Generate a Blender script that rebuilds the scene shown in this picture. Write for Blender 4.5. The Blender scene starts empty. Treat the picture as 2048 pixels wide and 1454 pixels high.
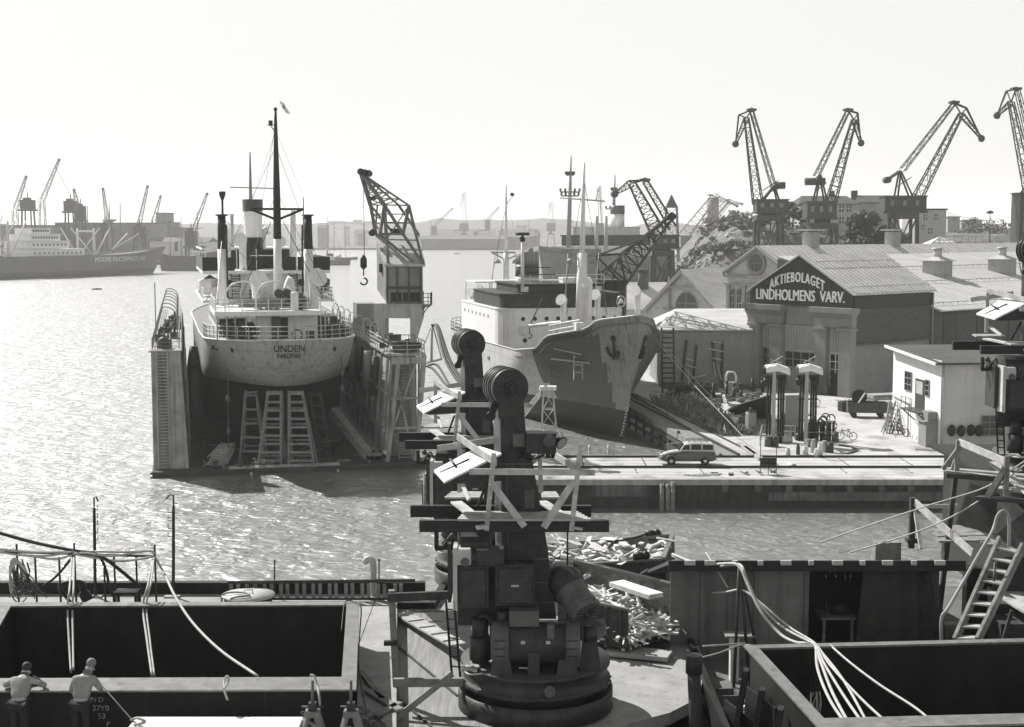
import bpy, math, random
from mathutils import Vector as V, Matrix, noise
R = random.Random(11)
sc = bpy.context.scene
COL = sc.collection
rad = math.radians
# ---------------------------------------------------------------- camera
H = 20.6; F = 2844.4; PITCH = math.atan(267/F)
cam = bpy.data.objects.new('camera', bpy.data.cameras.new('camera')); COL.objects.link(cam)
cam.data.lens = 50; cam.data.sensor_width = 36; cam.data.clip_end = 30000; cam.data.clip_start = 0.5
cam.location = (0, 0, H); cam.rotation_euler = (rad(90)-PITCH, 0, 0); sc.camera = cam
# ---------------------------------------------------------------- light
SUN_AZ, SUN_EL = rad(-45), rad(42)          # azimuth from +Y, negative = to the left
W = bpy.data.worlds.new('World'); sc.world = W; W.use_nodes = True
nt = W.node_tree; nt.nodes.clear()
def wn(t): return nt.nodes.new(t)
sky = wn('ShaderNodeTexSky'); sky.sky_type = 'NISHITA'; sky.sun_disc = False
sky.sun_elevation = SUN_EL; sky.sun_rotation = SUN_AZ; sky.air_density = 1.5; sky.dust_density = 6; sky.ozone_density = 1
bw = wn('ShaderNodeRGBToBW'); bg = wn('ShaderNodeBackground'); wo = wn('ShaderNodeOutputWorld')
mx = wn('ShaderNodeMix'); mx.data_type = 'FLOAT'; mx.inputs[0].default_value = .93; mx.inputs[3].default_value = 5.9
tint = wn('ShaderNodeMix'); tint.data_type = 'RGBA'; tint.blend_type = 'MULTIPLY'; tint.inputs[0].default_value = 1
tint.inputs[7].default_value = (1, .996, .984, 1)
nt.links.new(sky.outputs[0], bw.inputs[0]); nt.links.new(bw.outputs[0], mx.inputs[2])
tcw = wn('ShaderNodeTexCoord'); sz = wn('ShaderNodeSeparateXYZ'); mrw = wn('ShaderNodeMapRange'); mw = wn('ShaderNodeMath'); mw.operation = 'MULTIPLY'
mrw.interpolation_type = 'SMOOTHSTEP'; mrw.inputs[1].default_value = .24; mrw.inputs[2].default_value = .75; mrw.inputs[3].default_value = 1; mrw.inputs[4].default_value = .3
nt.links.new(tcw.outputs['Generated'], sz.inputs[0]); nt.links.new(sz.outputs[2], mrw.inputs[0]); nt.links.new(mx.outputs[0], mw.inputs[0]); nt.links.new(mrw.outputs[0], mw.inputs[1])
nt.links.new(mw.outputs[0], tint.inputs[6]); nt.links.new(tint.outputs[2], bg.inputs[0]); nt.links.new(bg.outputs[0], wo.inputs[0])
bg.inputs[1].default_value = .1
sl = bpy.data.lights.new('sun', 'SUN'); sl.energy = 5.0; sl.angle = rad(.6); sl.color = (1, .985, .955)
so = bpy.data.objects.new('sun', sl); COL.objects.link(so)
sd = V((math.sin(SUN_AZ)*math.cos(SUN_EL), math.cos(SUN_AZ)*math.cos(SUN_EL), math.sin(SUN_EL)))
so.rotation_euler = sd.to_track_quat('Z', 'Y').to_euler(); so.location = (-60, 60, 90)
sc.view_settings.view_transform = 'Standard'; sc.view_settings.look = 'None'; sc.view_settings.exposure = .62
sc.cycles.max_bounces = 6; sc.cycles.volume_bounces = 1; sc.cycles.transparent_max_bounces = 8
sc.cycles.use_denoising = True
sc.cycles.sample_clamp_indirect = 4
# ---------------------------------------------------------------- photo pixel (2048 wide) -> point
cp, sp = math.cos(PITCH), math.sin(PITCH)
def ray(px, py):
    a, b = (px-1024)/F, (727-py)/F
    return V((a, cp+b*sp, -sp+b*cp))
def P(px, py, Y):
    d = ray(px, py); t = Y/d.y
    return V((d.x*t, Y, H+d.z*t))
def G(px, py, z):
    d = ray(px, py); t = (z-H)/d.z
    return V((d.x*t, d.y*t, z))
def px2m(Y): return Y/F
# ---------------------------------------------------------------- mesh builder
Z = V((0, 0, 1))
WL = {}
class MB:
    def __init__(s): s.v = []; s.f = []; s.m = []; s.s = []; s.mi = 0
    def mat(s, i): s.mi = i; return s
    def add(s, vs, fs, sm=False):
        b = len(s.v); s.v += [V(x) for x in vs]
        for f in fs: s.f.append([b+i for i in f]); s.m.append(s.mi); s.s.append(sm)
        return s
    def hexa(s, p):
        return s.add(p, [(3,2,1,0),(4,5,6,7),(0,1,5,4),(1,2,6,5),(2,3,7,6),(3,0,4,7)])
    def box(s, c, d, rz=0, M=None):
        c = V(c); x, y, z = d[0]/2, d[1]/2, d[2]/2
        M = M or Matrix.Rotation(rz, 3, 'Z')
        return s.hexa([c+M@V(q) for q in ((-x,-y,-z),(x,-y,-z),(x,y,-z),(-x,y,-z),(-x,-y,z),(x,-y,z),(x,y,z),(-x,y,z))])
    def zbox(s, x0, x1, y0, y1, z0, z1):
        return s.box(((x0+x1)/2,(y0+y1)/2,(z0+z1)/2), (abs(x1-x0),abs(y1-y0),abs(z1-z0)))
    def beam(s, a, b, w, h=None, up=Z):
        a, b = V(a), V(b); h = h or w; d = b-a
        if d.length < 1e-6: return s
        d.normalize(); x = d.cross(V(up))
        if x.length < 1e-3: x = d.cross(V((0,1,0)))
        x.normalize(); y = x.cross(d).normalized(); x = x*w/2; y = y*h/2
        return s.hexa([a-x-y, a+x-y, b+x-y, b-x-y, a-x+y, a+x+y, b+x+y, b-x+y])
    def tube(s, pts, r, n=6, sm=True, close=False):
        pts = [V(p) for p in pts]; k = len(pts)
        rs = r if isinstance(r, (list, tuple)) else [r]*k
        d0 = (pts[1]-pts[0]).normalized(); up = V((0,0,1)) if abs(d0.z) < .9 else V((1,0,0))
        x = d0.cross(up).normalized(); vs = []
        for i, p in enumerate(pts):
            d = (pts[min(i+1,k-1)]-pts[max(i-1,0)])
            d = d.normalized() if d.length > 1e-9 else d0
            x = (x-d*x.dot(d))
            x = x.normalized() if x.length > 1e-6 else d.orthogonal().normalized()
            y = d.cross(x)
            for j in range(n):
                a = 2*math.pi*j/n; vs.append(p+x*math.cos(a)*rs[i]+y*math.sin(a)*rs[i])
        fs = [(i*n+j, i*n+(j+1)%n, (i+1)*n+(j+1)%n, (i+1)*n+j) for i in range(k-1) for j in range(n)]
        s.add(vs, fs, sm and n > 4)
        b = len(s.v)-len(vs)
        s.f.append([b+j for j in range(n)][::-1]); s.m.append(s.mi); s.s.append(False)
        s.f.append([b+(k-1)*n+j for j in range(n)]); s.m.append(s.mi); s.s.append(False)
        return s
    def cyl(s, a, b, r0, r1=None, n=12): return s.tube([a, b], [r0, r0 if r1 is None else r1], n)
    def lathe(s, prof, c, n=20, ax=None):
        c = V(c); q = V((0,0,1)).rotation_difference(V(ax)) if ax is not None else None
        vs = []
        for r, z in prof:
            for j in range(n):
                a = 2*math.pi*j/n; p = V((r*math.cos(a), r*math.sin(a), z)); vs.append(c+(q@p if q else p))
        k = len(prof)
        s.add(vs, [(i*n+j, i*n+(j+1)%n, (i+1)*n+(j+1)%n, (i+1)*n+j) for i in range(k-1) for j in range(n)], n > 8)
        b = len(s.v)-len(vs)
        if prof[0][0] > 1e-4: s.f.append([b+j for j in range(n)][::-1]); s.m.append(s.mi); s.s.append(False)
        if prof[-1][0] > 1e-4: s.f.append([b+(k-1)*n+j for j in range(n)]); s.m.append(s.mi); s.s.append(False)
        return s
    def sph(s, c, r, n=10, sc3=(1,1,1)):
        m = max(4, n//2)
        vs = [V(c)+V((r*sc3[0]*math.sin(math.pi*i/m)*math.cos(2*math.pi*j/n), r*sc3[1]*math.sin(math.pi*i/m)*math.sin(2*math.pi*j/n), -r*sc3[2]*math.cos(math.pi*i/m))) for i in range(m+1) for j in range(n)]
        return s.add(vs, [(i*n+j, i*n+(j+1)%n, (i+1)*n+(j+1)%n, (i+1)*n+j) for i in range(m) for j in range(n)], True)
    def prism(s, poly, vec):
        n = len(poly); vec = V(vec); a = [V(p) for p in poly]
        return s.add(a+[p+vec for p in a], [tuple(range(n))[::-1], tuple(range(n, 2*n))]+[(i, (i+1)%n, n+(i+1)%n, n+i) for i in range(n)])
    def grid(s, rows, sm=True, matf=None):
        k, n = len(rows), len(rows[0]); b = len(s.v)
        s.v += [V(p) for r in rows for p in r]
        for i in range(k-1):
            for j in range(n-1):
                s.f.append([b+i*n+j, b+i*n+j+1, b+(i+1)*n+j+1, b+(i+1)*n+j]); s.m.append(matf(i, j) if matf else s.mi); s.s.append(sm)
        return s
    def poly(s, ps): return s.add(ps, [tuple(range(len(ps)))])
    def lat(s, a, b, wa, wb, n, r, side=None, dep=1.0, x=True):
        """four-chord lattice girder from a to b; wa/wb = width at the ends, dep = depth/width"""
        a, b = V(a), V(b); d = (b-a).normalized()
        sd_ = V(side) if side is not None else V((1,0,0)) if abs(d.x) < .9 else V((0,1,0))
        u = (sd_-d*sd_.dot(d)).normalized(); w = d.cross(u)
        def c(t):
            p = a.lerp(b, t); h = (wa+(wb-wa)*t)/2
            return [p+u*h*i+w*h*dep*j for i, j in ((-1,-1),(1,-1),(1,1),(-1,1))]
        cs = [c(i/n) for i in range(n+1)]
        for k in range(4): s.tube([cs[0][k], cs[n][k]], r, 4)
        for i in range(n):
            for k in range(4):
                q = (k+1)%4
                s.tube([cs[i+1][k], cs[i+1][q]], r*.6, 3)
                if x or k%2 == 0:
                    s.tube([cs[i][k], cs[i+1][q]] if (i+k)%2 else [cs[i][q], cs[i+1][k]], r*.55, 3)
        return s
    def parts(s, name, mat, parent=None, **k):
        """one object per connected piece"""
        p = list(range(len(s.v)))
        def find(i):
            while p[i] != i: p[i] = p[p[i]]; i = p[i]
            return i
        for f in s.f:
            for a in f[1:]: p[find(a)] = find(f[0])
        g = {}
        for i, f in enumerate(s.f): g.setdefault(find(f[0]), []).append(i)
        out = []
        for ids in g.values():
            q = MB(); mp = {}
            for i in ids:
                for a in s.f[i]:
                    if a not in mp: mp[a] = len(q.v); q.v.append(s.v[a])
                q.f.append([mp[a] for a in s.f[i]]); q.m.append(s.m[i]); q.s.append(s.s[i])
            out.append(q.build(name, mat, parent, **k))
        return out
    def build(s, name, mat, parent=None, bevel=0, origin=None):
        me = bpy.data.meshes.new(name)
        o0 = WL.get(parent.name, V()) if parent else (V(origin) if origin is not None else V())
        me.from_pydata([p-o0 for p in s.v], [], s.f)
        me.polygons.foreach_set('material_index', s.m); me.polygons.foreach_set('use_smooth', s.s)
        for m in (mat if isinstance(mat, (list, tuple)) else [mat]): me.materials.append(m)
        me.update()
        o = bpy.data.objects.new(name, me); COL.objects.link(o)
        if parent: o.parent = parent; WL[o.name] = o0
        else: o.location = o0; WL[o.name] = o0
        if bevel:
            b = o.modifiers.new('edge', 'BEVEL'); b.width = bevel; b.segments = 1; b.limit_method = 'ANGLE'
        return o
def tag(o, label, cat, group=None, kind=None):
    if label: o['label'] = label
    if cat: o['category'] = cat
    if group: o['group'] = group
    if kind: o['kind'] = kind
    return o
def root(name, loc, label, cat, group=None):
    o = bpy.data.objects.new(name, None); COL.objects.link(o); o.location = loc; o.empty_display_size = .2
    WL[o.name] = V(loc); return tag(o, label, cat, group)
def struct(name, mb, m):
    o = mb.build(name, m); o['kind'] = 'structure'; return o
def kids(o): return [c for c in bpy.data.objects if c.parent == o]
KIDS = {}
def dup(o, d=(0,0,0), rz=0, label=None, parent=None, scale=1):
    c = o.copy(); COL.objects.link(c)
    if parent: c.parent = parent
    else:
        c.location = o.location+V(d); c.rotation_euler.z = o.rotation_euler.z+rz; WL[c.name] = V(c.location)
        c.scale = o.scale*scale
        if label: c['label'] = label
    for k in kids(o): dup(k, parent=c)
    return c
def text(s, size, fn, m, parent, name='lettering', ext=.02, sp_=1.0, width=None):
    """letters laid out flat (x right, y up, centred) then mapped by fn(x, y, n) to world"""
    cu = bpy.data.curves.new(name, 'FONT'); cu.body = s; cu.size = size; cu.align_x = 'CENTER'; cu.space_character = sp_; cu.resolution_u = 3
    ob = bpy.data.objects.new('text_source', cu); COL.objects.link(ob)
    me = bpy.data.meshes.new_from_object(ob.evaluated_get(bpy.context.evaluated_depsgraph_get()))
    bpy.data.objects.remove(ob); bpy.data.curves.remove(cu)
    vs = [v.co.copy() for v in me.vertices]; fs = [list(p.vertices) for p in me.polygons]; bpy.data.meshes.remove(me)
    xs = [v.x for v in vs]; w = max(xs)-min(xs); k = (width/w) if width else 1; cx = (max(xs)+min(xs))/2
    n = len(vs); mb = MB()
    out = [fn((v.x-cx)*k, v.y, ext) for v in vs]; inn = [fn((v.x-cx)*k, v.y, -.01) for v in vs]
    cnt = {}
    for f in fs:
        for i in range(len(f)):
            e = (f[i], f[(i+1)%len(f)]); cnt[e] = cnt.get(e, 0)+1
    side = [(a, b, b+n, a+n) for (a, b) in cnt if (b, a) not in cnt]
    mb.add(out+inn, fs+[tuple(x[::-1]) for x in side])
    return mb.build(name, m, parent)
# ---------------------------------------------------------------- materials
def mat(name, c, rough=.65, metal=0., var=.22, scale=1.5, bump=0., bscale=14., streak=0., blotch=0., plates=0., sv=None, rz=0., spec=.3, fine=0., speck=0.):
    m = bpy.data.materials.new(name); m.use_nodes = True; t = m.node_tree; N = t.nodes; L = t.links.new
    b = N['Principled BSDF']; b.inputs['Roughness'].default_value = rough; b.inputs['Metallic'].default_value = metal
    b.inputs['Specular IOR Level'].default_value = spec
    tc = N.new('ShaderNodeTexCoord'); mp = N.new('ShaderNodeMapping'); L(tc.outputs['Object'], mp.inputs[0])
    mp.inputs['Rotation'].default_value = (0, 0, -rz); 
    if sv: mp.inputs['Scale'].default_value = sv
    n1 = N.new('ShaderNodeTexNoise'); n1.inputs['Scale'].default_value = scale; n1.inputs['Detail'].default_value = 7; n1.inputs['Roughness'].default_value = .62
    L(mp.outputs[0], n1.inputs['Vector'])
    mr = N.new('ShaderNodeMapRange'); mr.inputs[1].default_value = .3; mr.inputs[2].default_value = .7
    mr.inputs[3].default_value = 1-var; mr.inputs[4].default_value = 1+var; L(n1.outputs['Fac'], mr.inputs[0])
    val = mr.outputs[0]
    def mul(a, bb):
        q = N.new('ShaderNodeMath'); q.operation = 'MULTIPLY'; L(a, q.inputs[0]); L(bb, q.inputs[1]); return q.outputs[0]
    def layer(vecscale, sc_, lo, hi, fl, th=.85, rot=0):
        mq = N.new('ShaderNodeMapping'); mq.inputs['Scale'].default_value = vecscale; mq.inputs['Rotation'].default_value = (0,0,rot); L(tc.outputs['Object'], mq.inputs[0])
        q = N.new('ShaderNodeTexNoise'); q.inputs['Scale'].default_value = sc_; q.inputs['Detail'].default_value = 5; L(mq.outputs[0], q.inputs['Vector'])
        r = N.new('ShaderNodeMapRange'); r.inputs[1].default_value = lo; r.inputs[2].default_value = hi; r.inputs[3].default_value = 1; r.inputs[4].default_value = fl; L(q.outputs['Fac'], r.inputs[0]); return r.outputs[0]
    if streak: val = mul(val, layer((5, 5, .25), .7, .5, .72, 1-streak))
    if blotch: val = mul(val, layer((1, .6, 1), .42, .53, .66, 1-blotch))
    if plates:
        mq = N.new('ShaderNodeMapping'); mq.inputs['Rotation'].default_value = (0, 0, -rz); L(tc.outputs['Object'], mq.inputs[0]); sx = N.new('ShaderNodeSeparateXYZ'); L(mq.outputs[0], sx.inputs[0]); cx_ = N.new('ShaderNodeCombineXYZ'); L(sx.outputs[1], cx_.inputs[0]); L(sx.outputs[2], cx_.inputs[1])
        bk = N.new('ShaderNodeTexBrick'); L(cx_.outputs[0], bk.inputs['Vector']); bk.inputs['Scale'].default_value = 1; bk.inputs['Brick Width'].default_value = 5.2; bk.inputs['Row Height'].default_value = 1.35; bk.inputs['Mortar Size'].default_value = .035; bk.inputs['Mortar Smooth'].default_value = .3
        bk.inputs['Color1'].default_value = (1, 1, 1, 1); bk.inputs['Color2'].default_value = (1-plates*.6,)*3+(1,); bk.inputs['Mortar'].default_value = (1-plates*2.4,)*3+(1,)
        val = mul(val, bk.outputs['Color'])
    if fine: val = mul(val, layer((1, 1, 1), bscale*1.7, .35, .7, 1-fine))
    if speck: val = mul(val, layer((1, 1, 1), 3.1, .58, .66, 1-speck))
    q = N.new('ShaderNodeMix'); q.data_type = 'RGBA'; q.blend_type = 'MULTIPLY'; q.inputs[0].default_value = 1
    cc = N.new('ShaderNodeCombineColor'); 
    for i in range(3): L(val, cc.inputs[i])
    q.inputs[6].default_value = (c, c*.995, c*.982, 1); L(cc.outputs[0], q.inputs[7]); L(q.outputs[2], b.inputs['Base Color'])
    rr = N.new('ShaderNodeMapRange'); rr.inputs[3].default_value = max(.05, rough-.12); rr.inputs[4].default_value = min(1, rough+.12); L(n1.outputs['Fac'], rr.inputs[0]); L(rr.outputs[0], b.inputs['Roughness'])
    if bump:
        n2 = N.new('ShaderNodeTexNoise'); n2.inputs['Scale'].default_value = bscale; n2.inputs['Detail'].default_value = 4; L(mp.outputs[0], n2.inputs['Vector'])
        bp = N.new('ShaderNodeBump'); bp.inputs['Strength'].default_value = bump; bp.inputs['Distance'].default_value = .05
        L(n2.outputs['Fac'], bp.inputs['Height']); L(bp.outputs[0], b.inputs['Normal'])
    return m
def glassy(name, c=.03):
    m = mat(name, c, rough=.12, var=.3, scale=.7, spec=.6); return m
M = {}
M['white'] = mat('white_paint', .72, .45, var=.07, streak=.16, scale=.8)
M['white2'] = mat('weathered_white_paint', .62, .55, var=.14, streak=.3, scale=1.1)
M['grey'] = mat('mid_grey_paint', .26, .55, var=.15, streak=.2)
M['lgrey'] = mat('light_grey_paint', .42, .5, var=.13, streak=.22)
M['dgrey'] = mat('dark_grey_paint', .06, .45, var=.25, scale=2, bump=.12)
M['black'] = mat('black_paint', .018, .5, var=.35, scale=2, bump=.1)
M['steel'] = mat('dark_steel', .035, .42, .3, var=.4, scale=3, bump=.15, bscale=9)
M['rust'] = mat('rusted_steel', .11, .85, var=.45, scale=2.4, bump=.3, streak=.35)
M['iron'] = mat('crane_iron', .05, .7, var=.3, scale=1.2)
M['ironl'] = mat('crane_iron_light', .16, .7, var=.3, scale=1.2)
M['wood'] = mat('fresh_timber', .44, .75, var=.28, scale=3.5, bump=.2, bscale=18, speck=.3, fine=.15)
M['wood2'] = mat('walked_deck_boards', .33, .8, var=.3, scale=2.2, bump=.25, bscale=16, speck=.25)
M['woodg'] = mat('weathered_timber', .2, .85, var=.35, scale=2.5, bump=.3, bscale=14, speck=.3)
M['woodd'] = mat('tarred_timber', .045, .8, var=.45, scale=1.6, bump=.35, bscale=8, streak=.3)
M['glass'] = glassy('window_glass')
M['rope'] = mat('pale_hose', .38, .7, var=.2, scale=6)
M['roped'] = mat('dark_cable', .02, .6, var=.2, scale=6)
M['canvas'] = mat('white_canvas', .75, .8, var=.08, scale=4)
M['chrome'] = mat('bright_metal', .5, .25, .9, var=.1)
M['rubber'] = mat('black_rubber', .015, .7, var=.2, scale=8)
M['chalk'] = mat('chalk_mark', .30, .9, var=.5, scale=9)
M['ink'] = mat('black_lettering', .015, .6, var=.2)
M['letter'] = mat('white_lettering', .8, .5, var=.06)
M['bush'] = mat('scrub_leaves', .13, .8, var=.5, scale=1.5)
M['leaf'] = mat('tree_leaves', .05, .75, var=.5, scale=1.2)
M['bark'] = mat('tree_bark', .08, .9, var=.3, scale=4)
M['skin'] = mat('skin', .32, .55, var=.08, scale=9)
M['hair'] = mat('grey_hair', .16, .7, var=.3, scale=20)
M['hair2'] = mat('dark_hair', .03, .7, var=.3, scale=20)
M['shirt'] = mat('work_shirt', .24, .85, var=.15, scale=6, bump=.3, bscale=7)
M['trouser'] = mat('dark_trousers', .022, .85, var=.25, scale=6, bump=.3, bscale=7)
# ================================================================ SETTING
def water_mat():
    m = bpy.data.materials.new('harbour_water'); m.use_nodes = True; t = m.node_tree; N = t.nodes; L = t.links.new
    b = N['Principled BSDF']; b.inputs['Base Color'].default_value = (.05, .05, .048, 1); b.inputs['Roughness'].default_value = .07
    b.inputs['Specular IOR Level'].default_value = .75; b.inputs['IOR'].default_value = 1.68
    b.inputs['Coat Weight'].default_value = 1; b.inputs['Coat Roughness'].default_value = .52; b.inputs['Coat IOR'].default_value = 2.5
    tc = N.new('ShaderNodeTexCoord')
    def nz(scale, sv, rot, detail=3, dist=0.):
        mp = N.new('ShaderNodeMapping'); mp.inputs['Scale'].default_value = sv; mp.inputs['Rotation'].default_value = (0, 0, rot); L(tc.outputs['Object'], mp.inputs[0])
        q = N.new('ShaderNodeTexNoise'); q.inputs['Scale'].default_value = scale; q.inputs['Detail'].default_value = detail; q.inputs['Distortion'].default_value = dist
        L(mp.outputs[0], q.inputs['Vector']); return q.outputs['Fac']
    def ma(a, k, bb=None):
        q = N.new('ShaderNodeMath'); q.operation = 'MULTIPLY_ADD'; L(a, q.inputs[0]); q.inputs[1].default_value = k
        if bb is None: q.inputs[2].default_value = 0
        else: L(bb, q.inputs[2])
        return q.outputs[0]
    h = ma(nz(.30, (.8, 1.1, 1), .35, 2, .4), 1.3)
    h = ma(nz(.95, (.75, 1.15, 1), -.25, 2, .8), .75, h)
    h = ma(nz(.05, (1, 1, 1), .9, 2), 1.0, h)
    h = ma(nz(3.2, (1, 1, 1), .2, 2), .10, h)
    bp = N.new('ShaderNodeBump'); bp.inputs['Strength'].default_value = 1; bp.inputs['Distance'].default_value = .6
    L(h, bp.inputs['Height']); L(bp.outputs[0], b.inputs['Normal']); bp2 = N.new('ShaderNodeBump'); bp2.inputs['Strength'].default_value = 1; bp2.inputs['Distance'].default_value = .33; L(h, bp2.inputs['Height']); L(bp2.outputs[0], b.inputs['Coat Normal'])
    return m
mb = MB(); mb.add([(-7000,-60,0),(7000,-60,0),(7000,9000,0),(-7000,9000,0)], [(0,1,2,3)])
water = struct('water', mb, water_mat())
QZ = 2.2; QF = 104.6
M['ground'] = mat('yard_ground', .44, .9, var=.2, scale=.28, bump=.2, bscale=6, speck=.12, fine=.12, blotch=.35)
M['conc'] = mat('concrete', .34, .85, var=.22, scale=.6, bump=.2, bscale=5, streak=.3)
M['quayface'] = mat('quay_face', .12, .85, var=.5, scale=.5, bump=.3, bscale=4, streak=.5)
EDGE = [(-6.6, 115.6), (17.6, 115.6), (18.0, 118), (13.4, 163), (12, 205), (22, 250), (42, 330), (46, 450)]
pts = [(-6.6, QF), (110, QF), (240, 200), (520, 600), (520, 900), (60, 900)] + EDGE[::-1]
mb = MB(); mb.prism([(x, y, -2) for x, y in pts], (0, 0, 2+QZ))
struct('quay_ground', mb, [M['ground']])
# ================================================================ helpers for ships, rails, cranes
def lerp(a, b, t): return a+(b-a)*t
def interp(tb, x):
    if x <= tb[0][0]: return tb[0][1]
    for (a, b), (c, d) in zip(tb, tb[1:]):
        if x <= c: return b+(d-b)*(x-a)/(c-a)
    return tb[-1][1]
class Frame:
    """local frame: u right, v forward, z up; ang turns forward to the left"""
    def __init__(s, x, y, ang, z=0):
        a = rad(ang); s.o = V((x, y, z)); s.U = V((math.cos(a), math.sin(a), 0)); s.D = V((-math.sin(a), math.cos(a), 0)); s.a = a
    def w(s, u, v, z): return s.o+s.U*u+s.D*v+Z*z
    def box(s, mb, u0, u1, v0, v1, z0, z1):
        return mb.hexa([s.w(u, v, z) for z in (z0, z1) for u, v in ((u0,v0),(u1,v0),(u1,v1),(u0,v1))])
class Hull:
    def __init__(s, fr, L, B, deck, zk, D, low, fr_rows, v0, v1, Ls, Lb, cut=.9):
        s.f, s.L, s.B, s.deck, s.zk, s.D, s.low, s.rows, s.v0, s.v1, s.Ls, s.Lb, s.cut = fr, L, B, deck, zk, D, low, fr_rows, v0, v1, Ls, Lb, cut
    def hb(s, v, hn):
        v0, v1 = interp(s.v0, hn), interp(s.v1, hn)
        x = min(1, max(0, (v-v0)/interp(s.Ls, hn))); y = min(1, max(0, (v1-v)/interp(s.Lb, hn)))
        w = min(1, max(0, (hn-.30)/.40)); w = w*w*(3-2*w)
        e = math.sqrt(max(0, 1-(1-x)**2)); sm = x*x*(3-2*x); a = w*e+(1-w)*sm
        wb = min(1, hn*.8+.1); b = wb*math.sin(math.pi/2*y)**.9+(1-wb)*y*y*(3-2*y)
        bil = math.sqrt(max(0, 1-(1-min(1, hn/.14))**2)); bil = .55+.45*bil
        return s.B/2*a*b*bil
    def z(s, v, i):
        if i < len(s.low): return s.low[i]
        f = s.rows[i-len(s.low)]; return lerp(s.low[-1], s.deck(v), f)
    def hn(s, i):
        t = (s.low[-1]-s.zk)/s.D
        return (s.low[i]-s.zk)/s.D if i < len(s.low) else lerp(t, 1, s.rows[i-len(s.low)])
    def mesh(s, mb, n=44, rowmat=None, bul=1.0):
        nl = len(s.low)+len(s.rows); ts = [(1-math.cos(math.pi*i/n))/2 for i in range(n+1)]
        for sg in (-1, 1):
            rows = []
            for i in range(nl):
                h = s.hn(i); a, b = interp(s.v0, h), interp(s.v1, h); r = []
                for t in ts:
                    v = lerp(a, b, t); r.append(s.f.w(sg*s.hb(v, h), v, s.z(v, i)))
                rows.append(r if sg > 0 else r[::-1])
            mb.grid(rows, True, (lambda i, j: rowmat[i]) if rowmat else None)
        mi = mb.mi; mb.mi = 2 if rowmat else 0
        a, b = interp(s.v0, 1), interp(s.v1, 1)
        L_ = [s.f.w(-s.hb(lerp(a,b,t), 1), lerp(a,b,t), s.deck(lerp(a,b,t))-bul) for t in ts]
        R_ = [s.f.w(s.hb(lerp(a,b,t), 1), lerp(a,b,t), s.deck(lerp(a,b,t))-bul) for t in ts]
        mb.grid([L_, R_], False); mb.mi = mi
    def edge(s, a, b, n, inset=.1, sides=(-1, 1), dz=0):
        """points along the deck edge from station a to b"""
        out = []
        for sg in sides: out.append([s.f.w(sg*max(0, s.hb(lerp(a,b,i/n), 1)-inset), lerp(a,b,i/n), s.deck(lerp(a,b,i/n))+dz) for i in range(n+1)])
        return out
    def skin(s, u, z, off=.03, near=True):
        """point on the stern skin at athwart u, height z"""
        dz = s.deck(3); t = (s.low[-1]-s.zk)/s.D; hn = lerp(t, 1, (z-s.low[-1])/(dz-s.low[-1]))
        lo = interp(s.v0, hn); hi = lo+interp(s.Ls, hn)
        for _ in range(30):
            m = (lo+hi)/2
            if s.hb(m, hn) < abs(u): lo = m
            else: hi = m
        return s.f.w(u, lo-off, z)
def rail(mb, pts, h=1.0, n=3, r=.03, step=1.6, top=None):
    pts = [V(p) for p in pts]
    for k in range(n): mb.tube([p+Z*h*(k+1)/n for p in pts], top if (top and k == n-1) else r, 4)
    acc = step
    for a, b in zip(pts, pts[1:]):
        d = (b-a).length; t = step-acc if acc < step else 0
        while t <= d: 
            p = a.lerp(b, t/d if d else 0); mb.tube([p, p+Z*h], r*1.1, 4); t += step
        acc = d-(t-step)
    mb.tube([pts[-1], pts[-1]+Z*h], r*1.1, 4)
def cowl(mb, p, h, r, face):
    """ventilator: neck and a bell mouth turned towards face"""
    p = V(p); f = V(face).normalized(); top = p+Z*h
    mb.tube([p, p+Z*h*.35, top-Z*r*.2, top+Z*r*.5+f*r*.25, top+Z*r*.75+f*r*.9], [r*.55, r*.5, r*.55, r*.85, r*1.05], 10)
def ladder(mb, a, b, w, rungs, side, r=.04, rr=.03, wb=None):
    a, b = V(a), V(b); s = V(side).normalized(); wb = wb if wb is not None else w
    mb.tube([a-s*w/2, b-s*wb/2], r, 4); mb.tube([a+s*w/2, b+s*wb/2], r, 4)
    for i in range(1, rungs+1):
        p = a.lerp(b, i/(rungs+1)); ww = lerp(w, wb, i/(rungs+1)); mb.tube([p-s*ww/2, p+s*ww/2], rr, 4)
def sag(a, b, s, n=12, up=Z):
    a, b = V(a), V(b)
    return [a.lerp(b, i/n)-V(up)*s*4*(i/n)*(1-i/n) for i in range(n+1)]
def smoothpath(pts, n=6):
    """Catmull-Rom through pts"""
    pts = [V(p) for p in pts]; q = [pts[0]*2-pts[1]]+pts+[pts[-1]*2-pts[-2]]; out = []
    for i in range(1, len(q)-2):
        for k in range(n):
            t = k/n; a, b, c, d = q[i-1:i+3]
            out.append(.5*((2*b)+(c-a)*t+(2*a-5*b+4*c-d)*t*t+(3*b-a-3*c+d)*t**3))
    return out+[pts[-1]]
def pix(Y, *ps): return [P(x, y, Y) for x, y in ps]
def dcyl(mb, a, b, r, rings=2, n=14):
    mb.cyl(a, b, r, r, n); d = V(b)-V(a)
    for k in range(rings+2):
        t = [.015, .34, .66, .985][k] if rings == 2 else (k+.5)/(rings+2)
        p = V(a)+d*t; q = d.normalized()*r*.07; mb.cyl(p-q, p+q, r*1.05, r*1.05, n)
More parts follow.
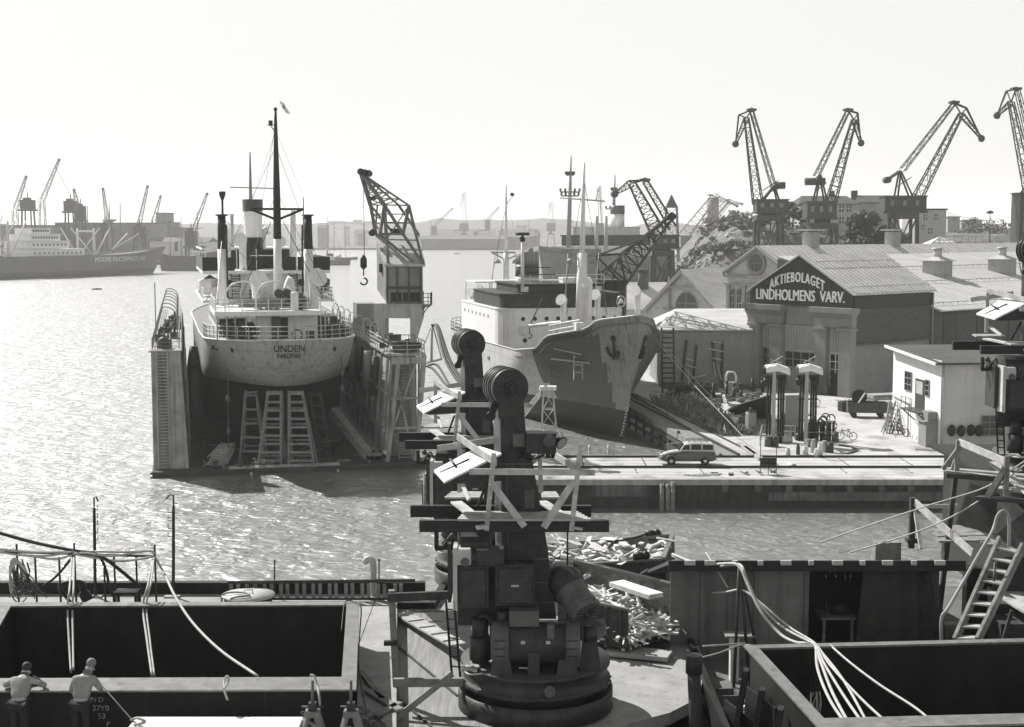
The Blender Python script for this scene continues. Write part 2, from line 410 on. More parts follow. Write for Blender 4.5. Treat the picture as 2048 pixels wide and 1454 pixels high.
def luff(name, Y, portal, cab, jib, back, arm, label, cat='crane', group=None, m='iron', cw=None, legz=2.2, post=None, w=2.2, dy=4.5, arm2=None, hook=None):
    """level-luffing shipyard crane described by its outline in the photograph at distance Y"""
    k = px2m(Y); p0 = P((portal[0]+portal[1])/2, portal[3], Y); rt = root(name, (p0.x, Y, legz), label, cat, group)
    mb = MB(); x0, x1 = P(portal[0], portal[2], Y), P(portal[1], portal[2], Y); b0, b1 = P(portal[0]-portal[4], portal[3], Y), P(portal[1]+portal[4], portal[3], Y)
    top = [x0, x1]; 
    for s in (-.5, .5):
        for t_, b_ in ((x0, b0), (x1, b1)):
            f = V((b_.x, Y+s*dy*1.3, legz)); mb.beam((t_.x, Y+s*dy, t_.z), f, .55, .55)
        mb.beam((x0.x, Y+s*dy, x0.z), (x1.x, Y+s*dy, x1.z), .9, 1.2)
        z1 = lerp(x0.z, legz, .55)
        mb.beam((x0.x, Y+s*dy, x0.z), (lerp(x1.x, b1.x, .55), Y+s*dy*1.15, z1), .25); mb.beam((x1.x, Y+s*dy, x1.z), (lerp(x0.x, b0.x, .55), Y+s*dy*1.15, z1), .25)
    for t_ in (x0, x1): mb.beam((t_.x, Y-dy/2, t_.z), (t_.x, Y+dy/2, t_.z), .8, 1)
    c0 = P((portal[0]+portal[1])/2, portal[2], Y); mb.cyl(c0-Z*.4, P((portal[0]+portal[1])/2, cab[3], Y)+Z*.2, 1.7, 1.5, 14)
    mb.build('portal', M[m], rt)
    a, b = P(cab[0], cab[2], Y), P(cab[1], cab[3], Y); mb = MB(); mb.zbox(a.x, b.x, Y-2.4, Y+2.4, b.z, a.z); mb.zbox(a.x-.2, b.x+.2, Y-2.6, Y+2.6, a.z, a.z+.25)
    mb.zbox(a.x-.3, b.x+.3, Y-2.7, Y+2.7, b.z-.3, b.z); cb = mb.build('cabin', M[m], rt)
    mb = MB(); hh = a.z-b.z
    for i in range(3): 
        xx = lerp(a.x, b.x, .18+.3*i); mb.zbox(xx-.35, xx+.35, Y-2.44, Y-2.38, a.z-hh*.62, a.z-hh*.25)
    mb.parts('window', M['ironl'], cb)
    ja, jb = P(*jib[0], Y), P(*jib[1], Y); mb = MB(); mb.lat(ja, jb, w, w*.45, 9, .13, side=(1,0,0), dep=1.1); mb.build('jib', M[m], rt)
    ba, bb = P(*back[0], Y), P(*back[1], Y); mb = MB(); mb.lat(ba, bb, w*.5, w*.35, 8, .1, side=(1,0,0), dep=1.6, x=False); mb.build('tie_girder', M[m], rt)
    mb = MB(); t0, t1, mid = P(*arm[0], Y), P(*arm[-1], Y), P(*arm[1], Y)
    mb.tube([t0, mid], .16, 4); mb.tube([mid, t1], .14, 4); mb.tube([t0+V((0,.9,0)), mid+V((0,.7,0))], .16, 4); mb.tube([mid+V((0,.7,0)), t1], .14, 4)
    mb.lat(jb, t1, w*.5, .4, 5, .1, dep=1.0); mb.tube([jb, t0], .16, 4); mb.tube([jb, mid], .12, 4); mb.sph(t1, .75, 8); mb.sph(t0, .5, 8); mb.zbox(t0.x-.9, t0.x+.9, Y-.9, Y+.9, t0.z-.2, t0.z+.25)
    mb.build('jib_head', M[m], rt)
    if post:
        mb = MB()
        pt = P(*post[1], Y)
        for s in (-1, 1):
            for f in post[0]: mb.tube([P(*f, Y)+V((0, s*1.4, 0)), pt+V((0, s*.7, 0))], .2, 4)
        mb.tube([P(*post[0][0], Y)+V((0,0,2)), P(*post[0][-1], Y)+V((0,0,4))], .1, 4)
        mb.build('tower_frame', M[m], rt)
    if cw:
        mb = MB(); c = P(cw[0], cw[1], Y); r = cw[2]*k; wv = V((cw[3] if len(cw) > 3 else .6, 1.6, 0))
        if len(cw) > 4: mb.cyl(c-V((cw[4], 0, 0)), c+V((cw[4], 0, 0)), r, r, 14)
        else: mb.cyl(c-V((0, 1.2, 0)), c+V((0, 1.2, 0)), r, r, 16)
        q = P(*(post[1] if post else back[0]), Y); mb.tube([c+V((0,-.6,0)), q+V((0,-.6,0))], .25, 4); mb.tube([c+V((0,.6,0)), q+V((0,.6,0))], .25, 4)
        mb.build('counterweight', M[m], rt)
    if hook:
        mb = MB(); h = P(*hook, Y); mb.tube([t1, V((t1.x, t1.y, h.z))], .06, 4); mb.sph((t1.x, t1.y, h.z), .5, 8, (1,1,1.6)); mb.build('hook', M[m], rt)
    return rt
# ================================================================ FAR SHORE
def nz(x, y, s, z=0): return noise.noise((x*s, y*s, z))
M['hill'] = mat('far_hillside', .10, .95, var=.5, scale=.03)
M['scrubg'] = mat('scrub_hillside', .13, .95, var=.6, scale=.25, bump=.6, bscale=1.2, speck=.3)
M['brickf'] = mat('far_masonry', .22, .9, var=.2, scale=.2)
M['brickd'] = mat('far_dark_masonry', .1, .9, var=.3, scale=.2)
M['pale'] = mat('far_pale_render', .55, .85, var=.1, scale=.2)
ridge = [(-200,452),(200,454),(300,450),(420,447),(520,449),(620,449),(660,447),(760,446),(840,445),(880,437),(930,440),(960,438),(1040,440),(1090,436),(1130,440),(1180,446),(1260,455),(1300,444),(1400,452),(1460,456),(1700,457),(2300,459)]
rows = []
Yr = 2300
for j in range(10):
    t = j/9; r = []
    for i in range(240):
        px = -250+i*11; ht = P(px, interp(ridge, px), Yr).z; x = P(px, 460, Yr).x
        n1 = nz(x, j*40, .012)*6+nz(x, j*30, .04, 3)*3.5
        r.append((x*(1+(t-.4)*.22), 1900+t*750, max(1.8, (ht+n1*.6)*math.sin(min(1, t*1.6)*math.pi/2)**1.1) if t < .7 else ht*1.0+n1*.6))
    rows.append(r)
mb = MB(); mb.grid(rows, False); struct('far_hills', mb, M['hill'])
mb = MB(); mb.prism([(-215,800,-1),(-206,1480,-1),(300,1480,-1),(700,1900,-1),(-1800,2000,-1),(-1500,640,-1)], (0,0,3)); struct('far_shore', mb, M['hill'])
def block(name, px0, px1, py0, Y, depth, m, label, cat, pitched=0, wins=0, base=2.0, group=None):
    a, b = P(px0, py0, Y), P(px1, py0, Y); c = ((a.x+b.x)/2, Y, base); o = root(name, c, label, cat, group)
    mb = MB(); mb.zbox(a.x, b.x, Y, Y+depth, base, a.z); mb.build('wall', M[m], o)
    mb = MB()
    if pitched:
        k = .3*depth*pitched
        mb.prism([(a.x-.5, Y-.6, a.z+.01), (a.x-.5, Y+depth+.6, a.z+.01), (a.x-.5, Y+depth/2, a.z+k)], (b.x-a.x+1, 0, 0))
    else: mb.zbox(a.x-.4, b.x+.4, Y-.4, Y+depth+.4, a.z+.01, a.z+.6)
    mb.build('roof', M['brickd'], o)
    if wins:
        nx = max(2, int((b.x-a.x)/5)); nr = max(1, int((a.z-base)/3.4))
        for r in range(min(nr, wins)):
            for i in range(min(nx, 12)):
                mb = MB(); x = lerp(a.x, b.x, (i+.5)/min(nx, 12)); z = base+1.6+r*3.3; mb.zbox(x-.7, x+.7, Y-.06, Y+.1, z, z+1.5); mb.build('window', M['black'], o)
    return o
for i, (a, b, y) in enumerate([(632,652,447),(656,684,443),(688,702,444),(706,722,440),(728,744,443),(746,762,445)]):
    block('apartment_block', a, b, y, 2280, 30, 'pale', ['low pale apartment block at the west end of the far ridge row', 'widest pale apartment block standing on the hazy ridge','narrow pale block between the wide and the tall one on the ridge','tallest pale apartment block on the hazy ridge behind the dock crane','pale ridge block just east of the tallest one','pale ridge block at the east end of the row'][i], 'apartment block', group='apartment blocks on the far ridge', base=20)
block('quay_shed', 838, 1008, 478, 1470, 40, 'brickd', 'long low dark quay shed on the far bank right of the dock crane', 'shed', .3)
block('quay_shed', 1012, 1080, 474, 1500, 50, 'brickd', 'taller far bank shed half hidden behind the freighter mast', 'shed', .5)
block('quay_shed', 870, 990, 470, 1640, 60, 'pale', 'pale long roofed shed behind the dark far bank shed', 'shed', .4)
block('warehouse', 196, 300, 447, 860, 40, 'brickf', 'long pale grey warehouse behind the grey cargo liner', 'warehouse', 0, base=1.9)
o = block('silo_tower', 312, 331, 427, 900, 22, 'brickf', 'tall square silo tower rising over the warehouses left of the dock', 'silo', base=1.9)
block('warehouse', 331, 344, 446, 905, 22, 'brickf', 'stepped narrow block leaning against the silo tower', 'warehouse', base=1.9)
block('warehouse', 344, 366, 457, 910, 30, 'brickf', 'low block to the right of the silo tower', 'warehouse', base=1.9)
block('quay_shed', 300, 415, 484, 850, 30, 'pale', 'low pale quay shed below the silo tower', 'shed', .3, base=1.9)
block('warehouse', 0, 110, 452, 830, 40, 'brickf', 'grey warehouse behind the kingposts of the cargo liner', 'warehouse', base=1.9)
block('warehouse', 110, 198, 447, 840, 40, 'brickd', 'dark warehouse behind the white bridge of the cargo liner', 'warehouse', base=1.9)
# quay cranes on the left bank: a cabin on a gantry and one long thin boom
def boomcrane(px0, px1, py0, py1, foot, tip, Y, label, m='iron', gantry=None, thick=.35):
    a, b = P(px0, py0, Y), P(px1, py1, Y); o = root('quay_crane', ((a.x+b.x)/2, Y, 1.9), label, 'crane', 'quay cranes on the left bank')
    mb = MB()
    for x in (a.x, b.x):
        for y in (-4, 4): mb.beam((x*1.0, Y+y, 1.9), (lerp(x, (a.x+b.x)/2, .3), Y+y*.6, b.z), .7)
    mb.beam((a.x-1, Y, b.z-.6), (b.x+1, Y, b.z-.6), 6, 1)
    mb.build('portal', M[m], o)
    mb = MB(); mb.zbox(a.x, b.x, Y-3, Y+3, b.z, a.z); mb.zbox(lerp(a.x,b.x,.2), lerp(a.x,b.x,.7), Y-2, Y+2, a.z, a.z+1.2); mb.build('cabin', M[m], o)
    f, t_ = P(*foot, Y), P(*tip, Y); mb = MB(); mb.lat(f, t_, 2.2, .9, 7, thick*.45); mb.sph(t_, .9, 6); mb.build('boom', M['ironl'] if m == 'iron' else M[m], o)
    mb = MB(); mb.lat((f.x, Y, 1.9), f, 4, 2.4, 4, .2); mb.build('tower', M['ironl'], o)
    mb = MB(); mb.tube([(lerp(a.x,b.x,.5), Y, a.z), P(lerp(px0,px1,.5), py0-14, Y)], .3, 4); mb.tube([P(lerp(px0,px1,.5), py0-14, Y), f.lerp(t_, .8)], .12, 3); mb.build('mast', M[m], o)
    return o
boomcrane(43, 68, 400, 418, (30,420), (52,354), 760, 'dark cabin quay crane at the photo edge, its boom leaning over the kingposts')
boomcrane(130, 152, 402, 422, (84,402), (118,320), 760, 'quay crane with the longest thin boom, peaking above the bank')
boomcrane(152, 170, 412, 440, (155,412), (148,380), 780, 'tall dark tower crane beside the cargo liner bridge, boom upright')
boomcrane(205, 222, 446, 462, (215,446), (206,378), 800, 'slender quay crane leaning left behind the liner foremast')
boomcrane(268, 290, 452, 470, (278,450), (295,373), 800, 'slender quay crane leaning right over the dark shed')
boomcrane(296, 312, 450, 468, (308,440), (321,393), 880, 'short pale boom crane just left of the silo tower')
boomcrane(372, 392, 462, 492, (384,470), (414,388), 760, 'lattice quay crane beside the small coaster left of the dock')
for (cx, top, Yc, l) in [(928,384,1560,'pale far bank level luffing crane standing alone on the ridge side'),(1102,404,1560,'pale far bank crane behind the freighter foremast'),(1198,374,900,'tall pale lattice crane tower behind the big ship masts')]:
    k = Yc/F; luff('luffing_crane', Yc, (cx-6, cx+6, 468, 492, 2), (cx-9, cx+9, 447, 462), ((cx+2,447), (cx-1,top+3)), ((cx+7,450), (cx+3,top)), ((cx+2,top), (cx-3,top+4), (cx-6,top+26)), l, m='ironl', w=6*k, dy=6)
for (a, b, l) in [((868,452),(906,416),'slender far bank derrick boom left of the pale crane'),((975,440),(998,414),'short far bank boom crane to the right of the pale crane')]:
    o = root('quay_crane', P(a[0], 480, 1560), l, 'crane'); mb = MB(); mb.lat(P(*a, 1560), P(*b, 1560), 3, 1, 6, .3); mb.build('boom', M['ironl'], o)
    mb = MB(); q = P(a[0], a[1], 1560); mb.zbox(q.x-3, q.x+3, 1557, 1563, 2, q.z); mb.build('tower', M['ironl'], o)
# --- grey cargo liner with its name in white on the hull
A = P(-40, 562, 1); lin = Frame(-212, 578, -26.5-180)
b0 = G(326, 546, 0); ang = 26.0
lin = Frame(b0.x, b0.y, 0)
dvec = (V((-250, 560, 0))-b0); dvec.z = 0; dvec.normalize()
lin.D = -dvec; lin.U = V((-lin.D.y, lin.D.x, 0))*-1; lin.o = b0+dvec*150
M['linerhull'] = mat('liner_hull_grey', .13, .6, var=.12, scale=.15, streak=.25)
M['linerboot'] = mat('liner_boot_topping', .07, .7, var=.2, scale=.2)
lh = Hull(lin, 150, 21, lambda v: 9.4+3.2*max(0,(v-105)/45)**1.6+1.2*max(0,(40-v)/40), -1, 10.5, [-1, 1, 2.6], [.25,.5,.75,1], [(0,6),(.5,5),(1,0)], [(0,143),(.4,146),(1,152)], [(0,40),(1,18)], [(0,48),(1,34)])
o = root('cargo_liner', lin.w(0,75,0), 'long grey cargo liner with white bridge and name lettering across the river', 'cargo ship'); LIN = o
mb = MB(); lh.mesh(mb, 40, [1,1,0,0,0,0,0]); mb.build('hull', [M['linerhull'], M['linerboot'], M['woodg']], o)
sg = 1 if (lin.w(5,75,0)-V((0,0,0))).length < (lin.w(-5,75,0)).length else -1
def tier(name, u, v0, v1, z0, z1, m, par, f=lin):
    mb = MB(); f.box(mb, -u, u, v0, v1, z0, z1); f.box(mb, -u-.5, u+.5, v0-.5, v1+.5, z1+.01, z1+.25); return mb.build(name, M[m], par)
t1 = tier('deckhouse', 8.5, 66, 96, 9, 12.2, 'white', o); t2 = tier('deckhouse', 8, 66, 88, 12.6, 15.6, 'white', o); t3 = tier('bridge', 7, 68, 84, 15.9, 18.6, 'white', o); t4 = tier('wheelhouse', 5.5, 70, 80, 18.9, 21.2, 'white', o)
for tt, z, va, vb, uu, n in ((t1,10.6,68,95,8.5,11),(t2,14.2,68,87,8,9),(t3,17.3,69,83,7,10),(t4,20.2,70.5,79.5,5.5,7)):
    for i in range(n):
        mb = MB(); v = lerp(va, vb, (i+.5)/n); lin.box(mb, sg*(uu+.03)-.05, sg*(uu+.03)+.05, v-.45, v+.45, z-.4, z+.5); mb.build('window', M['black'], tt)
def kingpost(v, par, h=17):
    for s in (-1, 1):
        mb = MB(); q = lin.w(s*5.5, v, 8.5); mb.tube([q, q+Z*h], [.75, .5], 8); mb.build('kingpost', M['pale'], par)
    mb = MB(); mb.beam(lin.w(-5.5, v, 8+h*.93), lin.w(5.5, v, 8+h*.93), .9, .9); mb.build('cross_beam', M['pale'], par)
    for s in (-1, 1):
        for q in (-1, 1):
            mb = MB(); mb.tube([lin.w(s*5.5, v+q, 9.5), lin.w(s*3.5, v+q*11, 8.5+h*1.0)], .32, 5); mb.build('derrick_boom', M['pale'], par)
kingpost(30, o, 16); kingpost(46, o, 18); kingpost(58, o, 16); kingpost(104, o, 13)
mb = MB(); q = lin.w(0, 118, 10); mb.tube([q, q+Z*15], [.8,.5], 8); mb.tube([q+Z*15, q+Z*23], [.35,.15], 6); mb.lathe([(.5,13.6),(3.6,15.2),(3.6,15.5),(.4,15.6)], q, 10); mb.build('foremast', M['grey'], o)
for s in (-1, 1):
    mb = MB(); mb.tube([q+Z*1, lin.w(s*4, 132, 19)], .28, 5); mb.build('derrick_boom', M['pale'], o)
mb = MB(); rail(mb, lh.edge(20, 146, 40, .1, (sg,))[0], 1.2, 2, .06, 4); mb.build('railing', M['pale'], o)
def lfn(x, y, e):
    v = 117+x*(1 if sg > 0 else -1)*1.0; z = 6.4+y
    hn = lerp(3.6/10.5, 1, (z-2.6)/(lh.deck(v)-2.6)); return lin.w(sg*(lh.hb(v, hn)+.12+e), v, z)
text('MOORE-McCORMACK LINES', 3.0, lfn, M['letter'], o, width=34)
# --- dark coaster behind the liner bow and tug in mid river
def small_ship(name, px0, px1, ywl, ydeck, label, cat, m='black', fun=.5, house=(.35,.62), hz_=(3, 5), mast=(.25,.75), flip=1, top='white'):
    Y = H*F/(ywl-460); a, b = P(px0, ywl, Y), P(px1, ywl, Y); L = b.x-a.x; zd = P(px0, ydeck, Y).z
    f = Frame((a.x if flip > 0 else b.x), Y, -90 if flip > 0 else 90)
    h = Hull(f, L, L*.2, lambda v: zd+max(0,(v/L-.6))*zd*.9+max(0, .2-v/L)*zd, -1, zd+1, [-1,0,.5], [.5,1], [(0,L*.04),(1,0)], [(0,L*.96),(1,L)], [(0,L*.25),(1,L*.12)], [(0,L*.35),(1,L*.3)])
    o = root(name, f.w(0, L/2, 0), label, cat); mb = MB(); h.mesh(mb, 24, [1,1,0,0,0], .4); mb.build('hull', [M[m], M['black'], M['woodg']], o)
    mb = MB(); f.box(mb, -L*.07, L*.07, L*house[0], L*house[1], zd-.4, zd+hz_[0]); f.box(mb, -L*.075, L*.075, L*house[0]-.3, L*house[1]+.3, zd+hz_[0]+.01, zd+hz_[0]+.2); hs = mb.build('deckhouse', M[top], o)
    mb = MB(); f.box(mb, -L*.05, L*.05, L*lerp(house[0],house[1],.45), L*lerp(house[0],house[1],.95), zd+hz_[0]+.22, zd+hz_[1]); mb.build('wheelhouse', M['woodd'], o)
    for i in range(5):
        mb = MB(); v = L*lerp(house[0], house[1], (i+.5)/5); f.box(mb, -L*.07-.04, L*.07+.04, v-.3, v+.3, zd+hz_[0]*.4, zd+hz_[0]*.7); mb.build('window', M['black'], hs)
    if fun:
        mb = MB(); q = f.w(0, L*fun, zd+hz_[0]); mb.tube([q, q+Z*(hz_[1]-hz_[0]+L*.08)], L*.028, 10); mb.build('funnel', M['dgrey'], o)
    for t in mast:
        mb = MB(); q = f.w(0, L*t, zd); mb.tube([q, q+Z*L*.34], [L*.008, L*.003], 6); mb.build('mast', M['dgrey'], o)
    return o
small_ship('coaster', 318, 436, 541, 512, 'dark coaster moored past the grey liner bow, half hidden by the dock', 'ship', 'dgrey', .3, (.55,.8), (2.5,5), (.2,.45))
small_ship('tug', 634, 702, 530, 520, 'dark river tug with funnel passing right of the docked stern', 'tug', 'dgrey', .3, (.15,.5), (2.2,3.8), (.38,.7))
small_ship('barge', 668, 716, 519, 515, 'low dark barge lying just beyond the river tug', 'barge', 'dgrey', 0, (.1,.3), (1,1.6), (.5,))
def rowboat(px0, px1, ywl, label, m='dgrey', cab=False, f0=None):
    Y = H*F/(ywl-460); a, b = P(px0, ywl, Y), P(px1, ywl, Y); L = b.x-a.x; f = f0 or Frame(a.x, Y, -90)
    h = Hull(f, L, L*.28, lambda v: L*.11+max(0,(v/L-.5))*L*.08, -.3, L*.11+.3, [-.3,0], [.5,1], [(0,L*.05),(1,0)], [(0,L*.9),(1,L)], [(0,L*.2),(1,L*.1)], [(0,L*.5),(1,L*.45)])
    o = root('boat', f.w(0, L/2, 0), label, 'boat'); mb = MB(); h.mesh(mb, 16, [0,0,0,0], L*.05); mb.build('hull', [M[m], M[m], M['woodg']], o)
    mb = MB(); f.box(mb, -L*.06, L*.06, L*.35, L*.6, L*.05, L*(.26 if cab else .16)); mb.build('cabin' if cab else 'thwart', M['pale' if cab else 'dgrey'], o)
    return o
rowboat(183, 204, 579, 'small dark open boat alone on the bright water at left')
rowboat(907, 921, 508, 'small pale cabin boat in the river between the two ship masts', 'pale', True)

rr = random.Random(3)
for i in range(16):
    px = rr.choice((rr.uniform(600,720), rr.uniform(860,1060))); Y = rr.uniform(1500, 1750); w = rr.uniform(8, 26)
    block('hillside_house', px, px+w, rr.uniform(455, 470), Y, 14, rr.choice(('pale','brickf')), 'small hazy house among the houses at the foot of the far hills', 'house', rr.choice((0,.8)), group='houses at the foot of the far hills', base=2)
for i, (px, y0, Y) in enumerate(((606,432,1450),(655,428,1300),(668,436,1350),(690,440,1400),(862,420,1500),(1010,430,1500),(1058,418,1480),(585,440,1400),(240,405,720),(175,412,720),(395,425,820),(362,430,820))):
    mb = MB(); b = P(px, 490, Y); b.z = .5; t_ = P(px, y0, Y); mb.tube([b, t_], [.5,.22], 5); mb.beam(t_.lerp(b,.3)-V((3,0,0)), t_.lerp(b,.3)+V((3,0,0)), .3); mb.tube([t_.lerp(b,.35), b+V((6,0,2))], .12, 3); mb.tube([t_.lerp(b,.35), b+V((-6,0,2))], .12, 3)
    tag(mb.build('ship_mast', M['ironl'], origin=b), 'thin hazy ship mast with a short yard rising along the far bank', 'mast', 'hazy ship masts along the far bank')
# ================================================================ FLOATING DOCK with the ship in it
M['dockw'] = mat('dock_wall_paint', .34, .75, var=.35, scale=.6, streak=.55, bump=.15, bscale=3)
M['dockd'] = mat('dock_deck', .065, .9, var=.4, scale=.8, bump=.3, bscale=4)
DK = Frame(-30.0, 117.2, 13)
dock = root('floating_dock', DK.w(11.5, 1, 0), 'floating dry dock with two tall wing walls round the grey ship', 'dry dock')
mb = MB(); DK.box(mb, 0, 23.1, 0, 70, -2, .5); DK.box(mb, -.15, 23.25, -.15, 0, -.05, .12); DK.box(mb, -.15, 23.25, -.12, 0, .3, .48); mb.build('pontoon', M['dockd'], dock)
def wing(ua, ub, ta, tb, zt, name='wing_wall'):
    mb = MB(); v0, v1 = 1.3, 69
    mb.hexa([DK.w(ua,v0,.5),DK.w(ub,v0,.5),DK.w(ub,v1,.5),DK.w(ua,v1,.5),DK.w(ta,v0,zt),DK.w(tb,v0,zt),DK.w(tb,v1,zt),DK.w(ta,v1,zt)])
    DK.box(mb, ta-.15, tb+.15, v0-.15, v1+.1, zt+.004, zt+.16); return mb.build(name, M['dockw'], dock)
ZL, ZR = 10.4, 9.7
wl = wing(.1, 3.0, .1, 2.5, ZL)
# right wing: plated wall set back behind an open stair frame at its end
mb = MB(); v0, v1 = 4.2, 69
mb.hexa([DK.w(19.6,v0,.5),DK.w(23,v0,.5),DK.w(23,v1,.5),DK.w(19.6,v1,.5),DK.w(20.3,v0,ZR),DK.w(23,v0,ZR),DK.w(23,v1,ZR),DK.w(20.3,v1,ZR)])
mb.hexa([DK.w(19.6,1.2,.5),DK.w(19.8,1.2,.5),DK.w(19.8,v0,.5),DK.w(19.6,v0,.5),DK.w(20.3,1.2,ZR),DK.w(20.45,1.2,ZR),DK.w(20.45,v0,ZR),DK.w(20.3,v0,ZR)])
DK.box(mb, 20.0, 23.3, 1.0, v1, ZR+.004, ZR+.2); wr = mb.build('wing_wall', M['dockw'], dock)
def wu(z): return lerp(19.6, 20.3, (z-.5)/(ZR-.5))
# ribs, belting and rubbing strakes on the inner face of the right wing
mb = MB()
for i in range(17): 
    v = 2.5+i*4; mb.beam(DK.w(wu(1)-.12, v, .7), DK.w(wu(ZR)-.12, v, ZR-.3), .22, .25, DK.D)
for z in (3.2, 6.4): mb.beam(DK.w(wu(z)-.2, 1.3, z), DK.w(wu(z)-.2, 66, z), .3, .35)
mb.beam(DK.w(wu(1.2)-.8, 1.3, 1.1), DK.w(wu(1.2)-.8, 60, 1.1), 1.3, .3); mb.parts('rib', M['dockw'], wr)
mb = MB(); mb.tube(smoothpath([DK.w(wu(5)-.35, 34, 5.2), DK.w(wu(5)-.35, 24, 5.0), DK.w(wu(4)-.4, 23, 3.8), DK.w(wu(4)-.4, 10, 3.6)]), .12, 6); mb.build('pipe', M['rust'], wr)
for i in range(7):
    mb = MB(); v = 7+i*6; mb.cyl(DK.w(wu(7.7)-.5, v, 5.6), DK.w(wu(8.8)-.5, v, 9.2), .38, .38, 10); mb.build('fender', M['lgrey'] if i % 2 else M['dgrey'], wr)
mb = MB()
for z in (2.6, 5.2, 8): mb.beam(DK.w(lerp(3,2.5,z/10)+.15, 1.4, z), DK.w(lerp(3,2.5,z/10)+.15, 68, z), .3, .3)
for i in range(12): v = 2+i*5.5; mb.beam(DK.w(3.12, v, .6), DK.w(2.62, v, ZL-.2), .2, .25, DK.D)
mb.parts('rib', M['dgrey'], wl)
mb = MB(); mb.tube([DK.w(3.6, 3.5, 4.5), DK.w(3.5, 3.5, 9)], [.45,.5], 12); mb.tube([DK.w(3.6,3.5,9), DK.w(3.6,3.5,10.7)], [.6,.35], 12); mb.build('fender', M['black'], wl)
# steel stairs on the front faces
def stairs(par, u0, u1, z0, z1, v, n, m='lgrey', rake=.0):
    mb = MB(); mb.beam(DK.w(u0, v, z0), DK.w(u0, v+rake, z1), .09, .16); mb.beam(DK.w(u1, v, z0), DK.w(u1, v+rake, z1), .09, .16)
    for i in range(n):
        t = (i+.5)/n; z = lerp(z0, z1, t); mb.box(DK.w((u0+u1)/2, v+rake*t-.05, z), (u1-u0-.1, .3, .06), DK.a)
    return mb.build('stair', M[m], par)
stairs(wl, .55, 1.45, .6, ZL, 1.12, 36)
M['stain'] = mat('rust_stain', .09, .9, var=.5, scale=2)
# stair frame at the end of the right wing
mb = MB()
for u_a, u_b in ((20.2, 21.0), (23.0, 23.2)):
    mb.beam(DK.w(u_a-.35 if u_a < 21 else u_a-.6, 1.0, .5), DK.w(u_b, 1.2, ZR), .34, .34)
for u in (22.2, 22.7): mb.beam(DK.w(u, 1.5, .5), DK.w(u+.1, 1.5, ZR), .2, .2)
for z in (3.4, 6.0): mb.beam(DK.w(20.2, 1.1, z), DK.w(23.1, 1.1, z), .18, .22)
mb.beam(DK.w(20.4, 1.1, 3.4), DK.w(22.4, 1.1, ZR-.8), .16); mb.beam(DK.w(22.2, 1.1, .6), DK.w(20.8, 1.1, 7.4), .16)
mb.beam(DK.w(20.3, 1.1, ZR-.4), DK.w(23.3, 1.1, ZR-.4), .3, .6); mb.build('end_frame', M['dockw'], wr)
stairs(wr, 21.0, 22.1, .6, ZR-1, 1.6, 30, 'grey', 1.6)
# bollards, railings, hooped davits on the wing tops
mb = MB()
for u in (8-1.2, 8.0-.1+.9): mb.cyl(DK.w(u-1.6, .35, .5), DK.w(u-1.6, .35, 1.15), .22, .2, 10); mb.cyl(DK.w(u-1.6, .35, 1.1), DK.w(u-1.6, .35, 1.22), .3, .3, 10)
mb.parts('bollard', M['dgrey'], dock)
mb = MB(); rail(mb, [DK.w(.2, 66, ZL+.16), DK.w(.2, 1.3, ZL+.16), DK.w(2.4, 1.3, ZL+.16), DK.w(2.4, 66, ZL+.16)], 1.05, 3, .035, 1.7); mb.build('railing', M['grey'], wl)
mb = MB(); rail(mb, [DK.w(20.1, 64, ZR+.2), DK.w(20.1, 1.1, ZR+.2), DK.w(23.2, 1.1, ZR+.2)], 1.1, 3, .035, 1.5); rail(mb, [DK.w(23.2, 1.1, ZR+.2), DK.w(23.2, 6, ZR+.2)], 1.1, 3, .035, 1.5); mb.build('railing', M['lgrey'], wr)
for i in range(7):
    mb = MB(); q = DK.w(2.2, 12+i*7, ZL); mb.tube(smoothpath([q, q+Z*2.4, q+Z*3.1-DK.U*.5, q+Z*3.2-DK.U*1.2, q+Z*2.7-DK.U*1.5]), .05, 4); mb.build('davit', M['grey'], wl)
    mb = MB(); q = DK.w(20.4, 16+i*6, ZR); mb.tube(smoothpath([q, q+Z*1.5, q+Z*2.0+DK.U*.4, q+Z*1.5+DK.U*.8, q+DK.U*.8]), .05, 4); mb.build('hoop', M['lgrey'], wr)
mb = MB(); mb.tube([DK.w(.3, 14, ZL), DK.w(.3, 14, ZL+5.4)], .05, 4); mb.build('pole', M['grey'], wl)
mb = MB(); 
for i in range(14):
    c = DK.w(.5+R.random()*1.5, 3+i*2.6+R.random(), ZL+.16); s = .3+R.random()*.5; mb.box(c+Z*s/2, (s, s*1.3, s), R.random()*3); mb.cyl(c+Z*s, c+Z*(s+.5), .12, .1, 8)
mb.sph(DK.w(1.1, 2.4, ZL+.75), .5, 10); mb.parts('deck_gear', M['dgrey'], wl)
mb = MB()
for i in range(16):
    c = DK.w(21+R.random()*1.7, 2+i*1.6, ZR+.2); s = .25+R.random()*.55; mb.box(c+Z*s/2, (s*1.4, s, s), R.random()*3)
for i in range(5): q = DK.w(21+i*.3, 2+i*.7, ZR+.2); mb.tube(smoothpath([q, q+Z*.9, q+DK.U*.8+Z*.7, q+DK.U*1.2]), .09, 5)
mb.parts('deck_gear', M['dgrey'], wr)
mb = MB(); mb.box(DK.w(21.9, 32, ZR+1.6), (2.2, 3.4, 3), DK.a); mb.build('deckhouse', M['grey'], wr)
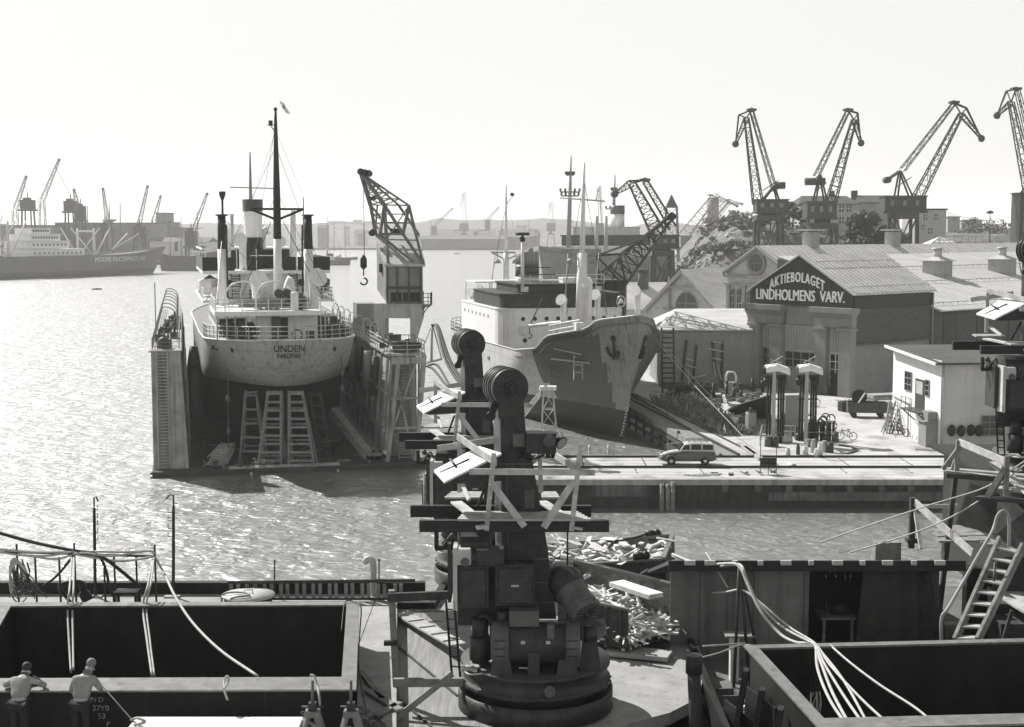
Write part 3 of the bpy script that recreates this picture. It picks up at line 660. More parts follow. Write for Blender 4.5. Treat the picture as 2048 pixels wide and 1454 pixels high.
# keel blocks, staging and trestles on the pontoon
SA = 14
SH = Frame(-18.55, 117.9, SA)
for i in range(1, 16):
    mb = MB()
    for k in range(4): mb.box(SH.w(0, 5+i*3.2, .75+k*.48), (1.6 if k % 2 else 1.2, .9, .5), SH.a+R.uniform(-.05,.05))
    tag(mb.build('keel_block', M['woodd'], origin=SH.w(0, 5+i*3.2, .5)), 'stacked timber keel block under the docked ship on the dock floor', 'keel block', 'keel blocks under the docked ship')
def trestle(px0, px1, tx0, tx1, ytop, ybot, Y, rungs, label, m='woodg', back=1.2):
    zb = .5; a, b = P(px0, ybot, Y), P(px1, ybot, Y); c, d = P(tx0, ytop, Y), P(tx1, ytop, Y)
    o = root('trestle_ladder', ((a.x+b.x)/2, Y, zb), label, 'trestle', 'tall timber trestles under the stern'); mb = MB(); a.z = b.z = zb
    for p, q in ((a, c), (b, d)): mb.beam(p, q, .2, .16, (0,1,0))
    mb.build('front_frame', M[m], o); mb = MB()
    for p, q in ((a, c), (b, d)): mb.beam(p+V((0, back*1.6, 0)), q+V((0, .25, 0)), .18, .14, (0,1,0))
    mb.build('back_frame', M[m], o)
    for i in range(rungs):
        t = (i+.7)/rungs; mb = MB(); mb.beam(a.lerp(c, t)-V((.1, .12, 0)), b.lerp(d, t)+V((.1, -.12, 0)), .1, .2); mb.build('rung', M[m], o)
    for i in range(0, rungs, 2):
        t = (i+.9)/rungs; mb = MB(); mb.beam((a.lerp(c, t)+V((0, back*1.6*(1-t), 0))), (b.lerp(d, t)+V((0, back*1.6*(1-t), 0))), .1, .16); mb.build('rung', M[m], o)
    return o
trestle(516, 562, 536, 562, 782, 936, 120.2, 9, 'weathered ladder trestle left of the sternpost under the ship name')
trestle(578, 629, 578, 604, 782, 936, 120.2, 9, 'weathered ladder trestle right of the sternpost, leaning inwards')
trestle(480, 528, 491, 512, 782, 922, 123, 5, 'dark narrow trestle in the shade far left of the sternpost')
trestle(640, 660, 618, 640, 782, 916, 124.5, 6, 'dark trestle in the shade far right of the sternpost', 'woodd')
o = root('ladder_stack', P(436, 935, 120), 'stack of ladders lying on the dock floor beside the left wing', 'ladders'); mb = MB()
for k in range(6):
    q = P(438+R.uniform(-6,6), 934, 120.2+k*.1); q.z = .6+k*.18; ladder(mb, q+V((-.1,-.7,0)), q+V((.0, 3.2, .5)), 1.7-.1*k, 8, (1,R.uniform(-.15,.15),0), .06, .05, 1.1)
mb.build('ladder', M['wood'], o)
mb = MB()
for i in range(7):
    for j in range(3): mb.box(DK.w(7.2+i*1.25+R.uniform(-.1,.1), -.05+j*.22, .56+j*.05), (1.9, .2, .06), DK.a+R.uniform(-.03,.03))
for u in (8.1, 15.4): mb.beam(DK.w(u, -.2, .2), DK.w(u+.3, -.7, -1.0), .2, .12)
o = mb.build('plank_staging', M['wood'], origin=DK.w(11, 0, .5)); tag(o, 'pale plank staging along the front edge of the dock floor', 'staging')
mb = MB()
for i in range(26):
    u = R.uniform(4, 19); v = R.uniform(.8, 14); mb.box(DK.w(u, v, .56+R.random()*.1), (R.uniform(.8,3), R.uniform(.15,.3), R.uniform(.05,.2)), R.uniform(0, 3))
o = mb.build('loose_timber', M['woodg']); tag(o, 'loose planks and timber strewn over the dock floor', 'timber', kind='stuff')
mb = MB(); mb.beam(P(668, 818, 128), P(737, 905, 121.5), .7, .3); mb.beam(P(660, 825, 128), P(730, 912, 121.5), .25, .5); o = mb.build('gangway', M['woodg'], origin=P(737, 905, 121.5)); tag(o, 'sloping timber gangway leaning beside the right wing of the dock', 'gangway')
# --- ship in the dock
M['undlight'] = mat('ship_grey_topsides', .36, .6, var=.14, scale=.35, streak=.42, bump=.08, bscale=1.5, plates=.1, rz=rad(14))
M['unddark'] = mat('ship_dark_bottom', .013, .75, var=.4, scale=.5, streak=.3)
LOW = [2.4, 2.9, 3.6, 4.8, 6.2, 7.3]
uh = Hull(SH, 72, 13.2, lambda v: 11.45-.7*min(1, v/22)+1.2*max(0, (v-40)/32)**2, 2.4, 9.05, LOW, [.2,.4,.6,.8,1],
   [(0,5.2),(.4,4.9),(.5,3.9),(.545,3.0),(.62,2.0),(.75,.9),(.9,.2),(1,0)], [(0,66),(1,72)], [(0,15),(.545,13),(.7,13),(1,9.5)], [(0,24),(1,20)])
und = root('docked_ship', SH.w(0, 30, 2.4), 'grey cargo ship standing stern first in the floating dry dock', 'cargo ship')
mb = MB(); uh.mesh(mb, 60, [1,1,1,1,1,0,0,0,0,0,0], .05); hl = mb.build('hull', [M['undlight'], M['unddark'], M['woodg']], und)
mb = MB(); e = uh.edge(0, 70, 60, -.04); mb.tube(e[0][::-1]+e[1][1:], .09, 6); mb.build('rubbing_strake', M['white2'], hl)
mb = MB(); mb.hexa([SH.w(u, v, z) for z, vs in ((2.5, (3.3, 5.0)), (7.0, (3.4, 4.6))) for u, v in ((-.12, vs[0]), (.12, vs[0]), (.12, vs[1]), (-.12, vs[1]))]); mb.build('rudder', M['unddark'], und)
mb = MB(); mb.cyl(SH.w(0,4.4,.5), SH.w(0,4.4,7.2), .3, .3, 8); mb.build('sternpost', M['woodg'], und)
for s, sz, zc, w in (('UNDEN', .82, 10.48, 2.55), ('KARLSTAD', .58, 9.92, 2.0)):
    text(s, sz, lambda x, y, e: uh.skin(x+.05, zc+y, .03+e), M['ink'], hl, width=w)
mb = MB()
for u, z in ((-4.5, 10.5), (4.1, 10.5), (-5.9, 10.6)):
    q = uh.skin(u, z, .02); mb.sph(q, .2, 8, (.8,.8,1.2))
for u in (-5.6, -5.75, -6.0): q = uh.skin(u, 10.4, .02); mb.sph(q, .12, 6)
mb.parts('hawsehole', M['black'], hl)
e = uh.edge(.05, 16, 26, .15); mb = MB(); pl = e[0][::-1]+e[1][1:]; rail(mb, pl, 1.15, 3, .035, 1.3, .045); mb.build('railing', M['lgrey'], und)
# poop house, open left side with stanchions, boat deck above
mb = MB(); SH.box(mb, -2.4, 2.9, 4.6, 13, 11.2, 13.35); ph = mb.build('poop_house', M['white'], und)
mb = MB(); SH.box(mb, -.7, .35, 4.55, 4.7, 11.3, 13.1); mb.build('door', M['black'], ph)
mb = MB(); SH.box(mb, -1.05, -.3, 4.3, 4.56, 11.3, 13.15); mb.build('door_leaf', M['rust'], ph)
mb = MB(); SH.box(mb, -5.9, 3.15, 2.9, 14, 13.36, 13.75); bd = mb.build('boat_deck', M['white'], und)
for u in (-5.7, -4.9, -4.2, -3.3, -2.4, .8, 3.0):
    mb = MB(); mb.cyl(SH.w(u, 3.1, 11.3), SH.w(u, 3.1, 13.4), .06, .06, 6); mb.build('stanchion', M['lgrey'], bd)
mb = MB()
for i in range(16): 
    c = SH.w(R.uniform(-5.2,-2.6), R.uniform(5,12), 11.4); s = R.uniform(.4,1.3); mb.box(c+Z*s/2, (s,s*.8,s), R.random()*3)
for i in range(4): c = SH.w(-4.9+i*.8, 4.2, 11.9); mb.cyl(c-SH.U*.3, c+SH.U*.3, .42, .42, 12)
mb.tube(smoothpath([SH.w(.9+.42*math.cos(a*.7), 2.2, 11.75+.42*math.sin(a*.7)) for a in range(10)], 3), .07, 5); mb.cyl(SH.w(2, 2, 11.3), SH.w(2, 2, 12.1), .36, .36, 10)
mb.parts('deck_gear', M['dgrey'], und)
mb = MB()
for i in range(22): 
    c = SH.w(R.uniform(3.6,5.6)*1.0, R.uniform(6,22), 11.2); s = R.uniform(.3,1.1); mb.box(c+Z*s/2, (s*.6,s,s*1.3), R.random()*3)
SH.box(mb, 3.4, 4.9, 7, 11, 11.3, 13); mb.parts('deck_gear', M['dgrey'], und)
mb = MB(); rail(mb, [SH.w(-5.8, 14, 13.75), SH.w(-5.8, 3, 13.75), SH.w(3.0, 3, 13.75), SH.w(3.0, 14, 13.75)], 1.0, 3, .035, 1.1); mb.build('railing', M['white'], bd)
# rowing boat in its davits
bf = Frame(0, 0, 0); bf.o = SH.w(-4.2, 5.4, 13.95); bf.D = SH.U.copy(); bf.U = -SH.D.copy()
bh = Hull(bf, 4.6, 1.5, lambda v: .72+.3*abs(v/4.6-.5)**2*2, 0, .8, [0,.15], [.35,.7,1], [(0,.5),(1,0)], [(0,4.1),(1,4.6)], [(0,2),(1,1.6)], [(0,2),(1,1.6)])
bt = root('dinghy', bf.w(0,2.3,0), 'small wooden dinghy hung in white davits on the docked ship stern', 'dinghy'); mb = MB(); bh.mesh(mb, 14, None, .1); mb.build('hull', M['woodg'], bt)
for u in (-4.6, -2.0):
    mb = MB(); q = SH.w(u-.4, 3.3, 13.75); mb.tube(smoothpath([q, q+Z*1.3, q+Z*2.2+SH.U*.5, q+Z*2.5+SH.U*1.4, q+Z*2.45+SH.U*2.1]), .075, 6); mb.build('davit', M['white'], bd)
mb = MB(); cowl(mb, SH.w(-2.1, 7, 13.75), 2.0, .8, (0.1,-.2,0)); cowl(mb, SH.w(2.9, 7, 13.75), 2.1, .85, (.3,-.4,0)); cowl(mb, SH.w(1.4, 12, 13.75), 1.7, .6, SH.U*-1); mb.parts('ventilator', M['white'], und)
mb = MB(); SH.box(mb, -.9, 2.6, 8, 11, 13.76, 14.6); 
for u in (.0, .7, 1.8): mb.cyl(SH.w(u-.25, 6.5, 14.5), SH.w(u+.25, 6.5, 14.5), .4, .4, 12)
for u in (-.3, .45): mb.cyl(SH.w(u, 6.4, 15.1), SH.w(u+.1, 6.6, 15.1), .38, .38, 10)
SH.box(mb, 1.0, 1.6, 4, 4.6, 13.76, 15.2); mb.parts('winch', M['dgrey'], bd)
mb = MB(); SH.box(mb, .6, 1.2, 3.8, 4.4, 13.76, 15.0); mb.cyl(SH.w(.9,4.1,15), SH.w(.9,4.1,15.3), .4, .3, 8); mb.build('binnacle', M['white'], bd)
# main mast with its derrick table
mz = lambda y, Y=127.4: P(0, y, Y).z
mt = SH.w(0, 10, 0)
def tm(mb, zs, rs, x=0, base=mt): mb.tube([V((base.x+x*0, base.y, z)) for z in zs], rs, 10)
mb = MB(); tm(mb, [13.7, mz(478)], [.38,.36]); mst = mb.build('mast', M['white'], und)
mb = MB(); tm(mb, [mz(478), mz(385), mz(262), mz(216)], [.36,.32,.17,.1]); mb.sph((mt.x, mt.y, mz(218)), .18, 6)
q = V((mt.x, mt.y, 0)); mb.beam(q+V((-.1,0,mz(262))), q+V((-.5,-.1,mz(249))), .08); mb.box(q+V((-.42,-.1,mz(246))), (.32,.3,.45)); mb.beam(q+V((-.75,0,mz(250))), q+V((.1,0,mz(250))), .06); mb.build('topmast', M['black'], mst)
mb = MB(); c0 = V((mt.x, mt.y, 0)); zt, zb = mz(418), mz(440); l, r = c0+SH.U*-2.35+Z*zt, c0+SH.U*2.35+Z*zt
mb.beam(l, r, .22, .2); mb.beam(l, c0+Z*zb, .2, .22); mb.beam(r, c0+Z*zb, .2, .22); mb.build('derrick_table', M['black'], mst)
mb = MB(); mb.tube([c0+SH.U*-4.1+Z*(mz(375)), c0+Z*mz(377)], .05, 4); mb.build('yard', M['grey'], mst)
for u, xb in ((-.9, -3.4), (.9, 3.6)):
    mb = MB(); mb.tube([c0+SH.U*u*.6+Z*mz(443), SH.w(xb, 6, 14.6 if xb > 0 else 15)], .04, 4); mb.build('stay', M['black'], mst)
mb = MB(); mb.tube([c0+Z*mz(262), c0+SH.U*2.4+Z*mz(395)], .015, 3); mb.tube([c0+Z*mz(262), c0-SH.U*2.2+Z*mz(400)], .015, 3); mb.tube([c0+SH.U*2.35+Z*mz(395), c0+SH.U*2.35+Z*mz(480)], .06, 5); mb.build('rigging', M['grey'], mst)
for u, base in ((-4.75, 'left'), (3.0, 'right')):
    mb = MB(); b = SH.w(u, 12.5, 13.8); yt = 432; Yb = b.y
    zt_, zs = P(0, 432, Yb).z, P(0, 498, Yb).z
    mb.tube([b, V((b.x, b.y, zs))], .42, 10); k = mb.build('derrick_post', M['white'], und)
    mb = MB(); mb.tube([V((b.x, b.y, zs)), V((b.x, b.y, zt_))], [.42,.36], 10); mb.cyl((b.x, b.y, zt_), (b.x, b.y, zt_+.15), .55, .55, 10)
    if u < 0: mb.tube([V((b.x+.1,b.y,zt_)), V((b.x+.1,b.y,zt_+1.4)), V((b.x+.1,b.y,zt_+1.9))], [.1,.1,.3], 8); mb.cyl((b.x+.1,b.y,zt_+1.9), (b.x+.1,b.y,zt_+2.2), .3, .3, 8)
    mb.tube([V((b.x+.5*(1 if u < 0 else -1), b.y-.4, zt_-.8)), V((b.x+.5*(1 if u < 0 else -1), b.y-.4, 14.5))], .09, 6); mb.build('post_head', M['black'], k)
# midship house, bridge and funnel
mb = MB(); SH.box(mb, -4.9, 4.9, 23, 46, 10.6, 13.6); mb.build('deckhouse', M['white2'], und)
mb = MB(); SH.box(mb, -6.3, 6.3, 21, 47, 13.62, 13.86); rail(mb, [SH.w(-6.2,40,13.86), SH.w(-6.2,21.1,13.86), SH.w(6.2,21.1,13.86), SH.w(6.2,40,13.86)], 1.1, 3, .04, 1.6); mb.build('boat_deck', M['white'], und)
mb = MB(); SH.box(mb, -3.4, 3.1, 24, 42, 13.87, 16.3); h2 = mb.build('deckhouse', M['white'], und)
for u in (-2.9, 2.7):
    mb = MB(); mb.cyl(SH.w(u*1.28, 23.9, 15.4), SH.w(u*1.28, 24.06, 15.4), .36, .36, 12); mb.build('porthole', M['black'], h2)
mb = MB(); SH.box(mb, -3.95, 3.7, 24.1, 26, 14.0, 16.2); mb.build('deckhouse', M['white'], und)
for u in (-3.0, 2.6):
    mb = MB(); ladder(mb, SH.w(u, 22.6, 13.9), SH.w(u, 23.9, 16.3), .8, 9, SH.U, .05, .05); mb.build('ladder', M['dgrey'], und)
mb = MB(); SH.box(mb, -6.2, 6.2, 23, 45, 16.32, 16.62); br = mb.build('bridge_deck', M['white'], und)
mb = MB()
for u0, u1, va, vb in ((-6.2,-3.1,23,23.1),(3.0,6.2,23,23.1),(-1.9,-.9,23.2,23.3),(1.6,2.9,23.2,23.3),(-6.2,-6.1,23,45),(6.1,6.2,23,45)): SH.box(mb, u0, u1, va, vb, 16.63, 17.95)
mb.parts('canvas_dodger', M['black'], br)
mb = MB(); SH.box(mb, -3.2, 3.2, 31, 40, 16.63, 18.6); wh = mb.build('wheelhouse', M['woodd'], und)
mb = MB(); 
for u in (-5.9, -2.9, -1.0, 1.0, 2.9, 5.9):
    mb.tube([SH.w(u, 23.2, 16.6), SH.w(u, 23.2, 18.75)], .05, 5)
mb.beam(SH.w(-6.2, 23.2, 18.75), SH.w(-2.9,23.2,18.75), .12, .2); mb.beam(SH.w(-6.2,23.2,18.75), SH.w(-6.2,43,18.75), .12, .16); mb.beam(SH.w(2.9,23.2,18.75), SH.w(4.6,23.2,18.75), .12, .16); mb.beam(SH.w(-1.6,23.2,18.1), SH.w(1.2,23.2,18.1), .08); mb.parts('awning_frame', M['white'], br)
mb = MB(); SH.box(mb, -3.4, 3.4, 30.8, 40.2, 18.62, 18.8); mb.build('roof', M['white2'], wh)
mb = MB(); cowl(mb, SH.w(-2.2, 25, 16.6), 2.6, .68, (-.2,-.6,0)); cowl(mb, SH.w(1.4, 27, 16.6), 2.4, .66, (.3,-.5,0)); cowl(mb, SH.w(-3.4, 30, 16.6), 3.6, .62, SH.U*-1); cowl(mb, SH.w(.2, 30, 18.6), 1.6, .5, SH.U); mb.tube([SH.w(3.2,30,16.6), SH.w(3.2,30,22.6)], .35, 8); mb.parts('ventilator', M['white'], und)
fb = SH.w(-.9, 29, 0); fz = lambda y: P(0, y, fb.y).z
def oval(mb, z0, z1, r0, r1):
    rows = []
    for z, r in ((z0, r0), (z1, r1)):
        rows.append([V((fb.x, fb.y, z))+SH.U*r*math.cos(a*math.pi/12)+SH.D*r*1.5*math.sin(a*math.pi/12) for a in range(25)])
    mb.grid(rows); mb.poly(rows[-1][:-1])
mb = MB(); oval(mb, 16.6, fz(475), .95, .95); fn_ = mb.build('funnel', M['black'], und)
mb = MB(); oval(mb, fz(475), fz(423), .88, 1.0); mb.build('funnel_band', M['white'], fn_)
mb = MB(); oval(mb, fz(423), fz(399), 1.02, 1.04); mb.build('funnel_top', M['dgrey'], fn_)
mb = MB(); q = SH.w(0, 46, 11); mb.tube([q, V((q.x,q.y,P(0,420,q.y).z)), V((q.x,q.y,P(0,304,q.y).z))], [.3,.25,.08], 8); mb.build('foremast', M['grey'], und)
mb = MB(); q = SH.w(-2.8, 33, 16.6); mb.tube([q, q+Z*5.6], .2, 6); mb.beam(q+Z*5.6-SH.U*1.6, q+Z*5.6+SH.U*.3, .1); mb.beam(q+Z*5.6-SH.U*1.4, q+Z*4.4, .1); mb.build('signal_post', M['lgrey'], und)
def lifeboat(u, label):
    f = Frame(0,0,0); f.o = SH.w(u, 25.5, 14.1); f.D = SH.D; f.U = SH.U
    h = Hull(f, 7.4, 2.3, lambda v: 1.2+.5*abs(v/3.7-1)**2, 0, 1.3, [0,.2], [.35,.7,1], [(0,.7),(1,0)], [(0,6.6),(1,7.4)], [(0,3),(1,2.4)], [(0,3),(1,2.4)])
    o = root('lifeboat', f.w(0,3.7,0), label, 'lifeboat', 'lifeboats of the docked ship'); mb = MB(); h.mesh(mb, 14, None, -.05); mb.build('hull', M['white2'] if u < 0 else M['dgrey'], o)
    mb = MB(); rows = [[f.w(s*1.1*math.sin(math.pi*(i+.3)/10.6), .4+6.6*i/10, 1.25+.75*(1-abs(s))*math.sin(math.pi*(i+.5)/11)) for i in range(11)] for s in (-1,-.5,0,.5,1)]; mb.grid(rows); mb.build('canvas_cover', M['dgrey'], o)
    for v in (1.3, 6.1):
        mb = MB(); mb.tube(smoothpath([SH.w(u*.78, 25.5+v, 13.9), SH.w(u*.8, 25.5+v, 16), SH.w(u*.95, 25.5+v, 16.9), SH.w(u, 25.5+v, 16.6)]), .09, 5); mb.build('davit', M['white'], o)
lifeboat(-5.3, 'covered lifeboat on the left side of the docked ship boat deck'); lifeboat(5.6, 'dark lifeboat on the right side of the docked ship boat deck')
mb = MB(); rr = random.Random(6)
for u, v, z, u2, v2, z2 in ((0,10,28,-6,20,13.9),(0,10,28,6,20,13.9),(0,10,24,-5.5,3,11.5),(0,10,24,5.5,3,11.5),(0,10,30,0,29,23),(-4.75,12.5,20,-5.8,3,13.8),(3,12.5,20,5.8,6,11.4),(-4.75,12.5,20,0,24,16),(3,12.5,20,0,24,16),(-.9,29,22,-5.5,40,16.6),(-.9,29,22,5.5,40,16.6)): mb.tube([SH.w(u,v,z), SH.w(u2,v2,z2)], .022, 3)
for q in mb.parts('rigging', M['dgrey'], und): pass
mb = MB()
for i in range(12): c = SH.w(rr.uniform(-2.3,2.8), rr.uniform(4.0,7.5), 13.76); h_ = rr.uniform(.5,1.5); mb.box(c+Z*h_/2, (rr.uniform(.15,.6), .35, h_), rr.random()*3)
for i in range(5): q = SH.w(3.6+.5*i, 5+i*1.4, 11.3); mb.tube([q, q+Z*rr.uniform(1.6,2.6)], .09, 5)
mb.parts('deck_fitting', M['lgrey'], und)
for u0, v0, w_, h_, m in ((-4.6,22,1.6,1.2,'white2'),(4.4,22.4,1.5,1.3,'white2'),(-1.2,22.3,1.1,.9,'dgrey'),(1.6,22.5,1.3,.7,'woodg')):
    mb = MB(); SH.box(mb, u0-w_/2, u0+w_/2, v0, v0+.9, 13.87, 13.87+h_); mb.build('locker', M[m], und)
# pennant at the mast head
mb = MB(); fl = [c0+V((.32+.04*i, -.02*i, mz(200)-i*.28)) for i in range(5)]
q = c0+V((.35, 0, mz(203))); mb.grid([[q+V((.0+.09*i, .1*math.sin(i*1.3), -.16*i)) for i in range(7)], [q+V((.12+.14*i*(1), .1*math.sin(i*1.3+.5), -.10-.16*i+.30*(1-abs(i-2)/4))) for i in range(7)]]); 
o = mb.build('pennant', M['canvas'], origin=q); tag(o, 'small white pennant with a dark letter at the tall mast head', 'flag'); so_ = o.modifiers.new('thickness', 'SOLIDIFY'); so_.thickness = .02
text('A', .5, lambda x, y, e: q+V((.42+x*.8-.1*y, -.14-e, -.62+y)), M['ink'], o)
# hanging chain tackles beside the hull
for px, yt, yb, Yt, l in ((455, 690, 905, 122, 'chain tackle hanging down the left flank of the docked stern'), (683, 690, 800, 123.5, 'rope tackle hanging down the right flank of the docked stern')):
    mb = MB(); a, b = P(px, yt, Yt), P(px+2, yb, Yt); mb.tube([a, b], .045, 4); 
    for t in (.5, .8): mb.sph(a.lerp(b, t), .22, 6, (1,1,1.6))
    o = mb.build('chain_tackle', M['rust'], origin=a); tag(o, l, 'tackle')
# ---- crane standing on the right wing of the dock
CY = 127.5; ck = px2m(CY)
def c_(x, y, dy=0): return P(x, y, CY+dy)
dc = root('dock_crane', c_(800, 690), 'grey level boom crane with a tall cabin standing on the right dock wing', 'crane')
M['crn'] = mat('crane_grey_paint', .24, .7, var=.2, scale=.7, streak=.4)
M['crnl'] = mat('crane_light_paint', .4, .65, var=.15, scale=.7, streak=.35)
mb = MB(); zt, zb, zm = c_(0,605).z, c_(0,684).z, c_(0,634).z; xl, xr = c_(751,605).x, c_(846,605).x; gl, gr = c_(774,634).x, c_(823,634).x
mb.zbox(xl, xr, CY-1.8, CY+1.8, zm, zt)
for xa, xb, f in ((xl, gl, .8), (gr, xr, -.6)):
    xa2, xb2 = (xa+.9, xb) if f > 0 else (xa, xb-.7)
    mb.hexa([V(p) for p in ((xa2,CY-1.8,zb),(xb2,CY-1.8,zb),(xb2,CY+1.8,zb),(xa2,CY+1.8,zb),(xa,CY-1.8,zm),(xb,CY-1.8,zm),(xb,CY+1.8,zm),(xa,CY+1.8,zm))])
mb.zbox(c_(790,615).x, c_(810,615).x, CY-1.86, CY-1.79, c_(0,632).z, c_(0,620).z); mb.build('portal', M['crnl'], dc)
mb = MB(); mb.zbox(c_(778,0).x, c_(842,0).x, CY-1.6, CY+1.6, zt, c_(0,583).z); mb.build('machinery_base', M['dgrey'], dc)
# cabin: sloping roof
xa, xm, xr_ = c_(748,520).x, c_(776,520).x, c_(848,520).x
bz, fz1, tz1 = c_(0,604).z, c_(0,532).z, c_(0,470).z
fr_, bk = CY-2.0, CY+2.6
mb = MB(); bzl = c_(0,582).z
mb.add([(xm,fr_,bz),(xr_,fr_+.2,bz),(xr_,fr_+.2,fz1),(xm,fr_,fz1),(xa,bk,bzl),(xr_-.8,bk,bzl),(xr_-.8,bk,tz1),(xa,bk,tz1)],[(0,1,2,3),(4,0,3,7),(1,5,6,2),(5,4,7,6),(0,4,5,1),(3,2,6,7)])
cb = mb.build('cabin', M['crn'], dc, .04)
mb = MB(); mb.hexa([V(p) for p in ((xm-.15,fr_-.2,fz1+.01),(xr_+.25,fr_-.1,fz1+.01),(xr_-.6,bk+.1,tz1+.01),(xa-.15,bk+.1,tz1+.01),(xm-.15,fr_-.2,fz1+.2),(xr_+.25,fr_-.1,fz1+.2),(xr_-.6,bk+.1,tz1+.2),(xa-.15,bk+.1,tz1+.2))]); mb.build('roof', M['crnl'], cb)
mb = MB(); mb.zbox(xm+.05, xr_-.05, fr_-.08, fr_+.1, c_(0,576).z, c_(0,571).z)
for x in (xm+.1, lerp(xm,xr_,.3), lerp(xm,xr_,.62), xr_-.2): mb.zbox(x-.06, x+.06, fr_-.07, fr_+.1, bz, fz1)
mb.build('frame', M['dgrey'], cb)
for t0, t1 in ((.12,.4),(.45,.62),(.66,.92)):
    mb = MB(); mb.zbox(lerp(xm,xr_,t0), lerp(xm,xr_,t1), fr_-.03, fr_+.1, c_(0,601).z, c_(0,583).z); mb.build('louvre', M['black'], cb)
mb = MB(); wx = lerp(xa, xm, .55); mb.box((wx-.06, lerp(bk, fr_, .55), c_(0,536).z), (.3, .7, .75), .0); mb.build('window', M['black'], cb)
# boom: heavy front chord, curved back chord
T = c_(722, 346); f1, f2 = c_(776,525,-2), c_(752,470,2.4); g1, g2 = c_(846,527,-2), c_(838,470,2.4)
k1, k2 = c_(769,410,-1.2), c_(741,410,1.2); h1, h2 = c_(818,411,-1.2), c_(797,410,1.2)
mb = MB()
for a, k, f, r in ((T, k1, f1, .15), (T, k2, f2, .15)): mb.beam(a, k, .28, .28); mb.beam(k, f, .24, .24)
for a, k, f in ((T, h1, g1), (T, h2, g2)): mb.beam(a, k, .16, .16); mb.beam(k, f, .18, .18)
low1, low2 = c_(806,468,-1.4), c_(756,470,1.4)
mb.beam(k1, low1, .26, .26); mb.beam(k2, c_(788,468,1.4), .2, .2); mb.beam(low1, h1, .26, .26); mb.beam(c_(760,468,-1.4), k1, .24); mb.beam(c_(750,468,1.4), k1.lerp(k2,.5), .14)
mb.beam(low1, c_(758,468,-1.4), .2, .2); mb.beam(low1, g1, .22); mb.beam(c_(758,468,-1.4), c_(826,524,-2), .2)
for t in (.2, .4, .6, .8, 1.0):
    a, b, c2, d2 = T.lerp(k1, t), T.lerp(k2, t), T.lerp(h1, t), T.lerp(h2, t)
    for p, q in ((a,b),(c2,d2),(a,c2),(b,d2)): mb.beam(p, q, .1)
    t2 = t-.2; e1, e2 = T.lerp(h1, t2), T.lerp(h2, t2); mb.beam(a, e1, .1); mb.beam(b, e2, .1); mb.beam(a, T.lerp(k2, t2), .08)
for t in (.3, .6): mb.beam(k1.lerp(f1, t), h1.lerp(g1, t), .12); mb.beam(k1.lerp(f1,t), k2.lerp(f2,t), .1); mb.beam(h1.lerp(g1,t), h2.lerp(g2,t), .1); mb.beam(k2.lerp(f2,t), h2.lerp(g2,t), .1)
mb.beam(k1, h2, .1); mb.beam(h1, k1.lerp(f1,.6), .1)
mb.build('boom', M['ironl'], dc)
mb = MB()
for dx in (0, .35, .7): mb.cyl(T+V((dx,-.5,.1-.2*dx)), T+V((dx,.5,.1-.2*dx)), .3, .3, 10)
mb.sph(c_(744,465,1), .35, 8); mb.zbox(c_(778,0).x, c_(800,0).x, CY-.8, CY+.8, c_(0,470).z, c_(0,457).z); mb.zbox(c_(738,0).x, c_(748,0).x, CY-.4, CY+.4, c_(0,400).z, c_(0,393).z); mb.parts('sheave', M['dgrey'], dc)
mb = MB(); hx = c_(727, 346); mb.tube([hx, V((hx.x, hx.y, c_(0,515).z))], .03, 4); q = c_(727, 518); mb.tube([q+Z*.4, q, q-Z*.7, q-Z*.9], [.08,.3,.3,.1], 8); mb.tube([q-Z*.9, q-Z*1.5], .06, 5); s_ = q-Z*1.7
mb.tube([s_+V((.32*math.sin(a), 0, -.3+.3*math.cos(a))) for a in [i*.55 for i in range(9)]], .085, 6); mb.build('hook', M['black'], dc)
mb = MB(); q = c_(862, 612); a0 = c_(838, 608); mb.zbox(a0.x, q.x, CY-1.5, CY+1.5, q.z, q.z+.12); rail(mb, [V((a0.x,CY-1.5,q.z+.1)), V((q.x,CY-1.5,q.z+.1)), V((q.x,CY+1.5,q.z+.1))], 1.1, 3, .03, .9)
for i in range(3): mb.beam((q.x-.15-.3*i, CY-1.2+i*.9, q.z), (a0.x-.1-.2*i, CY-1.2+i*.9, q.z-1.3), .1)
mb.build('platform', M['dgrey'], dc)
mb = MB()
for x in (xl+.9, lerp(xl,xr,.5), xr-.5): mb.box((x, CY-1.8, zb-.15), (.8, .5, .5)); 
rail(mb, [(gl,CY-2.2,zb-.2),(gr+.4,CY-2.2,zb-.2)], 1.0, 2, .03, .7); mb.build('bogie', M['dgrey'], dc)
# hose mast over the side of the wing and its dark hoses
hm = root('hose_mast', P(862, 700, 121), 'small mast with hanging dark hoses beside the right end of the dock', 'mast'); mb = MB(); mb.tube([P(863,725,121), P(864,650,121)], .12, 6); mb.tube([P(838,715,121), P(864,650,121)], .05, 4); mb.tube([P(884,720,121), P(866,652,121)], .06, 4); mb.beam(P(852,726,121), P(884,718,121), .5, .15); mb.build('frame', M['lgrey'], hm)
for dx in (0, 5, 9):
    mb = MB(); mb.tube(smoothpath([P(864,650,121), P(874+dx*.4,656,120), P(892+dx,722,116), P(928+dx,776,112), P(960+dx,800,110)]), .13, 6); mb.build('hose', M['roped'], hm)
for dx in (0, 8):
    mb = MB(); mb.tube(smoothpath([P(852,732,120), P(866+dx,738-dx,119), P(888+dx,765,116), P(905+dx,790,113)]), .1, 6); mb.build('hose', M['roped'], hm)
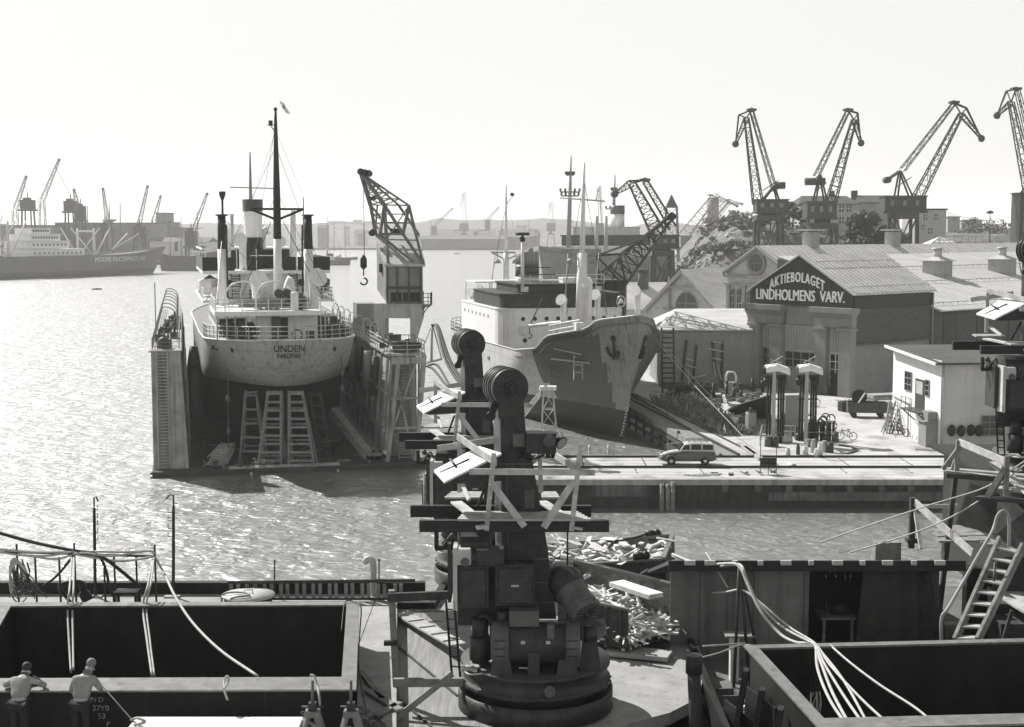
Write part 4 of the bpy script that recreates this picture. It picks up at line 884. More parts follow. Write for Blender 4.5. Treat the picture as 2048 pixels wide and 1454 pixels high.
# ================================================================ QUAY in front, rails, car
M['railm'] = mat('rail_steel', .06, .5, .5, var=.4, scale=3)
M['groove'] = mat('rail_bed', .06, .95, var=.5, scale=4, speck=.3)
mb = MB(); mb.zbox(-6.7, 110, QF-.26, QF-.02, -1.5, 1.75); struct('quay_void_panel', mb, M['woodd'])  # dark timber face whose colour stands in for the shaded recess and void
mb = MB(); mb.zbox(-6.8, 110, QF-.45, QF-.02, 1.76, 2.19); struct('quay_edge_beam', mb, M['conc'])
mb = MB(); x0, x1 = P(1535, 990, QF).x, P(1960, 990, QF).x; mb.zbox(x0, x1, QF-.6, QF-.27, .6, 1.25); 
for px in (1448,1514,1576,1636,1697,1760,1819,1884): x = P(px, 970, QF).x; mb.zbox(x-.22, x+.22, QF-.55, QF-.28, 1.26, 1.74)
struct('quay_wall_ledge', mb, M['quayface'])
mb = MB(); x0, x1 = P(1185,970,QF).x, P(1300,970,QF).x; mb.zbox(x0, x1, QF-.4, QF-.28, .9, 1.74); struct('quay_wall_panel', mb, M['quayface'])
mb = MB(); mb.zbox(-6.5, 110, 106.1, 106.5, QZ+.004, QZ+.012); mb.zbox(-6.5, 110, 107.3, 107.55, QZ+.004, QZ+.012); struct('quay_edge_marking', mb, M['lgrey'])
for yr, l in ((109.4, 'outer'), (114.5, 'inner')):
    mb = MB(); mb.zbox(-6.5, 110, yr-.42, yr+.42, QZ+.004, QZ+.01); struct('rail_bed', mb, M['groove'])
    mb = MB(); mb.zbox(-6.5, 110, yr-.05, yr+.05, QZ+.01, QZ+.15); mb.zbox(-6.5, 110, yr-.12, yr+.12, QZ+.01, QZ+.04)
    o = mb.build('rail', M['railm'], origin=(20, yr, QZ)); tag(o, 'long steel crane rail nearest the water along the quay edge' if l == 'outer' else 'second steel crane rail behind the parked estate car', 'rail')
for i, px in enumerate((1324, 1336, 1346)):
    mb = MB(); x = P(px, 985, QF-.75).x; mb.tube([(x, QF-.8, -2), (x+R.uniform(-.05,.05), QF-.8, 1.9+.2*R.random())], [.19,.16], 9); mb.tube([(x-.2, QF-.62, 1.4), (x+.2, QF-.62, 1.4)], .05, 5)
    tag(mb.build('fender_pile', M['woodg'], origin=(x, QF-.8, 0)), ['left timber fender pile of the close trio at the quay face','middle timber fender pile of the close trio at the quay face','right timber fender pile of the close trio at the quay face'][i], 'pile', 'timber fender piles at the quay face')
for i in range(4):
    mb = MB(); x = -6.4+i*.75; mb.tube([(x, QF-.7-.1*(i%2), -2), (x, QF-.7, 2.5+.4*R.random())], [.2,.17], 9)
    tag(mb.build('fender_pile', M['woodg'], origin=(x, QF-.7, 0)), 'thick timber pile in the cluster at the left end of the quay', 'pile', 'piles at the quay end')
# estate car
CF = Frame(P(1374, 930, 110.9).x, 110.9, 90, QZ)     # forward = left
class _T(Frame):
    def w(s, u, v, z): return Frame.w(s, u, v, z*1.1)
CF.__class__ = _T
def car():
    rt = root('parked_car', CF.o, 'old two tone estate car with a roof rack parked between the quay rails', 'car')
    M['carlo'] = mat('car_body_dark', .10, .3, .0, var=.06, spec=.5); M['carhi'] = mat('car_paint_light', .5, .28, 0, var=.05, spec=.5)
    low = [(-2.18,.42),(-2.2,.75),(-2.15,1.02),(-1.2,1.06),(.35,1.06),(1.0,1.03),(1.5,.95),(1.95,.80),(2.15,.62),(2.2,.42),(1.85,.32),(-1.9,.32)]
    def loft(prof, ws, name, m, par, bev=.05):
        rows = []
        for t in (-1, -.86, -.55, 0, .55, .86, 1):
            k = abs(t); sh = 1-.06*k**3
            rows.append([CF.w(t*interp(ws, v), v*(1-.015*k**4), z*(1 if z < .6 else sh)) for v, z in prof+prof[:1]])
        mb = MB(); mb.grid(rows, False); mb.poly(rows[0][:-1]); mb.poly(rows[-1][:-1]); return mb.build(name, m, par, bev)
    body = loft(low, [(-2.2,.74),(-1.6,.79),(.8,.79),(1.6,.66),(2.2,.52)], 'body', M['carlo'], rt)
    loft([(.62,1.075),(1.35,1.02),(1.82,.88),(2.12,.70),(2.0,.68),(.62,.9)], [(.6,.55),(2.2,.30)], 'bonnet', M['carhi'], rt, .03)
    gh = loft([(-2.12,1.07),(-2.06,1.5),(-1.92,1.62),(-1.3,1.68),(-.2,1.69),(.28,1.6),(.72,1.07)], [(-2.1,.68),(0,.70),(.7,.62)], 'cabin', M['carhi'], rt)
    for v0, v1, t0, t1 in ((-1.95,-1.12,1.16,1.5),(-1.02,-.22,1.16,1.52),(-.12,.5,1.16,1.5)):
        for s in (-1, 1):
            mb = MB(); e = .68+.02; d_ = .17 if v1 > .3 else 0
            mb.hexa([CF.w(s*(e+k), v, z) for k in (-.06, .02) for v, z in ((v0,t0),(v1,t0),(v1-d_-.03,t1),(v0+.05,t1))]); mb.build('side_window', M['glass'], gh)
    mb = MB(); mb.hexa([CF.w(u, v, z) for u in (-.5,.5) for v, z in ((.76,1.12),(.36,1.55),(.30,1.55),(.66,1.12))]); mb.build('windscreen', M['glass'], gh)
    for s in (-1, 1):
        for v in (1.32, -1.33):
            mb = MB(); c = CF.w(s*.66, v, .33); mb.cyl(c-CF.U*.1, c+CF.U*.1, .33, .33, 18); w = mb.build('wheel', M['rubber'], rt)
            mb = MB(); mb.cyl(c+CF.U*s*.085, c+CF.U*s*.125, .19, .13, 14); mb.build('hubcap', M['chrome'], w)
            mb = MB(); mb.tube([CF.w(s*.74, v+.43*math.cos(a), .33+.43*math.sin(a)) for a in [math.pi*i/10 for i in range(11)]], .07, 6); mb.build('wing', M['carlo'], rt)
        mb = MB(); mb.sph(CF.w(s*.52, 2.05, .72), .12, 8); mb.build('headlight', M['chrome'], rt)
    mb = MB(); mb.beam(CF.w(-.72, 2.26, .46), CF.w(.72, 2.26, .46), .07, .13); mb.build('bumper', M['chrome'], rt)
    mb = MB(); mb.beam(CF.w(-.72, -2.26, .46), CF.w(.72, -2.26, .46), .07, .13); mb.build('bumper', M['chrome'], rt)
    mb = MB()
    for s in (-.55, .55): mb.tube([CF.w(s,-1.55,1.80), CF.w(s,.0,1.82)], .02, 4); mb.tube([CF.w(s,-1.55,1.72), CF.w(s,.0,1.74)], .02, 4)
    for v in (-1.5,-1,-.5,0): mb.tube([CF.w(-.55,v,1.80), CF.w(.55,v,1.80)], .018, 4); mb.tube([CF.w(-.55,v,1.63), CF.w(-.55,v,1.82)], .018, 4); mb.tube([CF.w(.55,v,1.63), CF.w(.55,v,1.82)], .018, 4)
    mb.build('roof_rack', M['dgrey'], rt)
car()
# small wooden sign trestle, cans and litter on the quay
o = root('equipment_rack', P(1552, 950, 106.3), 'dark frame rack of valves standing on the quay edge near the car', 'rack')
x0, x1 = P(1536,0,106.3).x, P(1569,0,106.3).x
mb = MB()
for x in (x0, lerp(x0,x1,.5), x1): mb.beam((x,106.3,QZ), (x,106.3,QZ+1.2+(1.2 if x != lerp(x0,x1,.5) else 0)), .05)
mb.build('frame', M['dgrey'], o); mb = MB(); mb.zbox(x0, x1, 106.2, 106.4, QZ+.55, QZ+1.25); b_ = mb.build('panel', M['black'], o)
for i in range(4):
    for j in range(2):
        mb = MB(); c = V((lerp(x0,x1,(i+.5)/4), 106.17, QZ+.72+.32*j)); mb.cyl(c, c-V((0,.06,0)), .1, .1, 8); mb.build('valve', M['dgrey'], b_)
mb = MB()
for i in range(5): mb.tube(smoothpath([(P(1440+i*30,0,107).x+R.uniform(-.3,.3), 105.6+R.random()*1.2, QZ+.05+.05*i) for _ in range(6)], 4), .05, 5)
o = mb.build('cable_tangle', M['dgrey']); tag(o, 'tangled cables lying along the quay edge beside the valve rack', 'cables')
mb = MB(); mb.cyl(P(1578,930,110.6), P(1590,934,110), .22, .22, 10); o = mb.build('pipe_length', M['lgrey'], origin=P(1584,934,110)); tag(o, 'short pale pipe lying on the quay between the rails', 'pipe')
mb = MB()
for i in range(9): mb.box((P(1390+i*7,0,106).x, 105.4+R.random(), QZ+.06), (.9,.12,.06), R.random()*.5)
o = mb.build('plank_litter', M['wood']); tag(o, 'thin planks scattered at the very edge of the quay', 'planks', kind='stuff')

mb = MB(); rr = random.Random(4)
for i in range(22): x = -5.5+i*5.1+rr.uniform(-.4,.4); mb.zbox(x-.05, x+.05, 106.7, 108.9, QZ+.003, QZ+.006); mb.zbox(x+1-.05, x+1.05, 110, 114, QZ+.003, QZ+.006)
for yy in (111.2, 112.7): mb.zbox(-6, 108, yy-.03, yy+.03, QZ+.0065, QZ+.009)
struct('paving_joint', mb, M['groove'])
# ================================================================ WORKSHOPS
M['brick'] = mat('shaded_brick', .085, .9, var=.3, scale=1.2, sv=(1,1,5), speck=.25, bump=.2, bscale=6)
M['brickl'] = mat('pale_brick', .42, .9, var=.2, scale=1, sv=(1,1,4), speck=.15)
M['render'] = mat('cement_render', .25, .9, var=.14, scale=.5, streak=.1, fine=.1)
M['renderd'] = mat('grey_render', .24, .9, var=.16, scale=.5, streak=.1, fine=.1)
M['signd'] = mat('dark_sign_board', .05, .8, var=.2, scale=.6)
RA = math.atan2(.65, .76)
M['roofm'] = mat('metal_roof', .52, .6, .1, var=.2, scale=.35, sv=(.35,3,3), rz=RA+math.pi/2, streak=0, speck=.12)
M['rooff'] = mat('felt_roof', .07, .9, var=.2, scale=.4)
M['corr'] = mat('corrugated_sheet', .38, .6, var=.15, scale=.8)
WS = Frame(37.6, 156, 0); WS.U = V((-.65,.76,0)); WS.D = V((.76,.65,0))     # u: left along the front, v: back
ws = root('workshop', WS.w(7.2, 0, QZ), 'big brick workshop with lettered dark gable and four pale piers', 'workshop')
def seams(mb, P0, P1, Q0, Q1, n, r=.05):
    """standing seams on a roof slope, eaves edge P0-P1, ridge edge Q0-Q1"""
    for i in range(n+1):
        t = i/n; mb.beam(V(P0).lerp(V(P1), t)+Z*.05, V(Q0).lerp(V(Q1), t)+Z*.05, .07, .07)
mb = MB(); WS.box(mb, .25, 14.2, .3, 15, QZ, 13.4); mb.build('wall', M['renderd'], ws)
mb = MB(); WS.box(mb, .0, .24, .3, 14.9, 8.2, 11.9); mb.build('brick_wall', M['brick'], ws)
mb = MB(); WS.box(mb, -.12, .24, -.2, 15.1, 11.92, 13.35); mb.build('fascia', M['black'], ws)
mb = MB(); WS.box(mb, -.1, .24, .3, 14.9, 7.9, 8.18); mb.build('string_course', M['brick'], ws)
mb = MB(); mb.prism([WS.w(u, -.5, z) for u, z in ((0,12.08),(14.4,12.08),(14.4,13.5),(7.2,17.6),(0,13.5))], WS.D*.75); gb = mb.build('gable', M['signd'], ws)
def gfn(cx, cz, arc=0, tilt=0):
    return lambda x, y, e: WS.w(7.2-cx-x, -.52-e*3, cz+y-(arc*(x*x)/20 if arc else 0)+tilt*x)
text('AKTIEBOLAGET', 1.6, gfn(-.3, 14.75, 1.3), M['letter'], gb, width=7.7, ext=.06, sp_=1.25)
text('LINDHOLMENS  VARV.', 1.75, gfn(.1, 12.62), M['letter'], gb, width=12.4, ext=.06)
for u0, u1 in ((-.5, 5.2), (9.3, 14.9)):
    mb = MB(); WS.box(mb, u0, u1, -1.35, .28, 11.45, 12.05); WS.box(mb, u0+.2, u1-.2, -1.0, .28, 11.1, 11.43); mb.build('cornice', M['render'], ws)
    mb = MB(); WS.box(mb, u0+.4, u1-.3, -.6, .28, 9.85, 11.08); mb.build('frieze', M['render'], ws)
mb = MB(); mb.prism([WS.w(5.2,-.1,9.9),WS.w(9.3,-.1,9.9),WS.w(9.3,-.1,12.06),WS.w(5.2,-.1,12.06)], WS.D*.35); mb.build('recess_panel', M['render'], ws)
for u0, u1 in ((-.1,1.5),(3.25,4.75),(9.55,11.25),(12.8,14.25)):
    mb = MB(); WS.box(mb, u0, u1, -.75, .28, QZ, 9.5); pr = mb.build('pier', M['render'], ws)
    mb = MB(); WS.box(mb, u0-.15, u1+.15, -.95, .28, 9.5, 9.83); mb.build('capital', M['render'], pr)
for u0, u1, zb, n in ((1.55,3.2,7.1,8),(4.8,9.5,7.0,22),(11.3,12.75,7.2,8)):
    mb = MB(); WS.box(mb, u0, u1, -.02, .29, zb, 9.84)
    for i in range(n): u = lerp(u0, u1, (i+.5)/n); mb.beam(WS.w(u, -.08, zb), WS.w(u, -.08, 9.8), .1, .12, WS.D)
    mb.build('corrugated_panel', M['corr'], ws)
    mb = MB(); WS.box(mb, u0, u1, -.05, .29, zb-.18, zb-.02); mb.build('sill', M['lgrey'], ws)
    mb = MB(); WS.box(mb, u0, u1, .05, .29, 5.0 if u1-u0 > 3 else 3.4, zb-.2); wn_ = mb.build('window', M['glass'], ws)
    mb = MB(); k = 4 if u1-u0 > 3 else 2
    for i in range(k+1): u = lerp(u0+.05, u1-.05, i/k); mb.beam(WS.w(u, .0, 3.4 if k == 2 else 5.0), WS.w(u, .0, zb-.2), .1, .08, WS.D)
    for i in range(3 if k == 4 else 5): z = lerp(5.0 if k == 4 else 3.4, zb-.25, i/(2 if k == 4 else 4)); mb.beam(WS.w(u0, .0, z), WS.w(u1, .0, z), .1, .08)
    mb.build('frame', M['white2'] if u0 < 2 else M['grey'], wn_)
mb = MB(); WS.box(mb, 4.8, 9.5, .1, .29, QZ, 4.95); mb.build('door', M['grey'], ws)
mb = MB(); WS.box(mb, 1.9, 2.75, -.3, .25, QZ, 4.6); mb.build('door_opening', M['black'], ws)
mb = MB(); WS.box(mb, 2.8, 4.4, -.95, -.8, QZ+.1, 4.9); dl_ = mb.build('door_leaf', M['dgrey'], ws)
mb = MB()
for sg_ in (0, 1):
    e0, e1 = (-.35, 14.75)[sg_], 7.2
    a, b, c, d = WS.w(e0,-.75,13.45), WS.w(e0,15.4,13.45), WS.w(e1,15.4,17.72), WS.w(e1,-.75,17.72)
    mb.hexa([a,b,c,d,a+Z*.12,b+Z*.12,c+Z*.12,d+Z*.12])
rf = mb.build('roof', M['roofm'], ws)
mb = MB(); seams(mb, WS.w(-.35,-.7,13.55), WS.w(-.35,15.3,13.55), WS.w(7.2,-.7,17.82), WS.w(7.2,15.3,17.82), 20)
for zf in (.12, .75): p_, q_ = WS.w(lerp(-.35,7.2,zf), 0, lerp(13.6,17.9,zf)), WS.w(lerp(-.35,7.2,zf), 15, lerp(13.6,17.9,zf)); mb.tube([p_+Z*.25, q_+Z*.25], .04, 4); [mb.tube([p_.lerp(q_, i/12), p_.lerp(q_, i/12)+Z*.27], .03, 4) for i in range(13)]
mb.build('roof_seams', M['corr'], rf)
mb = MB(); mb.tube([WS.w(-.25,14.8,13.3), WS.w(-.25,14.8,11.3), WS.w(-.15,14.9,10.8), WS.w(-.15,14.9,QZ)], .1, 6); mb.build('drainpipe', M['grey'], ws)
# rear hall: one long slope
rh = root('rear_hall', WS.w(12, 45, QZ), 'long brick hall with pale metal roof and two boxy roof ventilators', 'hall')
def rz(u): return 11.35+u*.247
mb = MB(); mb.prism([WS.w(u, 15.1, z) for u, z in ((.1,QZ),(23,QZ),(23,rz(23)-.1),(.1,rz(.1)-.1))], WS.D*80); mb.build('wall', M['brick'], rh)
for i in range(6):
    v = 17.5+i*7.2; mb = MB(); WS.box(mb, -.0, .09, v, v+3, 6.6, 10.7); mb.build('window', M['rooff'], rh)
mb = MB(); a, b, c, d = WS.w(-.9,15.3,rz(-.9)), WS.w(-.9,96,rz(-.9)), WS.w(23.4,96,rz(23.4)), WS.w(23.4,15.3,rz(23.4)); mb.hexa([a,b,c,d]+[p+Z*.14 for p in (a,b,c,d)]); rf = mb.build('roof', M['roofm'], rh)
mb = MB(); seams(mb, a+Z*.1, b+Z*.1, d+Z*.1, c+Z*.1, 76)
for u in (1.0, 9.5, 16): 
    p_, q_ = WS.w(u,15.6,rz(u)+.15), WS.w(u,80,rz(u)+.15); mb.tube([p_+Z*.28, q_+Z*.28], .05, 4); [mb.tube([p_.lerp(q_, i/40), p_.lerp(q_, i/40)+Z*.28], .03, 4) for i in range(41)]
mb.build('roof_seams', M['corr'], rf)
M['ventw'] = mat('vent_render', .3, .85, var=.2)
def vent(u, v, zb, k, label, g='roof ventilators'):
    o = root('roof_ventilator', WS.w(u, v, zb), label, 'ventilator', g)
    mb = MB(); WS.box(mb, u-1.3*k, u+1.3*k, v-1.5*k, v+1.5*k, zb-1.2, zb+1.9*k); mb.build('body', M['ventw'], o)
    mb = MB(); c = WS.w(u, v, zb+2.7*k); b4 = [WS.w(u+x*1.6*k, v+y*1.8*k, zb+1.92*k) for x, y in ((-1,-1),(1,-1),(1,1),(-1,1))]; mb.add(b4+[p+Z*.1 for p in b4]+[c], [(0,1,5,4),(1,2,6,5),(2,3,7,6),(3,0,4,7),(4,5,8),(5,6,8),(6,7,8),(7,4,8),(3,2,1,0)]); mb.build('cap_roof', M['corr'], o)
    mb = MB(); mb.cyl(c-Z*.3, c+Z*.8*k, .55*k, .55*k, 10); mb.cyl(c+Z*.8*k, c+Z*1.0*k, .85*k, .7*k, 10); mb.build('cowl', M['lgrey'], o)
vent(13, 36, rz(13), 1, 'left of the two boxy ventilators on the long hall roof'); vent(13, 52, rz(13), 1, 'right of the two boxy ventilators on the long hall roof')
# pale gabled hall with the round window
gh2 = root('gabled_hall', WS.w(29, 18.5, QZ), 'pale gabled hall with a round window and arched windows left of the sign', 'hall')
mb = MB(); mb.prism([WS.w(u, 18.5, z) for u, z in ((23.6,QZ),(34.4,QZ),(34.4,15.2),(29,18.2),(23.6,15.2))], WS.D*76); mb.build('wall', M['brickl'], gh2)
mb = MB()
for sg_ in (-1, 1):
    e = 29+sg_*5.9; a, b, c, d = WS.w(e,18.0,14.85), WS.w(e,95,14.85), WS.w(29,95,18.4), WS.w(29,18.0,18.4); mb.hexa([a,b,c,d]+[p+Z*.15 for p in (a,b,c,d)])
rf = mb.build('roof', M['roofm'], gh2)
mb = MB(); seams(mb, WS.w(23.1,18.1,14.95), WS.w(23.1,94.9,14.95), WS.w(29,18.1,18.5), WS.w(29,94.9,18.5), 60); mb.build('roof_seams', M['corr'], rf)
mb = MB()
for sg_ in (-1, 1): mb.beam(WS.w(29+sg_*5.9,18.2,14.75), WS.w(29,18.2,18.3), .35, .5)
mb.beam(WS.w(34.8,18.3,14.4), WS.w(24,18.3,14.4), .3, .35); mb.beam(WS.w(34.8,18.3,13.3), WS.w(24,18.3,13.3), .25, .25)
for u in (34.0, 31.2, 28.6): mb.beam(WS.w(u,18.35,QZ), WS.w(u,18.35,13.2), .5, .3, WS.D)
mb.build('cornice', M['render'], gh2)
mb = MB(); c = WS.w(29.3, 18.45, 16.2); mb.cyl(c, c-WS.D*.15, 1.7, 1.6, 24); mb.build('window_surround', M['render'], gh2)
mb = MB(); mb.cyl(c-WS.D*.1, c-WS.D*.2, 1.15, 1.15, 24); w_ = mb.build('round_window', M['glass'], gh2)
mb = MB(); mb.tube([c-WS.D*.22-Z*1.1, c-WS.D*.22+Z*1.1], .04, 4); mb.tube([c-WS.D*.22-WS.U*1.1, c-WS.D*.22+WS.U*1.1], .04, 4); mb.build('glazing_bar', M['grey'], w_)
def arch(u, v, z0, z1, w, par, fr, m='glass', dv=-.1):
    mb = MB(); n = 9; pts_ = [fr.w(u-w/2, v+dv, z0), fr.w(u+w/2, v+dv, z0)]+[fr.w(u+w/2*math.cos(math.pi*i/n), v+dv, z1-w/2+w/2*math.sin(math.pi*i/n)) for i in range(n+1)]
    mb.prism(pts_, fr.D*.2); o = mb.build('arched_window', M[m], par); mb = MB()
    mb.tube(pts_+pts_[:1], .07, 4); mb.tube([fr.w(u, v+dv-.03, z0), fr.w(u, v+dv-.03, z1)], .04, 4)
    for k in (.33,.66): mb.tube([fr.w(u-w/2, v+dv-.03, lerp(z0,z1,k)), fr.w(u+w/2, v+dv-.03, lerp(z0,z1,k))], .04, 4)
    mb.build('frame', M['lgrey'], o)
for u in (33.3, 32.1, 30.3, 29.1): arch(u, 18.5, 9.7, 12.8, .95, gh2, WS)
def stack(u, v, label):
    o = root('roof_stack', WS.w(u, v, 18.3), label, 'ventilator', 'stacks on the ridge'); mb = MB(); WS.box(mb, u-.8, u+.8, v-.9, v+.9, 17.6, 20.3); mb.build('shaft', M['ventw'], o)
    mb = MB(); WS.box(mb, u-1.2, u+1.2, v-1.4, v+1.4, 20.5, 20.7); WS.box(mb, u-.2, u+.2, v-.2, v+.2, 20.2, 20.6); mb.build('cap_roof', M['lgrey'], o)
stack(29, 29.7, 'capped stack on the far ridge behind the sign gable peak'); stack(29, 49, 'capped stack on the far ridge below the big tree')
# small gabled house with an arched window
SG = Frame(24, 200, 0); SG.U = WS.U; SG.D = WS.D
sg = root('gabled_shed', SG.w(0, 0, QZ), 'pale gabled shed with one big arched window left of the round window hall', 'shed')
mb = MB(); mb.prism([SG.w(u, 0, z) for u, z in ((-7.2,QZ),(7.2,QZ),(7.2,8.9),(0,14.8),(-7.2,8.9))], SG.D*22); mb.build('wall', M['brickl'], sg)
mb = MB()
for s in (-1, 1):
    a, b, c, d = SG.w(s*8.1,-.5,8.4), SG.w(s*8.1,22.4,8.4), SG.w(0,22.4,15), SG.w(0,-.5,15); mb.hexa([a,b,c,d]+[p+Z*.15 for p in (a,b,c,d)])
mb.build('roof', M['roofm'], sg)
mb = MB()
for s in (-1, 1): mb.beam(SG.w(s*8.1,-.4,8.2), SG.w(0,-.4,14.8), .2, .45)
mb.beam(SG.w(3.5,-.2,9.4), SG.w(-5.4,-.2,9.2), .35, .3); mb.beam(SG.w(2.4,-.25,12.6), SG.w(-3,-.25,12.4), .3, .3); mb.beam(SG.w(2.4,-.25,QZ), SG.w(2.4,-.25,14), .25, .3); mb.build('timber_trim', M['grey'], sg)
arch(-.8, 0, 7.2, 12, 4.2, sg, SG)
sh2 = root('cottage', V((20, 218, QZ)), 'low pale roofed house with chimney behind the freighter crane', 'house')
x0, x1 = P(1236,0,216).x, P(1346,0,216).x
mb = MB(); mb.zbox(x0+.3, x1-.3, 216, 226, QZ, 8.6); mb.build('wall', M['brickl'], sh2)
mb = MB(); mb.hexa([V(p) for p in ((x0,215.6,8.5),(x1,215.6,8.5),(x1,221,12.4),(x0,221,12.4),(x0,215.6,8.65),(x1,215.6,8.65),(x1,221,12.55),(x0,221,12.55))]); mb.hexa([V(p) for p in ((x0,226.4,8.5),(x1,226.4,8.5),(x1,221,12.4),(x0,221,12.4),(x0,226.4,8.65),(x1,226.4,8.65),(x1,221,12.55),(x0,221,12.55))]); mb.build('roof', M['roofm'], sh2)
mb = MB(); xc = P(1291,0,220).x; mb.cyl((xc,220,11.5), (xc,220,14.3), .9, .8, 10); mb.cyl((xc,220,14.3), (xc,220,14.6), 1.0, 1.0, 10); mb.build('chimney', M['brick'], sh2)
# low building in front of them
lb = root('low_building', V((23, 166, QZ)), 'low grey rendered building with a hipped metal roof left of the piers', 'building')
x0, x1 = P(1327,0,166).x, 28.1
mb = MB(); mb.zbox(x0+.2, x1, 166, 180, QZ, 8.85); mb.build('wall', M['renderd'], lb)
mb = MB(); a = [V(p) for p in ((x0-.2,165.6,8.9),(x1,165.6,8.9),(x1,172,11.0),(x0+2.6,172,11.0),(x0-.2,180.4,8.9),(x1,180.4,8.9))]
mb.add(a+[p+Z*.14 for p in a], [(0,1,2,3),(6,7,8,9),(3,2,5,4),(9,8,11,10),(0,3,4),(6,9,10),(0,1,7,6),(1,2,8,7),(0,6,10,4)]); mb.build('roof', M['roofm'], lb)
# white house
HF = Frame(36.3, 119.5, 0); HF.U = V((.995,.1,0)); HF.D = V((-.114,.993,0))
wh_ = root('white_house', HF.w(8, 5, QZ), 'white two storey office with a flat dark roof beside the yard', 'house')
M['whw'] = mat('whitewashed_wall', .74, .85, var=.06, scale=.5, streak=.14); M['wh_shade'] = mat('shaded_rough_render', .46, .9, var=.1, scale=.8, bump=.25, bscale=9, streak=.15)  # same white house: the front's grey is shade put into the colour
mb = MB(); HF.box(mb, .0, 18, 0, 10.6, QZ, 9.25); mb.build('wall', M['wh_shade'], wh_)
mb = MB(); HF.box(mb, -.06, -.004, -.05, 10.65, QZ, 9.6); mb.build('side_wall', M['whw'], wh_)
mb = MB(); mb.hexa([HF.w(u,v,z) for k in (0,.18) for u,v,z in ((-.7,-.5,9.3+k),(18.5,-.5,9.3+k),(18.5,11,9.9+k),(-.7,11,9.9+k))]); mb.build('roof', M['rooff'], wh_)
mb = MB(); mb.beam(HF.w(-.78,-.5,9.38), HF.w(-.78,11,9.98), .1, .25); mb.build('verge', M['white'], wh_)
mb = MB(); mb.tube([HF.w(.1,-.12,9.2), HF.w(.1,-.12,QZ)], .07, 6); mb.build('drainpipe', M['lgrey'], wh_)
def hwin(v0, v1, z0, z1, cols, rows_, m='glass', face='L', u0=0):
    mb = MB()
    if face == 'L': HF.box(mb, -.1, -.02, v0, v1, z0, z1)
    else: HF.box(mb, v0, v1, -.1, .02, z0, z1)
    w = mb.build('window', M[m], wh_); mb = MB()
    for i in range(cols+1):
        t = lerp(v0, v1, i/cols); a, b = (HF.w(-.12,t,z0), HF.w(-.12,t,z1)) if face == 'L' else (HF.w(t,-.12,z0), HF.w(t,-.12,z1)); mb.beam(a, b, .07, .05, HF.D if face == 'L' else HF.U)
    for j in range(rows_+1):
        z = lerp(z0, z1, j/rows_); a, b = (HF.w(-.12,v0,z), HF.w(-.12,v1,z)) if face == 'L' else (HF.w(v0,-.12,z), HF.w(v1,-.12,z)); mb.beam(a, b, .06, .06)
    mb.build('frame', M['grey'], w)
hwin(6.2, 7.7, 6.3, 8.0, 2, 3); hwin(2.3, 3.1, 6.3, 7.7, 1, 3); hwin(3.6, 5.6, 3.2, 4.9, 3, 3, face='R'); hwin(6.3, 8.0, 3.2, 4.9, 3, 3, face='R'); hwin(12, 14, 6, 8, 3, 3, face='R')
mb = MB(); HF.box(mb, -.12, -.01, 3.3, 5.3, 5.0, 7.6); d_ = mb.build('door', M['dgrey'], wh_)
mb = MB(); HF.box(mb, -.16, -.1, 3.6, 5.0, 6.3, 7.4); mb.build('pane', M['lgrey'], d_)
mb = MB(); HF.box(mb, -1.3, -.08, 1.6, 5.6, 4.85, 5.0); mb.beam(HF.w(-1.2,2,4.85), HF.w(-.1,2,3.9), .1); mb.beam(HF.w(-1.2,5.3,4.85), HF.w(-.1,5.3,3.9), .1); 
rail(mb, [HF.w(-1.25,5.6,5), HF.w(-1.25,3.2,5)], 1.0, 2, .03, 1); mb.build('landing', M['dgrey'], wh_)
mb = MB(); mb.tube([HF.w(-.2,10.4,5.5), HF.w(-.2,6.5,5.2), HF.w(-.2,6.5,QZ)], .06, 5); mb.build('pipe', M['grey'], wh_)
mb = MB(); HF.box(mb, -1.1, -.1, .35, 2.0, QZ, 4.3); HF.box(mb, -1.3, -.1, .3, 2.1, 4.32, 4.42); HF.box(mb, -.9, -.1, .5, 1.8, 4.42, 5.2)
o = mb.build('cupboard', M['renderd'], origin=HF.w(-.6,1.2,QZ)); tag(o, 'grey two tier cupboard standing against the white side wall', 'cupboard')
for i, u in enumerate((.9, 1.75, 2.6, 3.3)):
    mb = MB(); c = HF.w(u, -.25, 3.7-.05*(i%2)); mb.sph(c, .36, 10, (1,.5,1.45)); mb.cyl(c-HF.D*.2, c+HF.D*.22, .22, .22, 10)
    o = mb.build('hose_reel', M['black'], origin=c); tag(o, ['black hose reel on the shaded wall nearest the house corner','second black hose reel from the house corner','third black hose reel from the house corner','black hose reel on the shaded wall next to the window'][i], 'hose reel', 'hose reels on the grey wall')
